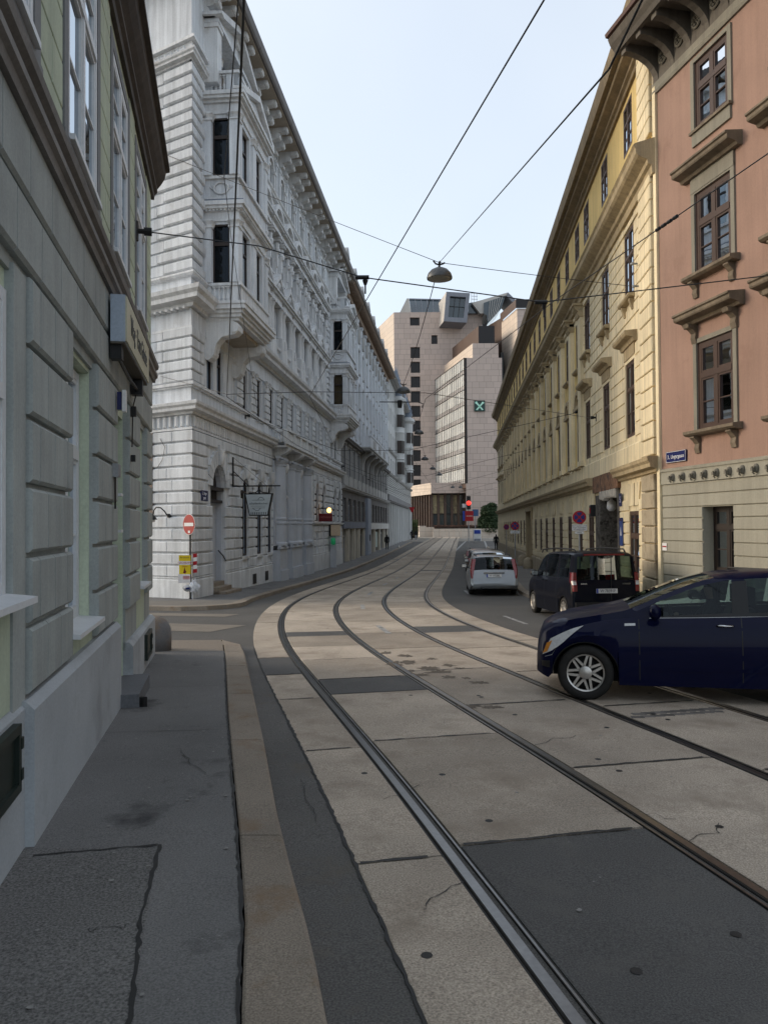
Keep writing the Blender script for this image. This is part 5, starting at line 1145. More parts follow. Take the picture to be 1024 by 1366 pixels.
# cable bolts and plates on the front
for u, z in ((20.9,9.55),(20.75,8.9)): m = Y.mb(); m.tube([(u,.0,z),(u,.16,z)], .025, 6); m.lathe(u,.16,[(.001,z-.05),(.05,z-.02),(.05,z+.02),(.001,z+.05)],8); Y.put('wall_bolt', m, m_steelgrey)
o = tag(obj('house_number_plate', None, loc=YEL.pt(23.2, 3.33, -.06), rot=(0,0,YEL.rot())), 'small dark house number plate above the blue plaque beside the gateway', 'sign')
q = Fac(o, 1, 0); m = q.mb(); m.cham(-.16,.16,0,.015,-.19,.19,.004); q.put('plate', m, m_blue); text_mesh('5', .26, m_white, o, (0,.017,0), (R(90),0,math.pi))
o = tag(obj('blue_plaque', None, loc=YEL.pt(23.12, 2.4, -.06), rot=(0,0,YEL.rot())), 'tall blue enamel plaque with white marks beside the broken gateway', 'sign')
q = Fac(o, 1, 0); m = q.mb(); m.cham(-.2,.2,0,.02,-.42,.4,.006); q.put('plate', m, M('plaque_blue', (.02,.05,.2), .35)); m = q.mb(); m.box(-.2,.2,.021,.023,.3,.4); m2 = q.put('plate_band', m, m_blue); m = q.mb(); m.poly([(-.09,-.12),(.09,-.12),(0,.14)], .021, .024); q.put('plate_symbol', m, m_white)
o = tag(obj('alarm_box', None, loc=YEL.pt(27.5, 3.1, -.02), rot=(0,0,YEL.rot())), 'small black and red box fixed above the window by the gateway', 'alarm')
q = Fac(o, 1, 0); m = q.mb(); m.cham(-.15,.15,0,.2,-.2,.2,.03); q.put('casing', m, m_black); m = q.mb(); m.box(-.13,.0,.2,.215,-.1,.1); q.put('red_lens', m, m_red)
# ------------------------------------------------------------------ salmon house at the right edge
m_p = M('salmon_plaster', (.3,.19,.145), .86, .09, .8, .05, 30, .1, 100, streak=.1, stain=((.21,.125,.095), 1.0, .58, .8))
m_pg = M('greige_ground_floor', (.3,.285,.23), .84, .09, .9, .06, 30, .08, 100, streak=.14, rnd=.03)
m_pt = M('weathered_brown_trim', (.17,.135,.095), .82, .15, 2, .1, 40, streak=.35)
m_pe = M('eave_grey_brown', (.115,.1,.082), .8, .15, 2, .08, 30, streak=.25)
m_pw = M('oxblood_window', (.042,.02,.014), .45, .12, 5)
m_pg2 = M('greige_trim', (.21,.195,.155), .8, .1, 1.5, streak=.2)
pr_ = thing('salmon_house', 'salmon pink house with hooded brown windows and lion head frieze', 'building', PINK.pt(-16, 0), PINK.rot())
K = Fac(pr_, 1, -16.); K0, K1 = -16., 0.
kx = [-2.2 - 2.55*k for k in range(6)]
p1 = [(a-.62,a+.62,4.66,6.6) for a in kx]; p2 = [(a-.62,a+.62,8.1,9.92) for a in kx]; p3 = [(a-.58,a+.58,11.32,12.85) for a in kx]
p0 = [(a-.52,a+.52,1.55,2.98) for a in kx]
m = K.mb(); m.wall(K0,K1,-1,3.55,-.02,p0,.34); K.put('ground_floor_wall', m, m_pg)
m = K.mb(); m.wall(K0,K1,3.55,13.2,0,p1+p2+p3,.1); K.put('upper_wall', m, m_p)
m = K.mb(); m.add([(K1,0,12),(K1,-9,12),(K1,-9,17),(K1,0,13.5)], [(0,1,2,3)]); K.put('gable', m, m_p)
m = K.mb(); m.add([(K0,-.8,0),(K1-.05,-.8,0),(K1-.05,-.8,13),(K0,-.8,13)], [(0,1,2,3)]); K.put('interior', m, m_interior)
m = K.mb(); m.box(K1-.1,K1+.02,-.02,.06,-1,13.2); K.put('downpipe_strip', m, m_yc)
bl = rows(.2,3.55,12)
block_rows(K, 'stone_course', m_pg, K0, K1-.12, [(.6,1.12),(1.12,1.4),(1.4,1.67),(1.67,1.94),(1.94,2.21),(2.21,2.48),(2.48,2.74),(2.74,2.99),(2.99,3.27),(3.27,3.55)], 40, [(a-.0,b+.0,c_,d_) for a,b,c_,d_ in p0], -.02, .035, .01, .01, .022, stag=False)
m = K.mb(); m.extr([(0,3.56),(.035,3.56),(.035,3.84),(0,3.84)], K0, K1-.12); m.extr([(0,3.84),(.06,3.84),(.07,3.9),(0,3.92)], K0, K1-.12); m.extr([(0,3.545),(.05,3.545),(.05,3.575),(0,3.575)], K0, K1-.12); K.put('frieze', m, m_pg)
m_lion = M('lion_head_bronze', (.15,.138,.11), .7, .2, 8)
def lion(m):
    m.lathe(0,0,[(.001,-.1),(.05,-.08),(.07,-.02),(.066,.04),(.04,.075),(.001,.085)],10); m.box(-.03,.03,.05,.12,-.06,.0); m.tube([(0,.05,-.05),(0,.09,-.09),(0,.05,-.12)], .018, 6); m.box(-.05,-.02,.06,.09,.0,.03); m.box(.02,.05,.06,.09,.0,.03)
for k in range(22): K.inst('lion_head', 'lion', lion, m_lion, -.62 - .41*k, .04, 3.7, smooth=True, ang=40)
# windows
for o in p0: window(K, (o[0]+o[1])/2, o[2], -.26, 1.04, 1.43, M('black_brown_window', (.018,.012,.01), .5) if o is p0[0] else MATS['black_brown_window'], .075, .08, 2, .68, (2,1), .04, 1.)
for lst, cu in ((p1,1.),(p2,1.),(p3,.7)):
    for o in lst:
        a = (o[0]+o[1])/2; H = o[3]-o[2]; W = o[1]-o[0]
        w_ = window(K, a, o[2], -.015, W, H, m_pw, .1, .09, 2, .62, (2,1), .045, cu)
        K.inst('window_surround', ('psur', round(H,2)), lambda m: (m.box(-W/2-.12,-W/2,0,.04,-.02,H+.1), m.box(W/2,W/2+.12,0,.04,-.02,H+.1), m.box(-W/2,W/2,0,.038,H,H+.1)), m_pg2, a, 0, o[2])
def hood(m):
    m.extr([(0,0),(.12,.0),(.16,.06),(.34,.1),(.36,.13),(.36,.19),(.4,.21),(.4,.25),(0,.3)], -.98, .98)
def hook(m): m.extr([(0,-.42),(.05,-.42),(.08,-.3),(.06,-.2),(.14,-.12),(.24,-.06),(.26,0),(0,0)], -.085, .085); m.tube([(-.1,.2,-.05),(.1,.2,-.05)], .05, 8)
for o in p1:
    a = (o[0]+o[1])/2
    K.inst('window_hood', 'phood', hood, m_pt, a, 0, 7.03)
    for q in (-.68,.68): K.inst('bracket', 'phook', hook, m_pt, a+q, 0, 7.03)
for o in p2:
    a = (o[0]+o[1])/2; K.inst('window_hood', 'phood', hood, m_pt, a, 0, 10.28); m = K.mb(); m.box(a-.74,a+.74,0,.05,9.96,10.28); K.put('hood_panel', m, m_pg2)
for lst in (p1, p2):
    for o in lst:
        a = (o[0]+o[1])/2
        K.inst('sill', 'psill', lambda m: m.extr([(0,0),(.18,.02),(.24,.06),(.24,.12),(0,.15)], -.86, .86), m_pt, a, 0, o[2]-.13)
        for q in (-.62,.62): K.inst('bracket', 'phook2', lambda m: (m.extr([(0,-.36),(.04,-.36),(.07,-.26),(.05,-.16),(.12,-.08),(.18,-.03),(.18,0),(0,0)], -.08, .08),), m_pt, a+q, 0, o[2]-.13)
for o in p3:
    a = (o[0]+o[1])/2; m = K.mb(); m.box(a-.66,a+.66,0,.05,10.98,11.28); K.put('apron', m, m_pg2); m = K.mb(); m.box(a-.7,a+.7,0,.1,11.26,11.32); K.put('sill', m, m_pt)
# eave: frieze band, curved brackets, rosettes, boxed cornice
m = K.mb(); m.extr([(0,13.02),(.05,13.02),(.07,13.08),(.05,13.12),(.05,13.28),(0,13.28)], K0, K1+.03); K.put('eave_band', m, m_pg2)
m = K.mb(); m.box(K0,K1,-.2,.02,13.2,14.15); K.put('eave_wall', m, m_pe)
def ebr(m):
    pts = [(.02,0)] + [(.86-.84*math.cos(R(t)), .62*math.sin(R(t))) for t in (15,30,45,60,75,90)] + [(.86,.8),(.02,.8)]
    m.extr(pts, -.09, .09); m.box(-.1,.1,.8,.88,.6,.8)
for k in range(24): K.inst('bracket', 'pbr', ebr, m_pe, -.12 - .66*k, 0, 13.28)
for k in range(23): K.inst('rosette', 'pros', lambda m: (m.tube([(.15*math.cos(i*math.pi/6),.03,.15*math.sin(i*math.pi/6)) for i in range(13)], .03, 6), [m.tube([(.06*math.cos(i*math.pi/3),.03,.06*math.sin(i*math.pi/3)),(.11*math.cos(i*math.pi/3),.04,.11*math.sin(i*math.pi/3))], .03, 5) for i in range(6)], m.lathe(0,.02,[(.001,-.05),(.05,0),(.001,.05)],6)), m_lion, -.45 - .66*k, .02, 13.72)
m = K.mb(); m.box(K0,K1+.12,0,.98,14.08,14.16); m.extr([(.85,14.0),(.95,14.0),(1.0,14.1),(1.08,14.2),(1.14,14.34),(1.12,14.4),(.8,14.42)], K0, K1+.15); K.put('eave_cornice', m, m_pe)
m = K.mb(); m.extr([(1.08,14.36),(1.2,14.38),(1.22,14.46),(1.08,14.5)], K0, K1+.15); K.put('gutter', m, M('gutter_rust', (.09,.045,.035), .6, .2, 3))
m = K.mb(); m.add([(K0,1.1,14.45),(K1+.15,1.1,14.45),(K1+.15,-5,18),(K0,-5,18)], [(0,1,2,3)]); m.add([(K1+.1,.0,14.44),(K1+.1,-5,17.95),(K1+.1,-5,13),(K1+.1,.0,13.3)], [(0,1,2,3)]); K.put('roof', m, m_lead)
# street name plate on the wall
sp = tag(obj('street_name_plate', None, loc=PINK.pt(-.745, 4.17, -.02), rot=(0,0,PINK.rot())), 'dark blue enamel street name plate on the salmon wall above the lion heads', 'sign')
q = Fac(sp, 1, 0); m = q.mb(); m.cham(-.4,.4,0,.025,-.13,.13,.006); q.put('plate', m, m_blue)
m = q.mb(); [m.box(a,b,.026,.028,c_,d_) for a,b,c_,d_ in ((-.39,.39,.115,.123),(-.39,.39,-.123,-.115),(-.39,-.382,-.115,.115),(.382,.39,-.115,.115))]; q.put('plate_border', m, m_white)
text_mesh('3., Ungargasse', .125, m_white, sp, (0,.027,0), (R(90),0,math.pi), sx=.92)
o = tag(obj('warning_sticker', None, loc=PINK.pt(-.22, 2.06, -.03), rot=(0,0,PINK.rot())), 'small white sticker with red bar on the greige ground floor courses', 'sticker')
q = Fac(o, 1, 0); m = q.mb(); m.box(-.09,.09,0,.004,-.08,.1); q.put('paper', m, m_white); m = q.mb(); m.box(-.08,.08,.005,.006,.0,.03); q.put('red_bar', m, m_red)
# ------------------------------------------------------------------ modern office block closing the street
def stone_panel_mat(name, col, sc=1.):
    m = bpy.data.materials.new(name); m.use_nodes = True; N = m.node_tree.nodes; L = m.node_tree.links; b = N['Principled BSDF']; b.inputs['Roughness'].default_value = .6
    tc = N.new('ShaderNodeTexCoord'); sp = N.new('ShaderNodeSeparateXYZ'); cb = N.new('ShaderNodeCombineXYZ'); L.new(tc.outputs['Object'], sp.inputs[0]); L.new(sp.outputs[0], cb.inputs[0]); L.new(sp.outputs[2], cb.inputs[1])
    br = N.new('ShaderNodeTexBrick'); br.inputs['Scale'].default_value = .62*sc; br.inputs['Mortar Size'].default_value = .018; br.inputs['Brick Width'].default_value = .95; br.inputs['Row Height'].default_value = .8; br.offset = .37; br.squash = 1.6; br.squash_frequency = 3; br.inputs['Bias'].default_value = -.1
    br.inputs['Color1'].default_value = (*[c*1.06 for c in col], 1); br.inputs['Color2'].default_value = (*[c*.93 for c in col], 1); br.inputs['Mortar'].default_value = (*[c*.5 for c in col], 1)
    L.new(cb.outputs[0], br.inputs['Vector']); L.new(br.outputs[0], b.inputs['Base Color']); return m
m_st = stone_panel_mat('rose_stone_cladding', (.5,.4,.345)); m_st2 = stone_panel_mat('pale_stone_cladding', (.6,.5,.41)); m_brown = M('bronze_metal', (.1,.065,.05), .5, .1, .3)  # paler copy of the rose stone: light on left-facing flanks painted into colour
m_dkwin = M('dark_window_bronze', (.012,.009,.01), .3, .1, 1); m_grey = M('zinc_cladding', (.2,.21,.24), .45, .1, .5); m_zl = M('zinc_light', (.5,.47,.43), .6, .1, .5)
m_dglass = M('roof_glazing', (.03,.045,.055), .08, .2, .4, spec=.8)
P2 = lambda px, Y_: ((px-CX)/F*Y_, Y_)
def zz(py, Y_): return CAMZ + (701.6-py)/F*Y_
ob = thing('office_block', 'rose stone modern office block with square dark windows and glazed curtain wall closing the street', 'office building', (2.8, 165, g(165)), 0)
OB0 = Vector((2.8, 165, g(165)))
def face(name, a, b, z0, z1, mat, ops=(), depth=.5, par=ob):
    """wall seen from the left of a->b ... outward to the right of travel"""
    d = Vector((b[0]-a[0], b[1]-a[1])); Ln = d.length
    r = obj(name, None, None, par, Vector((a[0], a[1], 0)) - (OB0 if par is ob else Vector((0,0,0))), (0,0,math.atan2(d.y, d.x)))
    f = Fac(r, -1, 0.); m = MB(-1, 0.); m.wall(0, Ln, z0, z1, 0, list(ops), depth); me = m.mesh(name); me.materials.append(mat)
    r.data if False else None
    w = obj('cladding', me, None, r); return f, Ln, r
def wallpiece(name, a, b, z0, z1, mat, ops=(), depth=.5):
    """one-object version: the wall mesh itself is the part"""
    d = Vector((b[0]-a[0], b[1]-a[1])); Ln = d.length
    m = MB(-1, 0.); m.wall(0, Ln, z0, z1, 0, list(ops), depth); me = m.mesh(name); me.materials.append(mat)
    o = obj(name, me, None, ob, Vector((a[0], a[1], 0)) - OB0, (0,0,math.atan2(d.y, d.x))); return Fac(o, -1, 0.), Ln, o
def roofplate(name, pts, z, mat):
    m = MB(); n = len(pts); m.add([(p[0]-OB0.x, p[1]-OB0.y, z-OB0.z) for p in pts], [tuple(range(n))]); return obj(name, m, mat, ob)
BASE = g(180)-1
# tower
TY = 190.; tl, tr, tb = P2(527,TY), P2(645,TY), P2(504,206)
zt = zz(415, TY); sx = lambda px: (px-527)/F*TY
ops = [(sx(549),sx(561.5), zz(476.8+19.75*i,TY), zz(461.8+19.75*i,TY)) for i in range(10)] + [(sx(548.5),sx(561.3),zz(433,TY),zz(422,TY)), (sx(577),sx(585),zz(458,TY),zz(446,TY))]
fc, Ln, to = wallpiece('tower_front', tl, tr, BASE, zt, m_st, ops, .7)
for o in ops:
    m = fc.mb(); m.box(o[0],o[1],-.72,-.62,o[2],o[3]); w_ = fc.put('window', m, m_dkwin)
    m = fc.mb(); m.box((o[0]+o[1])/2-.05,(o[0]+o[1])/2+.05,-.62,-.56,o[2],o[3]); fc.put('mullion', m, m_black, w_)
sops = [(4.5,8.2,zz(520,198),zz(466,198))]
fs, Ln2, so = wallpiece('tower_flank', tb, tl, BASE, zt, m_st2, sops, .8)
m = fs.mb(); m.box(4.5,8.2,-.9,-.8,sops[0][2],sops[0][3]); fs.put('window', m, m_grey)
roofplate('tower_roof', [tl, tr, (tr[0],215), (tb[0],215), tb], zt-.1, m_grey)
m = MB(); m.box(P2(508,206)[0]-5,P2(508,206)[0]+2,206,212,BASE,zz(441,206)); m.v = [(x-OB0.x,y-OB0.y,z-OB0.z) for x,y,z in m.v]; obj('rear_block', m, m_brown, ob)
# roof storey: sloped glazing with light cheek
def pxpoly(name, pts, Y0, Y1, mat, lean=0.):
    """solid with the outline seen at depth Y0, running back to Y1"""
    m = MB(); n = len(pts); A = [at_depth(px, py, Y0 + lean*(701-py)) for px, py in pts]
    V = [tuple(p - OB0) for p in A] + [tuple(p + Vector((0, Y1-Y0, 0)) - OB0) for p in A]
    m.add(V, [tuple(range(n)), tuple(range(n,2*n))[::-1]] + [(i, n+i, n+(i+1)%n, (i+1)%n) for i in range(n)]); return obj(name, m, mat, ob)
m = MB(); a0, a1, b0, b1 = at_depth(548,417,190.5), at_depth(593,418,190.5), at_depth(593,400,195.5), at_depth(545.5,398.5,195.5)
m.add([tuple(p-OB0) for p in (a0,a1,b1 if False else b0,b1)], [(0,1,2,3)]); sg_ = obj('roof_glazing', m, m_dglass, ob)
for i in range(1, 6):
    p, q = a0.lerp(a1, i/6), b1.lerp(b0, i/6); m = MB(); m.tube([tuple(p-OB0+Vector((0,-.1,.05))), tuple(q-OB0+Vector((0,-.1,.05)))], .07, 4); obj('glazing_bar', m, m_grey, sg_)
pxpoly('roof_cheek', [(533,417),(548,417),(545,398),(542.5,398)], 190.2, 200, m_zl)
pxpoly('roof_bar', [(545.5,399.6),(593,400.6),(593,399),(545.5,398)], 195, 196, m_grey)
# projecting framed window
m = MB(); fr = [(595,389),(626.5,391),(622.5,430.5),(591.5,428.5)]; inn = [(600,395),(621,396.5),(618,424),(597.5,423)]
A = [at_depth(px, py, 184) - OB0 for px, py in fr]; Bq = [at_depth(px, py, 184) - OB0 for px, py in inn]; Cq = [p + Vector((-1.2,10,0)) for p in A]; Dq = [p + Vector((0,.8,0)) for p in Bq]
m.add([tuple(p) for p in A+Bq+Cq+Dq], [(0,1,5,4),(1,2,6,5),(2,3,7,6),(3,0,4,7),(4,5,13,12),(5,6,14,13),(6,7,15,14),(7,4,12,15),(1,0,8,9),(3,2,10,11),(2,1,9,10)]); bw = obj('box_window', m, m_grey, ob)
m = MB(); m.add([tuple(p) for p in (A[0],A[3],Cq[3],Cq[0])], [(0,1,2,3)]); obj('cheek', m, m_zl, bw)
m = MB(); m.add([tuple(p) for p in Dq], [(0,1,2,3)]); obj('pane', m, m_dglass, bw)
for t in (.33,.66): p, q = Dq[0].lerp(Dq[1], t), Dq[3].lerp(Dq[2], t); m = MB(); m.tube([tuple(p+Vector((0,-.1,0))), tuple(q+Vector((0,-.1,0)))], .08, 4); obj('mullion', m, m_black, bw)
p, q = Dq[0].lerp(Dq[3], .45), Dq[1].lerp(Dq[2], .45); m = MB(); m.tube([tuple(p+Vector((0,-.1,0))), tuple(q+Vector((0,-.1,0)))], .08, 4); obj('transom', m, m_black, bw)
# aerial rack
m = MB()
for px in (628.5,632,635.5): m.tube([tuple(at_depth(px,404,192)-OB0), tuple(at_depth(px,390,192)-OB0)], .07, 4)
for py in (391,395,399): m.tube([tuple(at_depth(628,py,192)-OB0), tuple(at_depth(636.5,py+.4,192)-OB0)], .07, 4)
obj('aerial_rack', m, m_steelgrey, ob)
# slanted glass gable
pxpoly('low_roof', [(624,418),(625,404),(632,403),(642,418)], 189, 196, m_dglass)
gb = pxpoly('glass_gable', [(645,404),(674,394),(668,412),(650,432),(649,420),(645,419)], 187, 196, m_dglass)
pxpoly('gable_coping', [(629,404),(677,390),(680,393),(646,404),(646,418),(640,418)], 187.5, 197, m_zl)
pxpoly('gable_edge', [(677,389.8),(689,401.5),(684,404),(675,394)], 186.8, 197, m_grey)
for t in (.15,.3,.45,.6,.75,.9):
    p, q = at_depth(650+22*t, 403-8*t, 186.8), at_depth(649+14*t, 430-10*t, 186.8); m = MB(); m.tube([tuple(p-OB0), tuple(q-OB0)], .07, 4); obj('glazing_bar', m, m_zl, gb)
# curtain wall block
c0, c1 = P2(573.5,196), P2(621.5,165); zc0, zc1 = zz(645,165), zz(477,165); c2 = P2(671,165)
d = Vector((c1[0]-c0[0], c1[1]-c0[1])); Lc = d.length
fc, Ln, cw = wallpiece('curtain_wall', c0, c1, zc0-1, zc1, m_brown, [], .2)
NC, NR = 20, 8; cwid = (Lc-.9)/NC; rh = (zc1-zc0)/NR
m_blinds = [M('blind_panel_%d' % i, c_, .25, .1, .8, spec=.6, rnd=.12) for i, c_ in enumerate([(.62,.63,.61),(.5,.51,.5),(.36,.36,.36)])]
m_spand = M('spandrel_grey', (.36,.34,.33), .3, .12, .8, rnd=.2)
for r_ in range(NR):
    for k in range(NC):
        u = .45 + k*cwid
        fc.inst('pane', ('cwp'), lambda m: m.box(.04,cwid-.04,0,.06,.95,rh-.06), m_blinds[2] if r_ == NR-9 else random.choice([m_blinds[0],m_blinds[0],m_blinds[0],m_blinds[1]]), u, 0, zc0 + r_*rh)
    for k in range(0, NC, 2):
        fc.inst('spandrel', ('cws'), lambda m: m.box(.04,2*cwid-.04,0,.05,.04,.9), m_spand, .45+k*cwid, 0, zc0 + r_*rh)
for k in range(NC+1): fc.inst('mullion', 'cwm', lambda m: m.box(-.035,.035,0,.14,0,zc1-zc0), m_black, .45 + k*cwid, 0, zc0)
for r_ in range(NR+1): fc.inst('transom', 'cwt', lambda m: m.box(0,Lc,0,.16,-.05,.05), m_black, 0, 0, zc0 + r_*rh)
f2_, L2_, fr_ = wallpiece('block_front', c1, c2, BASE, zc1, m_st, [], .3)
m = f2_.mb(); m.box(-.05,.35,-.1,.06,zc0,zc1); f2_.put('edge_trim', m, m_black)
roofplate('block_roof', [c0, c1, c2, (c2[0],200)], zc1-.05, m_grey)
e0, e1, e2 = P2(583,198), P2(632,167), P2(666.5,167); ze = zz(457.5,167)
wallpiece('setback_flank', e0, e1, zc1-2, ze, m_st2); wallpiece('setback_front', e1, e2, zc1-2, ze, m_st)
h0, h1, h2 = P2(591,200), P2(640,169), P2(661.5,169); zh = zz(434,169)
wallpiece('plant_room_flank', h0, h1, ze-2, zh, m_brown); wallpiece('plant_room_front', h1, h2, ze-2, zh, m_dkwin)
roofplate('plant_room_roof', [h0, h1, h2, (h2[0],205)], zh-.05, m_brown)
roofplate('setback_roof', [e0, e1, e2, (e2[0],205)], ze-.05, m_brown)
# right hand tower
q0, q1, q2 = P2(671,176), P2(692,165), P2(760,165); zq = zz(411,165); zq2 = zz(399,165)
wallpiece('right_tower_flank', q0, q1, BASE, zq, m_st2); wallpiece('right_tower_front', q1, q2, BASE, zq, m_st)
wallpiece('right_tower_band', (q0[0]-.3,q0[1]), (q1[0]-.3,q1[1]-.3), zq, zq2, m_brown); wallpiece('right_tower_band', (q1[0]-.3,q1[1]-.3), (q2[0],q2[1]-.3), zq, zq2, m_dkwin)
x0, x1 = P2(640,190), P2(673,176.5); wallpiece('link_wall', x0, x1, BASE, zz(421,176), m_brown)
m = MB(); m.box(q0[0]-.9-OB0.x, q0[0]-.2-OB0.x, q0[1]-4-OB0.y, q0[1]-OB0.y, -1, zz(470,172)-OB0.z); obj('dark_return', m, m_dkwin, ob)
# podium
p0, p1, p2 = P2(546,182), P2(575,168), P2(680,168); zf0, zf1 = zz(658,168), zz(644,168)
wallpiece('podium_fascia', p0, p1, zf0-.2, zf1, m_st2); wallpiece('podium_fascia', p1, p2, zf0, zf1, m_st)
roofplate('podium_roof', [p0, p1, p2, (p2[0],190), (p0[0],190)], zf1-.05, m_grey)
roofplate('podium_soffit', [p0, p1, p2, (p2[0],190), (p0[0],190)], zf0+.03, m_brown)
v0, v1, v2, v3 = P2(548,184), P2(575.5,170.5), P2(629,170.5), P2(680,170.5)
fc, Ln, o1_ = wallpiece('podium_glazing', v0, v1, BASE, zf0, m_dkwin)
for k in range(9): fc.inst('fin', 'fin', lambda m: m.box(-.15,.15,0,.5,BASE,zf0), m_brown, .3 + k*(Ln-.6)/8, 0, 0)
m_warm = M('lit_hall', (.3,.25,.15), .6, .4, .35, .3, 2.)
fc, Ln, o2_ = wallpiece('podium_hall', v1, v2, BASE, zf0, m_dkwin)
for k in range(6):
    for z0, z1 in ((zf0-4.4,zf0-.3),(BASE+2,zf0-4.7)):
        m = fc.mb(); a = Ln*k/6+.3; m.box(a,a+Ln/6-.6,0,.05,z0,z1); fc.put('pane', m, m_dglass if z0 < zf0-5 or k in (2,4) else m_warm)
for k in range(7): fc.inst('mullion', 'pmul', lambda m: m.box(-.25,.25,0,.4,BASE,zf0), m_brown, Ln*k/6, 0, 0)
wallpiece('podium_stone', v2, v3, BASE, zf0, m_st)
# illuminated logo: crossed beams with hooked heads on a dark square
lg = tag(obj('logo_sign', None, loc=(P2(640.5,164.8)[0], 164.6, zz(541.5,164.8))), 'square dark green sign with pale mint crossed beams on the rose stone wall', 'sign')
m = MB(); m.box(-1.15,1.15,.0,.25,-1.15,1.15); obj('sign_panel', m, M('logo_panel_green', (.02,.05,.045), .4), lg)
m_mint = M('logo_mint', (.36,.6,.5), .4, .05, 2, emit=((.4,.8,.65), .06))
for s_ in (-1, 1):
    m = MB(); m.poly([(s_*-.8,-.85),(s_*-.5,-.95),(s_*.75,.45),(s_*.5,.68)], -.06, .0); m.v = [(x,y,z) for x,y,z in m.v]; b_ = obj('beam', m, m_mint, lg)
    m = MB(); m.poly([(s_*.42,.62),(s_*.55,.9),(s_*.85,.9),(s_*.98,.62),(s_*.82,.38),(s_*.62,.5)], -.061, .001); obj('beam_head', m, m_mint, lg)
# planter walls, hedges in front
m_pl = stone_panel_mat('planter_stone', (.58,.5,.42), 1.2)
pw = thing('planter_wall', 'pale stone planter wall in front of the office block', 'wall', (P2(577,158)[0], 158, g(158)))
m = MB(); m.box(0, 20, 0, .6, -.5, zz(705.5,158)-g(158)); obj('wall_slab', m, m_pl, pw)
for k in range(1, 14): m = MB(); m.box(k*1.45-.04,k*1.45+.04,-.06,.0,-.4,zz(706,158)-g(158)); obj('wall_rib', m, m_st2, pw)
pw2 = thing('planter_block', 'bright stepped stone block beside the planter hedge', 'wall', (P2(559,162)[0], 162, g(162)))
m = MB(); m.poly([(0,-.5),(4.3,-.5),(4.3,2.0),(1.4,2.0),(1.4,2.3),(0,2.3)], 0, 5); obj('block_body', m, m_pl, pw2)
# ------------------------------------------------------------------ cars
m_tyre = M('tyre_rubber', (.016,.015,.014), .8, .2, 8); m_rim = M('alloy_rim', (.5,.48,.45), .35, .1, 8, metal=.8); m_brake = M('wheel_dark', (.012,.012,.013), .6)
m_trim = M('car_black_trim', (.012,.012,.013), .45, .1, 8); m_chrome = M('chrome', (.6,.6,.6), .15, .05, 8, metal=1.)
m_tail = M('tail_lamp_red', (.16,.004,.006), .2, .1, 10, spec=.6, coat=.5); m_lamp = M('headlamp_clear', (.5,.5,.5), .12, .1, 10, spec=.7, coat=1.); m_amber = M('indicator_amber', (.5,.2,.03), .2, .1, 10, coat=1.)
m_plate = M('plate_white', (.6,.6,.6), .4); m_plate_blue = M('plate_blue', (.02,.05,.3), .4); m_seat = M('seat_cloth', (.025,.025,.027), .9); m_underbody = M('under_car', (.01,.01,.01), .9)
def smooth_interp(pts):
    """monotone cubic through (x, v)"""
    xs = np.array([p[0] for p in pts], float); v = np.array([p[1] for p in pts], float); d = np.diff(v)/np.diff(xs)
    mm = np.zeros(len(xs)); mm[0] = d[0]; mm[-1] = d[-1]
    for i in range(1, len(xs)-1):
        if d[i-1]*d[i] > 0: mm[i] = 2*d[i-1]*d[i]/(d[i-1]+d[i])
    def f(x):
        i = int(min(max(np.searchsorted(xs, x)-1, 0), len(xs)-2)); h = xs[i+1]-xs[i]; t = min(max((x-xs[i])/h, 0), 1)
        return float((2*t**3-3*t*t+1)*v[i] + (t**3-2*t*t+t)*h*mm[i] + (-2*t**3+3*t*t)*v[i+1] + (t**3-t*t)*h*mm[i+1])
    return f
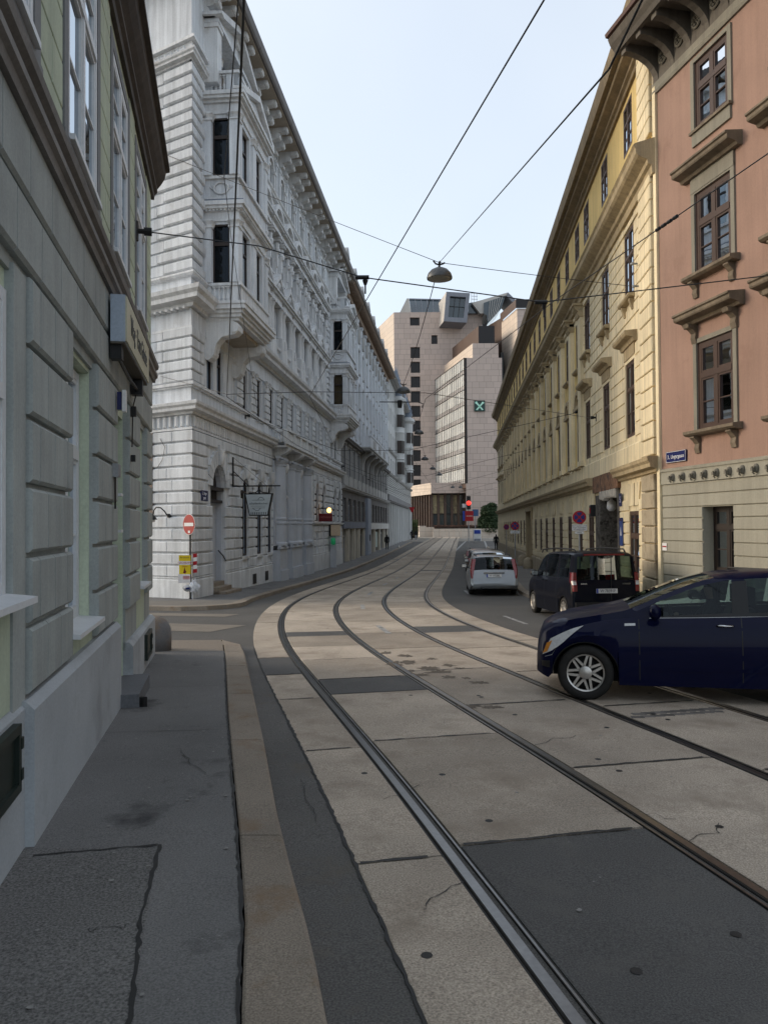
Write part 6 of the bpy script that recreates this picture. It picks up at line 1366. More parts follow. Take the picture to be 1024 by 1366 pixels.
class Car:
    """x = metres behind the front bumper, section parameter t: 0 sill centre .. 4 belt .. 6 roof edge .. 9 roof centre"""
    def __init__(s, root, p):
        s.root = root; s.p = p; s.top = smooth_interp(p['top']); s.belt = smooth_interp(p['belt']); s.hw = smooth_interp(p['hw']); s.L = p['L']
        s.tum = p.get('tumble', .2); s.arch = p['wheels']; s.R = p['R']
    def bottom(s, x):
        z = np.interp(x, [0,.25,.5,s.L-.5,s.L-.2,s.L], [.30,.2,.19,.2,.27,.36])
        for c in s.arch:
            r = s.R + .055
            if abs(x-c) < r: z = max(z, s.R - .02 + math.sqrt(max(0, r*r-(x-c)**2)))
        return float(z)
    def sec(s, x):
        zb, zt, zs, w = s.bottom(x), s.top(x), s.belt(x), s.hw(x)
        z4 = min(zs, zt-.05); gh = max(0, zt - z4 - .05); wr = w - .06 - s.tum*gh
        return [(0,zb+.02),(w-.1,zb),(w-.03,zb+.005),(w+.006,zb+.42*(z4-zb)),(w-.004,z4-.13),(w-.045,z4),(w-.06,z4+.012),(wr,zt-.075 if gh > .1 else zt-.02-.02*gh),(wr-.07,zt-.025),(wr*.5,zt-.004),(0,zt)]
    def S(s, x, t, side=1, off=0.):
        q = s.sec(x); i = min(int(t), len(q)-2); f = t-i; y = q[i][0]+(q[i+1][0]-q[i][0])*f; z = q[i][1]+(q[i+1][1]-q[i][1])*f
        if off:
            dy, dz = q[i+1][0]-q[i][0], q[i+1][1]-q[i][1]; n = math.hypot(dy, dz) or 1; y += off*dz/n; z -= off*dy/n
        return (s.L/2 - x, side*y, z)
    def stations(s):
        xs = set(np.round(np.linspace(0, s.L, 64), 3)) | {p[0] for p in s.p['top']}
        for c in s.arch:
            r = s.R+.055
            for k in range(13): xs.add(round(c - r*math.cos(math.pi*k/12), 4))
        for a, b in s.p['side_glass']: xs |= {a, b}
        xs |= set(s.p['wind']) | set(s.p['rear'])
        xs = sorted(x for x in xs if 0 <= x <= s.L); out = [xs[0]]
        for x in xs[1:]:
            if x - out[-1] > .004: out.append(x)
        return out
    def build(s, paint, glass):
        p = s.p; xs = s.stations(); body = MB(); G_ = {'windscreen': MB(), 'rear_window': MB()}
        sg = [(a, b, MB(), MB()) for a, b in p['side_glass']]; n = 11
        N_ = len(xs)
        for i, x in enumerate(xs):
            for sd in (1, -1): body.v += [s.S(x, t, sd) for t in range(n)]
        idx = lambda i, sd, t: i*2*n + (0 if sd > 0 else n) + t
        def give(m, q):
            ix = getattr(m, 'ix', None)
            if ix is None: ix = m.ix = {}
            f = []
            for k in q:
                key = tuple(round(c_, 4) for c_ in body.v[k])
                if key not in ix: ix[key] = len(m.v); m.v.append(body.v[k])
                f.append(ix[key])
            if len(set(f)) >= 3: m.f.append(tuple(dict.fromkeys(f)))
        for i in range(N_-1):
            xm = (xs[i]+xs[i+1])/2; zt, zs = s.top(xm), s.belt(xm)
            for sd in (1, -1):
                for t in range(n-1):
                    q = (idx(i,sd,t), idx(i+1,sd,t), idx(i+1,sd,t+1), idx(i,sd,t+1)); done = False
                    if t == 6 and zt - zs > .16:
                        for a, b, ml, mr in sg:
                            if a <= xm <= b: give(ml if sd > 0 else mr, q); done = True
                    if t in (8, 9):
                        if p['wind'][0] <= xm <= p['wind'][1]: give(G_['windscreen'], q); done = True
                        if p['rear'][0] <= xm <= p['rear'][1]: give(G_['rear_window'], q); done = True
                    if not done: body.f.append(q)
        for i in (0, N_-1): body.f.append(tuple(idx(i,1,t) for t in range(n)) + tuple(idx(i,-1,t) for t in range(n-2,-1,-1)))
        bo = obj('body', body.mesh('body', True, 38), paint, s.root)
        for k, m in G_.items():
            if m.f: obj(k, m.mesh(k, True), glass, s.root)
        for a, b, ml, mr in sg:
            for m in (ml, mr):
                if m.f: obj('side_window', m.mesh('side_window', True), glass, s.root)
        return bo
    def patch(s, name, mat, edge, nt=6, nx=8, off=.006, sides=(1,-1), par=None):
        """edge(t01) -> (t, x0, x1): strip on the body surface"""
        for sd in sides:
            m = MB()
            for j in range(nt+1):
                t, x0, x1 = edge(j/nt)
                m.v += [s.S(x0+(x1-x0)*i/nx, t, sd, off) for i in range(nx+1)]
            m.f = [(j*(nx+1)+i, j*(nx+1)+i+1, (j+1)*(nx+1)+i+1, (j+1)*(nx+1)+i) for j in range(nt) for i in range(nx)]
            obj(name, m.mesh(name, True), mat, par or s.root)
    def lines(s, xs, t0=2.1, t1=5.0, w=.006):
        for x in xs: s.patch('door_gap', m_trim, lambda f: (t0+(t1-t0)*f, x-w, x+w), 8, 1, .0015)
    def wheels(s, style='spoke', n=7, wid=.2):
        for c in s.arch:
            for sd in (1, -1):
                y = s.hw(c) - .02; w = obj('wheel', None, None, s.root, (s.L/2-c, sd*(y-wid/2), s.R), (0,0,0 if sd > 0 else math.pi))
                key = ('wheel', style, round(s.R,3))
                if key not in CACHE:
                    r = s.R; h = wid/2; rr = r*.66
                    def spin(prof, N=36):
                        m = MB(); k = len(prof)
                        for i in range(N):
                            a = 2*math.pi*i/N; m.v += [(q*math.cos(a), yy_, q*math.sin(a)) for q, yy_ in prof]
                        m.f = [(i*k+j, ((i+1)%N)*k+j, ((i+1)%N)*k+j+1, i*k+j+1) for i in range(N) for j in range(k-1)]; return m
                    ty = spin([(rr,h-.03),(rr+.01,h-.008),(rr+.03,h),(r-.05,h+.004),(r-.02,h-.01),(r,h-.045),(r,-h+.045),(r-.02,-h+.01),(rr,-h)]).mesh('tyre', True, 50); ty.materials.append(m_tyre)
                    rm = spin([(rr-.012,h-.07),(rr-.012,h-.012),(rr+.004,h-.004),(rr+.004,h-.02)])
                    if style == 'spoke':
                        for i in range(n):
                            a = 2*math.pi*i/n
                            for da in (-.1, .1):
                                c_, s_ = math.cos(a), math.sin(a); wv = .014
                                P0, P1 = (.05*c_ - da*.35*s_, .05*s_ + da*.35*c_), ((rr-.012)*math.cos(a+da), (rr-.012)*math.sin(a+da))
                                tx, tz = -s_*wv, c_*wv
                                m = [(P0[0]-tx,P0[1]-tz),(P0[0]+tx,P0[1]+tz),(P1[0]+tx,P1[1]+tz),(P1[0]-tx,P1[1]-tz)]
                                rm.add([(x,h-.02,z) for x,z in m] + [(x,h-.06,z) for x,z in m], [(0,1,2,3),(0,4,5,1),(1,5,6,2),(2,6,7,3),(3,7,4,0)])
                        hub = spin([(.001,h-.008),(.05,h-.01),(.075,h-.02),(.08,h-.06)], 20)
                    else:
                        for i in range(9):
                            a = 2*math.pi*i/9; c_, s_ = math.cos(a), math.sin(a); wv = .032; P0, P1 = (.06*c_,.06*s_), ((rr-.01)*c_,(rr-.01)*s_); tx, tz = -s_*wv, c_*wv
                            m = [(P0[0]-tx,P0[1]-tz),(P0[0]+tx,P0[1]+tz),(P1[0]+tx*1.3,P1[1]+tz*1.3),(P1[0]-tx*1.3,P1[1]-tz*1.3)]
                            rm.add([(x,h-.015,z) for x,z in m] + [(x,h-.05,z) for x,z in m], [(0,1,2,3),(0,4,5,1),(1,5,6,2),(2,6,7,3),(3,7,4,0)])
                        hub = spin([(.001,h-.006),(.08,h-.01),(.095,h-.025),(.1,h-.06)], 20)
                    rm.v += []; o = len(rm.v); rm.v += hub.v; rm.f += [tuple(i+o for i in f) for f in hub.f]
                    rm = rm.mesh('rim', True, 35); rm.materials.append(m_rim)
                    dk = spin([(.001,h-.085),(rr,h-.08),(rr,-h)], 24).mesh('wheel_disc', True); dk.materials.append(m_brake); CACHE[key] = (ty, rm, dk)
                for nm, me in zip(('tyre','rim','wheel_disc'), CACHE[key]): obj(nm, me, None, w)
        # dark wheel housings and floor
        m = MB()
        for c in s.arch:
            for sd in (1, -1):
                y = s.hw(c)-.05; m.box(s.L/2-c-s.R-.06, s.L/2-c+s.R+.06, min(sd*y,sd*(y-.34)), max(sd*y,sd*(y-.34)) - (.0), .3, .3)
        m = MB(); m.box(-s.L/2+.35, s.L/2-.35, -.62, .62, .2, .5); obj('underbody', m, m_underbody, s.root)
        for c in s.arch:
            for sd in (1, -1):
                m = MB(); r = s.R+.052; y1 = s.hw(c)-.02; y0 = y1-.36; m.ring(s.L/2-c, s.R-.02, r, r+.01, sd*y0, sd*y1, 0, 180, 14); m.box(s.L/2-c-r, s.L/2-c+r, min(sd*y0,sd*(y0+.02)), max(sd*y0,sd*(y0+.02)), .25, s.R+r*.9); obj('wheel_housing', m, m_underbody, s.root)
    def tail(s, z0, z1, yin, wrap, mat=None, name='tail_light', frac0=None):
        """lamp cluster on the rear corner: across the tail and wrapped round the side"""
        xs = np.linspace(s.L*.8, s.L, 200); tops = np.array([s.top(x) for x in xs])
        for sd in (1, -1):
            m = MB(); n = 7
            for j in range(n+1):
                z = z0 + (z1-z0)*j/n; i = int(np.argmax(tops <= z + .02)) if (tops <= z + .02).any() else len(xs)-1; x = float(xs[i]); X = s.L/2 - x
                zb = s.belt(x); yc = s.hw(x) - .01 - s.tum*max(0, z-zb+.04); yi = yin(j/n)
                m.v += [(X-.012, sd*yi, z), (X-.014, sd*(yc-.02), z), (X+.02, sd*(yc+.012), z), (X+wrap(j/n), sd*(yc+.014), z)]
            m.f = [(j*4+k, j*4+k+1, (j+1)*4+k+1, (j+1)*4+k) for j in range(n) for k in range(3)]; obj(name, m.mesh(name, True, 40), mat or m_tail, s.root)
    def mirror(s, x, mat, sides=(1,-1), z=None):
        for sd in sides:
            P = Vector(s.S(x, 5.0, sd)); m = MB()
            for i in range(9):
                a = math.pi*i/8
            m.lathe(0, 0, [(.001,-.085),(.05,-.08),(.085,-.045),(.095,0),(.085,.045),(.05,.08),(.001,.085)], 12)
            m.v = [(x_*.75, y_*1.15, z_) for x_, y_, z_ in m.v]; mo = obj('mirror', m.mesh('mirror', True), mat, s.root, P + Vector((.03, sd*.13, .09)))
            m = MB(); m.tube([(0,-sd*.16,-.08),(0,-sd*.04,-.04)], .022, 6); obj('mirror_arm', m, m_trim, mo)
            m = MB(); m.add([(-.078,-.08,-.055),(-.078,.08,-.055),(-.078,.08,.055),(-.078,-.08,.055)], [(0,1,2,3)]); obj('mirror_glass', m, m_chrome, mo)
    def handles(s, xs, t=4.0, mat=m_chrome):
        for x in xs:
            for sd in (1,-1):
                P = Vector(s.S(x, t, sd)); m = MB(); m.tube([(-.09,0,0),(-.07,sd*.03,0),(.07,sd*.032,.003),(.1,0,0)], [.008,.013,.012,.008], 6); obj('door_handle', m.mesh('door_handle', True), mat, s.root, P)
    def plate(s, txt, x, z, rear=True, tilt=0.):
        sg_ = -1 if rear else 1; m = MB(); m.box(-.012,0,-.26,.26,-.055,.055); P = (s.L/2 - x - (.012 if rear else -.02), 0, z)
        o = obj('number_plate', m, m_plate, s.root, P, (0, tilt, 0)); m = MB(); m.box(-.014,-.0125,.215,.258,-.052,.052); obj('plate_band', m, m_plate_blue, o)
        text_mesh(txt, .105, m_trim, o, (-.015,-.02,0), (R(90),0,R(-90)), 'plate_text', .0008, .85)
    def seats(s, rows_, driver=False):
        for x in rows_:
            for y in (-.37,.37):
                m = MB(); m.extr([(y-.23,0)]*0 or [(0,0),(0,0)], 0, 0) if False else None
                m.box(-.24,.24,y-.24,y+.24,.36,.52); m.add([(-.24,y-.22,.5),(-.1,y-.22,.5),(-.1,y+.22,.5),(-.24,y+.22,.5),(-.42,y-.18,1.05),(-.32,y-.18,1.06),(-.32,y+.18,1.06),(-.42,y+.18,1.05)], [(0,3,2,1),(4,5,6,7),(0,1,5,4),(1,2,6,5),(2,3,7,6),(3,0,4,7)]); m.box(-.43,-.34,y-.12,y+.12,1.1,1.3)
                obj('seat', m, m_seat, s.root, (s.L/2-x, 0, .02))
def put_car(name, label, px_loc, heading, cat='car', group=None):
    """origin at the car's middle on the road; heading = direction of travel, degrees from +Y towards +X"""
    x, y = px_loc; dy = .6; sl = math.atan2(g(y+dy)-g(y-dy), 2*dy)
    o = thing(name, label, cat, (x, y, g(y)+.004), 0, group); h = R(heading); d = Vector((math.sin(h), math.cos(h), math.sin(sl)*math.cos(h))).normalized()
    n = Vector((0, -math.sin(sl), math.cos(sl))); l = n.cross(d).normalized(); n = d.cross(l)
    o.matrix_world = Matrix.Translation(o.location) @ Matrix((( d.x, l.x, n.x, 0), (d.y, l.y, n.y, 0), (d.z, l.z, n.z, 0), (0,0,0,1))); return o
def paint_mat(name, col, fl=.3): return M(name, col, .35, .04, 2, .03, 60, spec=.12, coat=.45, metal=fl)
# ---- near dark blue compact MPV crossing the tracks
p_navy = M('paint_navy', (.002,.0035,.024), .5, .04, 2, .03, 60, spec=.04, coat=.24)
mpv = dict(L=4.3, R=.325, wheels=[.57,3.34], tumble=.24,
    top=[(0,.5),(.02,.7),(.08,.83),(.3,.94),(.7,1.02),(1.02,1.08),(1.5,1.28),(1.9,1.43),(2.25,1.5),(2.8,1.525),(3.4,1.49),(3.8,1.41),(4.0,1.28),(4.15,1.08),(4.24,.95),(4.3,.55)],
    belt=[(0,.62),(.5,.86),(1.0,.955),(2,.985),(3.2,1.03),(4.0,1.1),(4.3,1.12)],
    hw=[(0,.62),(.04,.73),(.12,.82),(.28,.87),(.55,.89),(1.2,.895),(2.4,.9),(3.4,.89),(3.9,.85),(4.2,.76),(4.3,.66)],
    side_glass=[(1.32,2.22),(2.36,3.2),(3.3,3.72)], wind=(1.1,2.05), rear=(3.86,4.16))
c = put_car('blue_car', 'dark blue compact family car crossing the tram tracks with its front wheel beside the rail', (4.10,9.6), -77)
car = Car(c, mpv); car.build(p_navy, CARGLASS); car.wheels('spoke', 7)
car.lines([1.18,2.29,3.24], 2.2, 5.0); car.mirror(1.38, p_navy); car.handles([2.12,3.1], 4.35)
car.patch('headlight', m_lamp, lambda f: (3.95+1.1*f, .07+.1*f, .26+.3*f), 5, 8); car.patch('indicator', m_amber, lambda f: (4.05+.75*f, .075+.05*f, .13+.06*f), 4, 4, .009)
car.patch('fog_lamp_recess', m_trim, lambda f: (2.7+.5*f, .06, .16), 3, 3); car.patch('bumper_strip', m_chrome, lambda f: (3.6+.06*f, .1, .36), 1, 6, .008)
car.patch('window_trim', m_trim, lambda f: (5.9+.2*f, 1.3, 3.72), 1, 30, .004); car.patch('chrome_strip', m_chrome, lambda f: (5.55+.2*f, 1.3, 3.72), 1, 30, .004)
car.patch('pillar_trim', m_trim, lambda f: (6.05+.9*f, 2.2+.02*f, 2.38+.0*f), 4, 2, .003); car.patch('pillar_trim', m_trim, lambda f: (6.05+.9*f, 3.18, 3.32), 4, 2, .003)
car.patch('side_repeater', m_lamp, lambda f: (4.45+.22*f, 1.02, 1.14), 1, 2, .008)
car.patch('sill_crease', MATS['paint_navy'], lambda f: (2.55+.12*f, 1.25, 3.2), 1, 12, .006)
car.seats([2.1,3.0]); m = MB(); m.tube([(.15*math.cos(i*math.pi/8)*.35, .18*math.sin(i*math.pi/8), .18*math.cos(i*math.pi/8)) for i in range(17)], .014, 6); obj('steering_wheel', m, m_seat, c, (4.3/2-1.62, .37, .92)); m = MB(); m.box(-.3,.1,-.7,.7,.7,.92); obj('dashboard', m, m_seat, c, (4.3/2-1.4,0,0))
# ---- dark high-roofed van parked behind it
van = dict(L=4.36, R=.32, wheels=[.84,3.65], tumble=.13,
    top=[(0,.5),(.03,.72),(.15,.92),(.5,1.02),(.95,1.12),(1.2,1.3),(1.65,1.66),(1.95,1.76),(2.6,1.8),(3.6,1.8),(4.1,1.77),(4.2,1.7),(4.24,1.5),(4.29,1.1),(4.32,.98),(4.34,.7),(4.36,.5)],
    belt=[(0,.7),(.5,.98),(1.2,1.08),(2.5,1.1),(4.36,1.12)],
    hw=[(0,.55),(.08,.68),(.25,.79),(.6,.86),(1.2,.875),(3.6,.875),(4.1,.865),(4.3,.84),(4.36,.82)],
    side_glass=[(1.35,2.0),(2.12,3.05),(3.2,3.95)], wind=(1.15,1.72), rear=(4.205,4.292))
p_van = M('paint_dark_blue_black', (.003,.004,.009), .5, .04, 2, .03, 60, spec=.04, coat=.24)
c = put_car('dark_van', 'dark blue black high roofed van with roof rails parked at the right kerb', (4.86,19.45), -4.5)
c.scale = (.94,.94,.93); van_c = Car(c, van); van_c.build(p_van, CARGLASS); van_c.wheels('plain')
van_c.lines([1.2,2.06,3.12], 2.2, 6.9); van_c.mirror(1.45, m_trim); van_c.handles([1.9,2.25], 4.3, p_van)
van_c.tail(.82, 1.28, lambda f: .72, lambda f: .13); van_c.tail(.98, 1.08, lambda f: .735, lambda f: .03, m_lamp, 'reverse_lens')
van_c.patch('headlight', m_lamp, lambda f: (3.9+1.1*f, .12, .5), 4, 6)
for y in (-.62,.62):
    m = MB(); m.tube([(1.1,y,1.74),(1.0,y,1.82),(-.2,y,1.865),(-1.7,y,1.84),(-1.8,y,1.76)], .02, 6); obj('roof_rail', m.mesh('roof_rail', True), m_trim, c)
van_c.plate('W·78391F', 4.352, .83, True, R(3)); van_c.seats([1.9,2.9])
m = MB(); m.box(-.02,0,-.008,.008,.55,1.68); obj('door_split', m, m_trim, c, (-4.36/2+.03,-.12,0)); m = MB(); m.box(-.03,0,-.5,.5,1.69,1.73); obj('brake_light', m, m_tail, c, (-4.36/2+.17,0,0))
text_mesh('DACIA', .05, m_chrome, c, (-4.36/2+.028,.55,1.0), (R(90),0,R(-90)), 'badge', .001); text_mesh('DOKKER', .05, m_chrome, c, (-4.36/2+.028,-.5,1.0), (R(90),0,R(-90)), 'badge', .001)
m = MB(); m.box(-.06,.04,-.78,.78,.34,.56); obj('rear_bumper', m.mesh('rear_bumper'), m_trim, c, (-4.36/2-.0,0,0))
# ---- silver estate car
est = dict(L=4.72, R=.315, wheels=[.95,3.62], tumble=.22,
    top=[(0,.45),(.03,.62),(.15,.74),(.8,.84),(1.35,.93),(1.75,1.18),(2.15,1.37),(2.6,1.43),(3.6,1.42),(4.25,1.385),(4.38,1.32),(4.5,1.12),(4.6,.93),(4.66,.86),(4.68,.6),(4.72,.45)],
    belt=[(0,.6),(.8,.8),(1.4,.88),(3,.91),(4.4,.93),(4.72,.93)],
    hw=[(0,.58),(.08,.72),(.3,.82),(.9,.87),(2.4,.885),(3.9,.875),(4.4,.85),(4.65,.82),(4.72,.78)],
    side_glass=[(1.6,2.35),(2.45,3.2),(3.32,4.2)], wind=(1.4,2.25), rear=(4.3,4.6))
p_silver = paint_mat('paint_silver', (.25,.265,.28), .6)
def estate(name, label, loc, hd, paint, txt=None, group=None, detail=True):
    c = put_car(name, label, loc, hd, 'car', group); k = Car(c, est); k.build(paint, CARGLASS); k.wheels('plain')
    k.tail(.62, 1.3, lambda f: .74-.12*f, lambda f: .12-.04*f)
    k.patch('rear_bumper', M('bumper_grey', (.22,.23,.245), .5) if 'bumper_grey' not in MATS else MATS['bumper_grey'], lambda f: (2.05+.9*f, 4.2, 4.71), 4, 8, .03)
    k.mirror(1.75, m_trim); k.lines([1.5,2.4,3.26], 2.2, 5.0)
    k.seats([2.3,3.2])
    for y in (-.6,.6):
        m = MB(); m.tube([(.3,y,1.36),(.2,y,1.44),(-1.6,y,1.43),(-1.75,y,1.35)], .016, 6); obj('roof_rail', m, m_trim, c)
    if detail:
        k.plate(txt, 4.685, .72, True, R(4)); m = MB(); m.box(-.03,.0,-.36,.36,.8,.84); obj('plate_recess_trim', m, m_chrome, c, (-4.72/2+.03,0,0)); m = MB(); m.tube([(0,.1,1.0),(.1,-.3,1.22)], .012, 5); obj('wiper', m, m_trim, c, (-4.72/2+.1,.0,.0))
        m = MB(); m.tube([(-.06,0,0),(.2,0,0)], .035, 8); obj('exhaust', m, m_brake, c, (-4.72/2,.45,.27))
    return k
vs_ = gnd(657,796); estate('silver_estate', 'silver estate car with tall red tail lights parked behind the dark van', (4.02,29.3), 4.5, p_silver, 'W·19326L')
hat = dict(L=4.1, R=.31, wheels=[.82,3.42], tumble=.24,
    top=[(0,.48),(.04,.66),(.18,.78),(.7,.92),(1.0,1.0),(1.5,1.28),(1.9,1.44),(2.5,1.5),(3.3,1.46),(3.7,1.34),(3.92,1.05),(4.0,.93),(4.06,.6),(4.1,.48)],
    belt=[(0,.6),(.6,.86),(1.2,.93),(3,.98),(4.1,1.0)], hw=[(0,.52),(.1,.7),(.35,.81),(.8,.86),(2.2,.875),(3.4,.86),(3.9,.8),(4.1,.72)],
    side_glass=[(1.25,2.05),(2.15,2.95),(3.05,3.4)], wind=(1.02,1.8), rear=(3.5,3.94))
def hatch(name, label, loc, hd, paint, group=None, txt=None):
    c = put_car(name, label, loc, hd, 'car', group); k = Car(c, hat); k.build(paint, CARGLASS); k.wheels('plain'); k.mirror(1.35, m_trim); k.lines([1.15,2.1,3.0], 2.2, 5.)
    k.tail(.78, 1.05, lambda f: .5, lambda f: .14); k.patch('headlight', m_lamp, lambda f: (3.9+1.1*f, .1, .45), 4, 6); k.seats([2.0,2.85])
    if txt: k.plate(txt, 4.07, .78)
    return k
hatch('white_hatchback', 'pale hatchback parked in front of the silver estate', (4.75,35.5), 5.5, paint_mat('paint_pale_grey', (.5,.5,.49), .2), None)
hatch('dark_hatchback', 'dark hatchback with wide rear window parked ahead of the pale hatchback', (5.35,41.6), 7.5, paint_mat('paint_maroon_black', (.02,.012,.014), .2), None, 'W·5172B')
estate('beige_estate', 'beige grey estate car at the front of the parked row', (6.0,48.3), 8, paint_mat('paint_beige', (.3,.27,.24), .4), None, None, False)
estate('white_parked_car', 'white estate car parked by the salmon house, seen through the dark blue car', (6.3,12.6), -13, paint_mat('paint_white', (.62,.63,.63), .0), None, None, False)
# ------------------------------------------------------------------ signs, lamps, people, plants
def pole(name, label, loc, h, r=.03, cat='signpost', rz=0, group=None, mat=m_steelgrey):
    o = thing(name, label, cat, loc, rz, group); m = MB(); m.lathe(0,0,[(r*1.6,0),(r*1.6,.03),(r,.035),(r,h-.01),(r*.6,h)],10); obj('post', m.mesh('post', True, 40), mat, o); return o
def disc(name, r, y, mat, par, loc, th=.006, n=28):
    m = MB(); m.poly([(r*math.cos(2*math.pi*i/n), r*math.sin(2*math.pi*i/n)) for i in range(n)], y-th, y); return obj(name, m, mat, par, loc)
m_dark_post = M('dark_post', (.05,.05,.052), .5, .15, 6)
# ---- no-entry sign with taped posters (left corner)
p = gnd(254, 799, KH); o = pole('no_entry_sign', 'round red no entry sign on a dark post by the white corner house', p, 2.75, .032, 'traffic sign', R(-38), mat=m_dark_post)
m = MB(); n = 28; m.poly([(.31*math.cos(2*math.pi*i/n), .34*math.sin(2*math.pi*i/n)) for i in range(n)], -.05, -.04); obj('sign_rim', m, m_white, o, (0,0,2.42))
m = MB(); m.poly([(.295*math.cos(2*math.pi*i/n), .325*math.sin(2*math.pi*i/n)) for i in range(n)], -.055, -.051); obj('sign_face', m, m_red, o, (0,0,2.42))
m = MB(); m.box(-.235,.235,-.062,-.057,-.055,.055); obj('white_bar', m, m_white, o, (0,0,2.42))
m = MB(); m.box(-.05,.05,-.063,-.0585,-.28,-.2); obj('sticker', m, m_white, o, (.02,0,2.42))
pb = tag(obj('poster_board', None, loc=p + Vector((-.12,-.05,.74)), rot=(0,0,R(-6)), sc=(.85,1,.9)), 'yellow and white paper posters tied round the no entry sign post', 'poster')
m_py = M('poster_yellow', (.62,.46,.01), .7, .1, 4); m_pp = M('poster_white', (.62,.6,.6), .7, .08, 4)
for nm, mt, a, b, c_, d_ in (('poster',m_py,-.26,.2,.55,.76),('poster',m_pp,-.26,.2,.42,.55),('poster',m_py,-.25,.2,.08,.41),('poster',m_pp,-.29,.19,-.24,.075)):
    m = MB(); m.box(a,b,-.06,-.054,c_,d_); obj(nm, m, mt, pb)
for t, z, s_, mt in (('An unsere',.68,.09,m_dark_post),('NACHBARN',.485,.1,m_red),('Danke!',.36,.07,m_red)): text_mesh(t, s_, mt, pb, (-.03,-.061,z), (R(90),0,R(0)), 'poster_text', .0006)
m = MB(); m.poly([(-.09,.12),(-.0,.1),(.03,.17),(-.01,.24),(-.03,.34),(-.06,.24)], -.064, -.06); obj('poster_drawing', m, M('poster_dark_red', (.12,.01,.01), .7), pb)
for k in range(5): m = MB(); m.box(-.1,.17,-.064,-.06,-.19+k*.045,-.165+k*.045); obj('poster_lines', m, m_red if k > 1 else m_pp, pb)
tb = tag(obj('barrier_tape', None, loc=p + Vector((.16,-.02,.72))), 'red and white striped tape strip hanging behind the yellow posters', 'tape')
for k in range(5): m = MB(); m.poly([(-.06,k*.125),(.07,k*.125+.02),(.07,k*.125+.145),(-.06,k*.125+.125)], -.02, -.015); obj('tape_stripe', m, m_red if k % 2 == 0 else m_white, tb, (0,0,.12))
bg_ = tag(obj('plastic_bag', None, loc=p + Vector((.16,-.12,.42))), 'crumpled white plastic bag hanging from the no entry post', 'bag')
bm = bmesh.new(); bmesh.ops.create_icosphere(bm, subdivisions=4, radius=.16)
for v in bm.verts:
    k = 1 + .3*math.sin(31*v.co.x+3)*math.sin(27*v.co.z+1)*math.sin(23*v.co.y) + .16*math.sin(60*v.co.x+40*v.co.z) + random.uniform(-.05,.05); v.co = Vector((v.co.x*1.0*k*(1 - 2.6*max(0, v.co.z)), v.co.y*.5*k, v.co.z*1.25*k))
me = bpy.data.meshes.new('bag'); bm.to_mesh(me); bm.free(); obj('bag_film', me, M('plastic_white', (.6,.62,.66), .35, .1, 8, spec=.6), bg_)
bg2 = tag(obj('grey_bag', None, loc=p + Vector((-.02,-.1,.36))), 'small clear grey bag with blue print tied under the posters', 'bag')
bm = bmesh.new(); bmesh.ops.create_icosphere(bm, subdivisions=3, radius=.15)
for v in bm.verts: k = 1 + random.uniform(-.09,.09); v.co = Vector((v.co.x*1.3*k, v.co.y*.6*k, v.co.z*.75*k))
me = bpy.data.meshes.new('bag2'); bm.to_mesh(me); bm.free(); obj('bag_film', me, M('plastic_grey', (.32,.33,.36), .35, .2, 8, spec=.6), bg2); m = MB(); m.box(-.08,.06,-.1,-.096,-.04,.03); obj('print', m, m_blue, bg2)
# ---- street plate, goose-neck lamp on the white corner
o = tag(obj('street_plate_white_house', None, loc=WHITE.pt(25.55, 3.68, .08), rot=(0,0,WHITE.rot())), 'dark blue street name plate on the white rusticated corner', 'sign')
q = Fac(o, -1, 0); m = q.mb(); m.cham(-.36,.36,0,.02,-.18,.18,.005); q.put('plate', m, m_blue); text_mesh('3., Ungar-\ngasse', .15, m_white, o, (0,-.022,0), (R(90),0,0), sx=.85)
o = tag(obj('goose_neck_lamp', None, loc=SIDE.pt(.95, 3.0, -.07), rot=(0,0,SIDE.rot())), 'small black goose neck wall lamp on the white corner stones', 'wall lamp')
q = Fac(o, 1, 0); m = q.mb(); m.tube([(0,0,.0),(0,.1,.02),(.0,.2,.14),(.12,.26,.26),(.28,.3,.28),(.4,.3,.18),(.44,.3,.02)], .022, 8); m.lathe(0,.0,[(.07,-.06),(.07,.06)],10); q.put('arm', m.mesh('arm', True, 50), m_black); m = q.mb(); m.lathe(.44,.3,[(.02,.03),(.05,0),(.13,-.1),(.15,-.13)],12); q.put('shade', m.mesh('shade', True, 50), m_black); m = q.mb(); m.lathe(.44,.3,[(.001,-.22),(.06,-.2),(.08,-.14),(.04,-.08)],10); q.put('bulb', m.mesh('bulb', True), M('bulb_glass', (.6,.58,.52), .2))
# ---- hanging lantern-shaped restaurant sign
hs = thing('hanging_pub_sign', 'lantern shaped pale hanging sign with black iron bracket on the white house', 'sign', WHITE.pt(28.9, 0, 0), WHITE.rot())
H = Fac(hs, -1, 28.9)
m = H.mb(); m.box(28.86,28.94,.08,.13,4.15,5.3); m.box(28.87,28.93,.1,1.95,4.15,4.2); m.tube([(28.9,.12,4.75),(28.9,.7,4.2)], .02, 6); m.tube([(28.9,.1,5.3),(28.9,1.4,4.2)], .006, 5); H.put('bracket', m, m_black)
zl = lambda py: WHITE.uv(336, py, 1.1)[1]
c0 = 1.12; T = [(-.62,3.86),(.62,3.86),(.42,3.06),(-.42,3.06)]
def trap(m, k, y0, y1, zc=0):
    m.add([(28.9+y0,c0+T[i][0]*k*.82,3.46+(T[i][1]-3.46)*k) for i in range(4)] + [(28.9+y1,c0+T[i][0]*k*.82,3.46+(T[i][1]-3.46)*k) for i in range(4)], [(0,1,2,3),(7,6,5,4),(0,4,5,1),(1,5,6,2),(2,6,7,3),(3,7,4,0)])
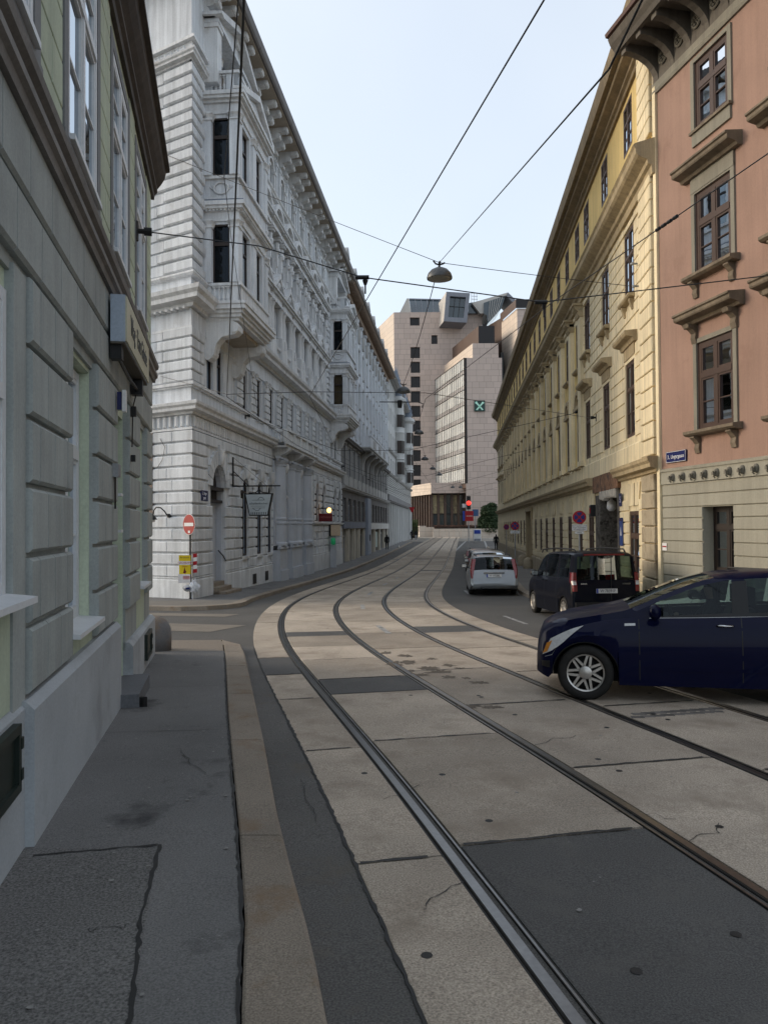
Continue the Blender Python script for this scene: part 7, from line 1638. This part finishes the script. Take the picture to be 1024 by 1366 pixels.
m = H.mb(); trap(m, 1.08, -.07, .07); H.put('frame', m, m_black); m = H.mb(); trap(m, .97, -.09, .09); H.put('sign_face', m, M('sign_milk', (.42,.47,.5), .4, .08, 3))
m = H.mb(); m.tube([(28.9,c0-.4,3.9),(28.9,c0-.12,3.93),(28.9,c0,4.04),(28.9,c0+.12,3.93),(28.9,c0+.4,3.9)], .02, 6); m.tube([(28.9,c0-.25,3.9),(28.9,c0-.25,4.17)], .01, 5); m.tube([(28.9,c0+.3,3.9),(28.9,c0+.3,4.17)], .01, 5); H.put('crest', m, m_black)
for k in range(9): m = H.mb(); u = c0-.28+.07*k; m.box(28.8,28.99,u-.012,u+.012,3.08,3.17); H.put('fringe_bar', m, m_black)
m_ink = M('sign_ink', (.04,.045,.05), .6)
text_mesh('schaldenkuchen', .12, m_ink, hs, (-.093,-c0,3.5), (R(90),0,R(-90)), sx=.95)
for z, w_ in ((3.63,.26),(3.4,.28),(3.33,.26)): m = H.mb(); m.box(28.806,28.81,c0-w_,c0+w_,z-.006,z+.006); H.put('sign_line', m, m_ink)
m = H.mb(); m.tube([(28.806,c0+.1+.11*math.cos(a),3.64+.1*math.sin(a)) for a in [i*math.pi/8 for i in range(9)]], .009, 5); m.tube([(28.806,c0-.22,3.32),(28.806,c0-.1,3.23),(28.806,c0,3.23),(28.806,c0+.08,3.32)], .009, 5); H.put('sign_flourish', m, m_ink)
# ---- lit lamp with red sign further along
rs = thing('red_shop_sign', 'small dark red sign with a glowing round lamp on the white house', 'sign', WHITE.pt(47.6, 0), WHITE.rot())
Q = Fac(rs, -1, 47.6); m = Q.mb(); m.box(47.5,47.6,.1,.95,2.92,3.42); Q.put('panel', m, M('sign_wine', (.13,.008,.012), .5)); text_mesh('WEINBAR', .17, M('sign_rose', (.35,.1,.1), .6), rs, (-.105,-.53,3.18), (R(90),0,R(-90)))
m = Q.mb(); m.tube([(47.55,0,3.7),(47.55,.5,3.75),(47.55,1.0,3.6)], .025, 6); m.tube([(47.55,.1,3.42),(47.55,.1,4.0)], .02, 6); m.tube([(47.55,.3,3.45),(47.55,.2,3.7),(47.55,.35,3.85)], .015, 5); Q.put('scroll_bracket', m, m_black)
m = Q.mb(); m.lathe(47.55,.75,[(.001,3.46),(.1,3.5),(.15,3.62),(.1,3.74),(.001,3.78)],12); Q.put('lamp_globe', m.mesh('globe', True), M('lamp_glow', (.9,.7,.35), .3, 0, 1, 0, emit=((1,.5,.12), 2.5)))
# ---- pillar box with green cross lamp
gc = thing('pharmacy_pillar', 'pale post with a cream box and small green lamp outside the white house', 'sign', WHITE.pt(51.9, 0), WHITE.rot())
Q = Fac(gc, -1, 51.9); gz = g(52)+KH; m = Q.mb(); m.box(51.7,52.1,.12,.5,gz,2.15); Q.put('post', m, m_wcol); m = Q.mb(); m.box(51.6,51.75,.05,.75,1.95,2.75); Q.put('box_back', m, m_black); m = Q.mb(); m.box(51.56,51.598,.2,.85,1.98,2.72); Q.put('box_face', m, M('box_cream', (.55,.44,.32), .6)); m = Q.mb(); m.lathe(51.62,.35,[(.001,1.35),(.14,1.4),(.17,1.6),(.14,1.8),(.001,1.85)],10); Q.put('green_lamp', m.mesh('gl', True), M('lamp_green', (.02,.3,.12), .3, 0, 1, 0, emit=((.05,.6,.25), .04)))
# ---- no stopping signs on the right
m_nsblue = M('nostop_blue', (.012,.02,.16), .4)
def nostop(px, py, Yd, label, texts, group, h=2.55, sc=1., back=False):
    P = at_depth(px, py, Yd); z0 = g(Yd)+KH; o = pole('no_stopping_sign', label, (P.x, P.y, z0), P.z - z0 + .33*sc, .028, 'traffic sign', R(-8), group)
    zc = P.z - z0
    m = MB(); n = 28; m.poly([(.33*sc*math.cos(2*math.pi*i/n), .33*sc*math.sin(2*math.pi*i/n)) for i in range(n)], -.05, -.04); obj('sign_disc', m, m_red, o, (0,0,zc))
    for k in range(4):
        a0 = k*90 + 45 + 13; m = MB(); a1 = a0 + 64; m.ring(0,0,.07*sc,.25*sc,-.056,-.051,a0,a1,8); obj('blue_field', m, m_nsblue, o, (0,0,zc))
    z = zc - .36*sc
    for i, t in enumerate(texts):
        hh = .09*t.count('\n')+.13; m = MB(); w_ = .36 if i == 0 else .22; m.box(-w_*sc,w_*sc,-.05,-.042,-hh*sc*1.0,0); pl_ = obj('text_panel', m, m_plate, o, (0,0,z))
        text_mesh(t, .085*sc, m_trim, pl_, (0,-.0515,-hh*sc/2), (R(90),0,0), 'panel_text', .0006, .9); z -= hh*sc + .015
    return o
nostop(772, 690, 25.2, 'no stopping disc with two white text panels behind the dark van', ['Mo-Fr (werkt.) v. 7-18h\nausgen. Ladetätigkeit\nmit Lastfahrzeugen', 'Anfang'], None, sc=.66)
nostop(686.5, 701.5, 40, 'no stopping disc with one white panel on a striped post beside the yellow house', ['ausgen.\nLadetätigkeit'], None, sc=.68)
nostop(675, 703, 55, 'small far no stopping disc without panel beside the yellow house', [], None, sc=.6)
P = at_depth(686.5,701.5,40); m = MB()
st = thing('striped_post_wrap', 'red and white wrapped stand and bin beside the pavement sign post', 'bin', (P.x-.75, 44.5, g(44.5)+KH))
m = MB(); m.lathe(0,0,[(.2,0),(.22,.1),(.22,.9),(.16,1.0),(.1,1.05)],14); obj('bin_body', m.mesh('bin', True, 40), m_steelgrey, st); m = MB(); m.lathe(0,0,[(.225,.4),(.225,.7)],14); obj('bin_band', m.mesh('band', True, 40), m_red, st)
# ---- traffic light and signs at the square
Yt = 122.; P = at_depth(624.5, 672, Yt); tl_ = pole('traffic_light', 'traffic light showing red on a pale pole at the square', (P.x, P.y, g(Yt)), P.z-g(Yt)+1.2, .07, 'traffic light')
m = MB(); m.box(-.3,.3,-.3,.1,-.9,1.2); obj('signal_head', m, m_black, tl_, (0,-.1,P.z-g(Yt)))
m = MB(); m.lathe(0,0,[(.001,0),(.36,.02),(.3,.12),(.001,.16)],16); obj('red_lens', m.mesh('rl', True), M('signal_red', (.8,.05,.04), .3, 0, 1, 0, emit=((1,.03,.02), 1.2)), tl_, (.0,-.42,P.z-g(Yt)+.1), (R(90),0,0))
m = MB(); m.box(-1.0,-.3,-.2,-.1,.3,.9); obj('back_board', m, m_plate, tl_, (0,0,P.z-g(Yt)-.9))
for z, mt in ((-1.9,m_red),(-2.75,m_red)): m = MB(); m.box(-.55,.75,-.2,-.15,0,.75); obj('red_panel', m, mt, tl_, (0,0,P.z-g(Yt)+z))
m = MB(); m.box(-.95,-.6,-.2,-.15,-2.75,-1.2); obj('blue_panel', m, m_plate_blue, tl_, (0,0,P.z-g(Yt)+.05))
P = at_depth(633.5, 684, 126); o = pole('parking_sign', 'blue square sign on a pole beside the traffic light', (P.x, P.y, g(126)), P.z-g(126)+.6, .06, 'traffic sign'); m = MB(); m.box(-.5,.5,-.15,-.1,-.55,.55); obj('sign_face', m, M('sign_dull_blue', (.04,.09,.2), .5), o, (0,0,P.z-g(126)))
o = thing('ticket_machine', 'white and blue ticket machine standing by the planter wall', 'ticket machine', (P.x+.1, 124.5, g(124.5))); m = MB(); m.cham(-.6,.6,-.5,.3,0,1.9,.05); obj('cabinet', m, m_plate, o, None, (0,0,math.pi)); m = MB(); m.box(-.5,.5,-.34,-.31,1.2,1.8); obj('display_panel', m, m_plate_blue, o); m = MB(); m.box(-.5,.5,-.34,-.31,.1,.4); obj('base_panel', m, m_grey, o)
P = at_depth(548, 681, 118); o = pole('red_hanging_flag', 'small red sign flag at the far end of the turret house', (P.x-.3, 118, g(118)+KH), P.z-g(118)+.6, .05, 'sign'); m = MB(); m.poly([(0,0),(.9,0),(.55,-.8),(.35,-.8)], -.05, 0); obj('flag', m, m_red, o, (0,0,P.z-g(118)+.4))
# ---- suspended street lamps
m_lshade = M('lamp_shade_grey', (.085,.088,.09), .45, .15, 5, metal=.4); m_lglass = M('lamp_cover', (.2,.2,.18), .3, .2, 4, spec=.6)
LAMPS = []
for i, (px, py, Yl, lb) in enumerate(((586,367,20,'large grey dish lamp hung on wires above the tracks'), (538,521,37.5,'dark dish lamp hung before the white row'), (558.6,577,55,None), (566.5,612,71,None), (577,625,86.6,None), (586,633,97,None), (603.5,650,122,None), (614,650,127,None))):
    P = at_depth(px, py, Yl); LAMPS.append(P)
    o = thing('street_lamp', lb or 'small dark dish lamp strung far along the street', 'street lamp', P, 0, 'lamps strung over the street')
    m = MB(); m.lathe(0,0,[(.33,-.1),(.335,-.06),(.3,.04),(.22,.13),(.12,.18),(.05,.2),(.001,.205)],24); obj('shade', m.mesh('shade', True, 60), m_lshade, o)
    m = MB(); m.lathe(0,0,[(.001,-.16),(.14,-.15),(.25,-.12),(.32,-.095)],20); obj('cover', m.mesh('cover', True), m_lglass, o)
    m = MB(); m.tube([(0,0,.2),(0,0,.32)], .025, 6); m.tube([(-.16,0,.38),(-.1,0,.3),(0,0,.27),(.1,0,.3),(.14,0,.33)], .022, 6); m.tube([(0,.1,.32),(0,-.12,.31)], .03, 6); obj('hanger', m.mesh('hanger', True, 60), m_black, o)
# ---- wires
def wire(name, label, pts, r=.011, group=None, sag=0., mat=None):
    P = []; 
    for a, b in zip(pts[:-1], pts[1:]):
        a, b = Vector(a), Vector(b)
        for i in range(8): t = i/8; q = a.lerp(b, t); q.z -= sag*4*t*(1-t); P.append(q)
    P.append(Vector(pts[-1])); c = P[0].copy(); m = MB(); m.tube([p-c for p in P], r, 6); return tag(obj(name, m.mesh(name, True), mat or m_wire, None, c), label, 'wire', group)
m_wire = M('wire_dark', (.02,.02,.022), .5, .1, 5)
ZC = 5.8
def over(o, Y_, z=ZC): 
    p = tp(s_at(Y_, o), o); return Vector((p.x, p.y, z + (g(Y_)-.36)*.8))
wire('contact_wire', 'tram contact wire hanging over the left track', [over(-1.43, y, ZC) for y in (-8, 4.7, 18.5, 31, 44, 58, 75, 95, 120)], .0065)
wire('contact_wire', 'tram contact wire hanging over the right track', [over(1.43, y, ZC) for y in (-8, 4, 11.1, 19, 31, 44, 58, 75, 95, 120)], .0065)
wb = [Vector((1.0,-5,ZC+.05)), Vector((-.84,4.67,ZC)), Vector((-3.83,18.8,ZC)), Vector((-3.3,29,ZC-.1)), Vector((-1.9,42,ZC-.2))]
wire('feeder_wire', 'steep dark wire passing in front of the white corner oriel', wb, .009)
wire('pull_off_wire', 'thin pull off wire beside the steep wire at the oriel', [Vector((.9,-4,6.4)), at_depth(318,0,5.6), at_depth(299,236,10), at_depth(310,330,15), at_depth(345,560,29)], .006)
def anchor(P, pl, lb, sg_):
    o = thing('wire_anchor', lb, 'wall anchor', P, pl.rot(), 'wire anchors on the fronts'); q = Fac(o, sg_, 0)
    m = q.mb(); m.lathe(0,.0,[(.05,-.13),(.05,.13)],8); m.tube([(0,0,0),(0,.12,0)], .035, 8); m.tube([(0,.12,0),(0,.22,0)], .055, 10); q.put('rosette', m, m_black); return o
lbl = 'dark iron wire anchor rosette on the house wall'
gA = GREEN.uv(180,308); A1 = GREEN.pt(gA[0], gA[1], .14); anchor(GREEN.pt(gA[0], gA[1]), GREEN, 'dark iron wire anchor on the green upper wall between two windows', -1)
B1 = PINK.pt(-8.5, 6.25, -.1); c1_, c2_ = at_depth(484,370,10.2), at_depth(722,403,11)
wire('span_wire', 'thick span wire from the green house across both tracks to the salmon house', [A1, at_depth(345,328,10.4), c1_, c2_, B1], .008)
for P, lb in ((c1_, 'black clamp block where the span wire crosses the left contact wire'), (c2_, 'black clamp block where the span wire crosses the right contact wire')):
    o = thing('wire_clamp', lb, 'wire clamp', P); m = MB(); m.tube([(-.1,0,0),(.08,0,0)], .03, 8); m.tube([(.03,0,.02),(.03,0,-.22)], .012, 6); m.lathe(.03,0,[(.04,-.04),(.02,-.1)],8); obj('clamp', m, m_black, o)
Lp = LAMPS[0]; yb = YEL.pt(20.9, 9.55, -.16); sA = SIDE.pt(1.6, SIDE.uv(214,200)[1], -.1)
top_ = lambda P: Vector((P.x, P.y, P.z+.33))
wire('lamp_span_wire', 'thin cable holding the large dish lamp between the white corner and the yellow house', [sA, top_(Lp), YEL.pt(20.75, 8.9, -.18)], .008, None, .02)
wire('lamp_cable', 'sloping cable running up from the large dish lamp towards the near eaves', [top_(Lp), at_depth(812,92,5.2), Vector((3.2,-6,9.3))], .008)
for i in range(len(LAMPS)-1): wire('lamp_cable', 'cable strung from one dish lamp to the next', [top_(LAMPS[i]), top_(LAMPS[i+1])], .012, 'cables between the dish lamps', .25)
yA = YEL.uv(796,557); Ya = YEL.pt(yA[0], yA[1], -.25); anchor(YEL.pt(yA[0], yA[1]), YEL, 'dark wire bracket on the first pilaster of the yellow house', 1)
wire('span_wire', 'span wire from the white corner over the tracks to the yellow house pilasters', [SIDE.pt(1.3, SIDE.uv(215,503)[1], -.1), wb[2]+Vector((0,0,.06)), over(-1.43,18.5,ZC+.1), over(1.43,19,ZC+.15), Ya], .008)
for Y_ in (31, 44, 58, 75, 95):
    a = WHITE.pt(Y_+.0, 7.2+.0*Y_, .05); b = YEL.pt(Y_-.5, 7.0, -.05); anchor(WHITE.pt(Y_, 7.2), WHITE, 'small iron wire anchor on the white palace front' if Y_ < 57 else 'small iron wire anchor on the grey base house front', -1)
    if Y_ < 85: anchor(YEL.pt(Y_-.5, 7.0), YEL, 'small iron wire anchor between pilasters of the yellow house', 1)
    else: b = YEL.pt(Y_-6, 7.0, -.05)
    wire('span_wire', 'thin span wire stretched between the left row and the yellow house', [a, over(-1.43,Y_,ZC+.12), over(1.43,Y_,ZC+.12), b], .009, 'span wires over the tracks')
o = thing('registration_arm', 'bent black registration arm beneath the second dish lamp', 'wire clamp', at_depth(533,536,38)); m = MB(); m.tube([(-1.0,0,0),(.9,0,-.02),(1.15,0,-.1),(1.1,0,-.3)], .025, 6); m.lathe(0,0,[(.1,-.3),(.12,-.1),(.12,.06),(.05,.1)],8); obj('arm', m.mesh('arm', True, 50), m_black, o)
wire('wall_cable', 'loose thin cable hanging on the white corner stones', [SIDE.pt(1.35,5.6,-.1), SIDE.pt(1.1,5.3,-.12), SIDE.pt(1.2,4.9,-.12), SIDE.pt(1.5,4.6,-.1)], .008)
wa_, wb_ = over(1.43,4), over(1.43,11.1); tw = min((abs(CX+F*wa_.lerp(wb_,i/200).x/wa_.lerp(wb_,i/200).y-893), i/200) for i in range(201))[1]; wd_ = (wb_-wa_).normalized()
pi_ = tag(obj('wire_insulators', None, loc=wa_.lerp(wb_, tw)), 'short row of black insulators on the wire before the salmon house', 'insulator')
m = MB(); [m.lathe(0,0,[(.001,0),(.03,.0),(.03,.05),(.001,.05)],8) for _ in range(1)]; 
for k in range(4): m = MB(); q0, q1 = wd_*(k*.11-.2), wd_*(k*.11-.13); m.tube([tuple(q0), tuple(q1)], .02, 8); obj('insulator', m, m_black, pi_)

# ---- people
def skin_body(name, joints, edges, parent, mats, cuts):
    """continuous body grown from a jointed skeleton; mats assigned by height"""
    me = bpy.data.meshes.new(name); me.from_pydata([j[:3] for j in joints], edges, [])
    o = bpy.data.objects.new('tmp_body', me); COL.objects.link(o)
    md = o.modifiers.new('skin', 'SKIN'); sk = me.skin_vertices[0].data
    for i, j in enumerate(joints): sk[i].radius = (j[3], j[4] if len(j) > 4 else j[3])
    sk[0].use_root = True; sb_ = o.modifiers.new('sub', 'SUBSURF'); sb_.levels = 2; sb_.render_levels = 2
    dg = bpy.context.evaluated_depsgraph_get(); out = bpy.data.meshes.new_from_object(o.evaluated_get(dg)); bpy.data.objects.remove(o)
    out.name = name; out.materials.clear()
    for mt in mats: out.materials.append(mt)
    for pl_ in out.polygons: pl_.use_smooth = True; pl_.material_index = cuts(pl_.center)
    return obj(name, out, None, parent)
m_coat = M('coat_black', (.012,.012,.014), .85, .2, 6); m_trous = M('trousers_dark', (.016,.016,.02), .85, .2, 6); m_skin = M('skin', (.4,.24,.17), .55); m_hair = M('hair_dark', (.02,.015,.012), .6); m_shoe = M('shoe', (.015,.013,.012), .5)
def person(label, loc, rz, stride=.22, hood=False, bag=False, h=1.75, group=None, coat=m_coat, light_legs=None):
    o = thing('person', label, 'person', loc, rz, group); k = h/1.75; st_ = stride
    J = [(0,0,.95,.15,.12),(0,.0,1.15,.16,.115),(0,.01,1.36,.19,.125),(0,.02,1.5,.07,.065),(0,.03,1.58,.075,.085),(0,.03,1.68,.088,.1),(0,.02,1.745,.055,.06),
         (.1,-.01,.88,.1,.105),(.1,st_*.55,.5,.072,.075),(.1,st_*.75,.1,.05,.05),(.1,st_*.75+.13,.045,.045,.035),
         (-.1,.01,.88,.1,.105),(-.1,-st_*.1,.5,.072,.075),(-.1,-st_*.9,.12,.05,.05),(-.1,-st_*.9+.12,.045,.045,.035),
         (.19,.01,1.42,.075,.08),(.26,-st_*.3,1.14,.06,.06),(.25,st_*.1,.9,.045,.05),(.24,st_*.2,.8,.035,.045),
         (-.19,.01,1.42,.075,.08),(-.26,st_*.15,1.14,.06,.06),(-.25,st_*.45,.92,.045,.05),(-.24,st_*.6,.83,.035,.045)]
    J = [(a*k,b*k,c_*k,r1*k,r2*k) for a,b,c_,r1,r2 in J]
    E = [(0,1),(1,2),(2,3),(3,4),(4,5),(5,6),(0,7),(7,8),(8,9),(9,10),(0,11),(11,12),(12,13),(13,14),(2,15),(15,16),(16,17),(17,18),(2,19),(19,20),(20,21),(21,22)]
    def cut(c_):
        z = c_.z/k; hand = z < .86 and abs(c_.x) > .2*k
        if hand: return 2
        if z > 1.53: return 4 if (hood or c_.y < .05*k or z > 1.66) else 2
        if z < .09: return 3
        return 1 if z < .86 else 0
    skin_body('body', J, E, o, [coat, light_legs or m_trous, m_skin, m_shoe, m_coat if hood else m_hair], cut)
    if bag: m = MB(); m.cham(-.1,.1,-.06,.06,.3,.62,.02); obj('carried_bag', m, m_black, o, (.27*k,.02,.05))
    return o
p = gnd(516,733.5,KH); person('person in dark clothes walking a small white dog along the left pavement', p, R(-5), .25)
dogp = p + Vector((1.35, 1.0, 0)); dogp.z = g(dogp.y)+KH
dg_ = thing('white_dog', 'small white dog walking on the left pavement beside its owner', 'dog', dogp, R(-8))
Jd = [(0,-.12,.26,.085,.09),(0,.02,.27,.09,.1),(0,.14,.28,.08,.09),(0,.2,.36,.055,.055),(0,.26,.41,.06,.06),(0,.34,.395,.03,.03),(.05,.14,.15,.032,.032),(.05,.15,.02,.024,.024),(-.05,.14,.15,.032,.032),(-.05,.12,.02,.024,.024),(.05,-.1,.18,.045,.04),(.05,-.15,.1,.028,.028),(.05,-.13,.02,.024,.024),(-.05,-.1,.18,.045,.04),(-.05,-.15,.1,.028,.028),(-.05,-.11,.02,.024,.024),(0,-.22,.34,.02,.02),(0,-.2,.42,.012,.012),(.04,.24,.46,.02,.02),(-.04,.24,.46,.02,.02)]
skin_body('body', Jd, [(0,1),(1,2),(2,3),(3,4),(4,5),(2,6),(6,7),(2,8),(8,9),(0,10),(10,11),(11,12),(0,13),(13,14),(14,15),(0,16),(16,17),(4,18),(4,19)], dg_, [M('dog_fur', (.6,.58,.54), .9, .15, 12)], lambda c_: 0)
p = gnd(549,719.5,KH); p.z = g(p.y)+.0
person('person in black with a carried bag walking beside another at the square', p, R(20), .18, bag=True); person('person in dark coat and pale trousers walking beside the one with a bag', p + Vector((.75,.3,0)), R(10), .2, light_legs=M('trousers_pale', (.3,.3,.32), .8))
p = gnd(661.5,734,KH); person('person in a black hooded coat walking on the right pavement', p, R(-4), .2, hood=True)
# driver of the blue car
dr = thing('person', 'driver in dark clothes at the wheel of the dark blue car', 'person', bpy.data.objects['blue_car'].matrix_world @ Vector((4.3/2-2.0,.37,.05)), R(77))
Jr = [(0,0,.58,.16,.15),(0,-.06,.8,.17,.12),(0,-.09,1.0,.18,.12),(0,-.07,1.12,.065,.065),(0,-.05,1.2,.075,.085),(0,-.05,1.3,.085,.1),(0,-.06,1.36,.05,.06),(.1,.1,.56,.1,.1),(.1,.48,.6,.07,.07),(.1,.62,.25,.05,.05),(-.1,.1,.56,.1,.1),(-.1,.48,.6,.07,.07),(-.1,.62,.25,.05,.05),(.2,-.06,1.02,.07,.07),(.25,.12,.82,.055,.055),(.15,.36,.92,.045,.045),(-.2,-.06,1.02,.07,.07),(-.25,.12,.82,.055,.055),(-.15,.36,.92,.045,.045)]
skin_body('body', Jr, [(0,1),(1,2),(2,3),(3,4),(4,5),(5,6),(0,7),(7,8),(8,9),(0,10),(10,11),(11,12),(2,13),(13,14),(14,15),(2,16),(16,17),(17,18)], dr, [m_coat, m_skin, m_hair], lambda c_: 0 if c_.z < 1.14 and not (c_.y > .3 and c_.z > .85) else (2 if c_.z > 1.27 or c_.y < -.06 else 1))

# ---- planting at the square
m_ever = M('evergreen_leaf', (.028,.05,.018), .7, .3, 1.5, .2, 8); m_hedge = M('hedge_leaf', (.05,.08,.02), .7, .3, 1.5, .2, 8); m_redh = M('russet_hedge_leaf', (.085,.04,.026), .8, .25, 1, .2, 6); m_bark = M('bark', (.05,.038,.03), .9, .2, 4)
def leaves(name, mat, par, fn, n, size):
    m = MB(); rnd_ = random.Random(len(name)+n)
    for _ in range(n):
        c, a = fn(rnd_), Vector((rnd_.uniform(-1,1), rnd_.uniform(-1,1), rnd_.uniform(-.6,1))).normalized(); b = a.orthogonal().normalized(); s_ = size*rnd_.uniform(.6,1.4); c = Vector(c)
        m.add([tuple(c-b*s_*.35), tuple(c+a*s_*.9), tuple(c+b*s_*.35), tuple(c-a*s_*.5)], [(0,1,2,3)])
    o = obj(name, m, mat, par); o['kind'] = 'stuff'; return o
et = thing('evergreen_tree', 'dense dark evergreen tree behind the planter wall at the yellow house end', 'tree', (P2(654,157)[0], 159.5, g(158)))
m = MB(); m.tube([(0,0,0),(.1,0,1.5),(0,.1,3.5),(.1,0,6)], [.22,.18,.12,.04], 8)
for a in range(7): m.tube([(0,0,1+a*.6),(math.cos(a*2.3)*1.0,math.sin(a*2.3)*.8,1.6+a*.65)], [.07,.02], 5)
obj('trunk', m.mesh('trunk', True), m_bark, et)
lob = [(0,0,2.0,2.5,1.8),(0,0,3.6,2.0,1.6),(0,0,5.0,1.7,1.4),(-.9,0,3.2,1.5,1.0),(.9,.2,3.6,1.7,1.1),(.1,0,4.8,1.7,1.1),(-.5,0,5.8,1.0,.7),(.6,0,6.2,1.1,.8),(-1.6,0,1.6,1.1,.8),(1.7,0,2.4,1.3,1.0)]
def tf(r):
    x,y,z,a,b = r.choice(lob); d = Vector((r.gauss(0,1),r.gauss(0,1),r.gauss(0,1))).normalized()*r.uniform(.55,1.05)**.5; return (x+d.x*a, y+d.y*a, z+d.z*b)
leaves('crown', m_ever, et, tf, 12000, .3)
for nm, lb, x0, x1, Yh, z0, z1, mt, cat in (('russet_hedge','long russet brown hedge on top of the planter wall',P2(579,158.6)[0],P2(676,158.6)[0],159,zz(706,158.5),zz(700.5,158.5),m_redh,'hedge'),('green_hedge','clipped green hedge block past the turret house end',P2(541,150)[0],P2(557,150)[0],150,g(150),zz(692.5,150),m_hedge,'hedge')):
    o = thing(nm, lb, cat, (x0, Yh, 0)); w_ = x1-x0
    leaves('foliage', mt, o, lambda r: (r.uniform(0,w_), r.uniform(0,1.4), z0 + (z1-z0)*(.75+.25*math.sin(r.uniform(0,6)))*r.uniform(0,1)**.4), 5000, .13)
    m = MB(); m.box(.1,w_-.1,.15,1.25,z0,z0+(z1-z0)*.6); obj('inner_twigs', m, m_bark, o)
bt = thing('bare_tree', 'slender leafless tree before the glazed podium hall', 'tree', (P2(606,163)[0], 163, g(163)))
m = MB(); rb = random.Random(5)
def branch(p, d, L_, r_, dep):
    q = p + d*L_; m.tube([tuple(p), tuple(p.lerp(q,.5)+Vector((rb.uniform(-.1,.1),rb.uniform(-.1,.1),0))*L_), tuple(q)], [r_, r_*.8, r_*.6], 5)
    if dep:
        for _ in range(3): branch(q, (d + Vector((rb.uniform(-.7,.7), rb.uniform(-.5,.5), rb.uniform(-.1,.5)))).normalized(), L_*.7, r_*.55, dep-1)
branch(Vector((0,0,0)), Vector((0,0,1)), 2.6, .1, 4); obj('branches', m, m_bark, bt)
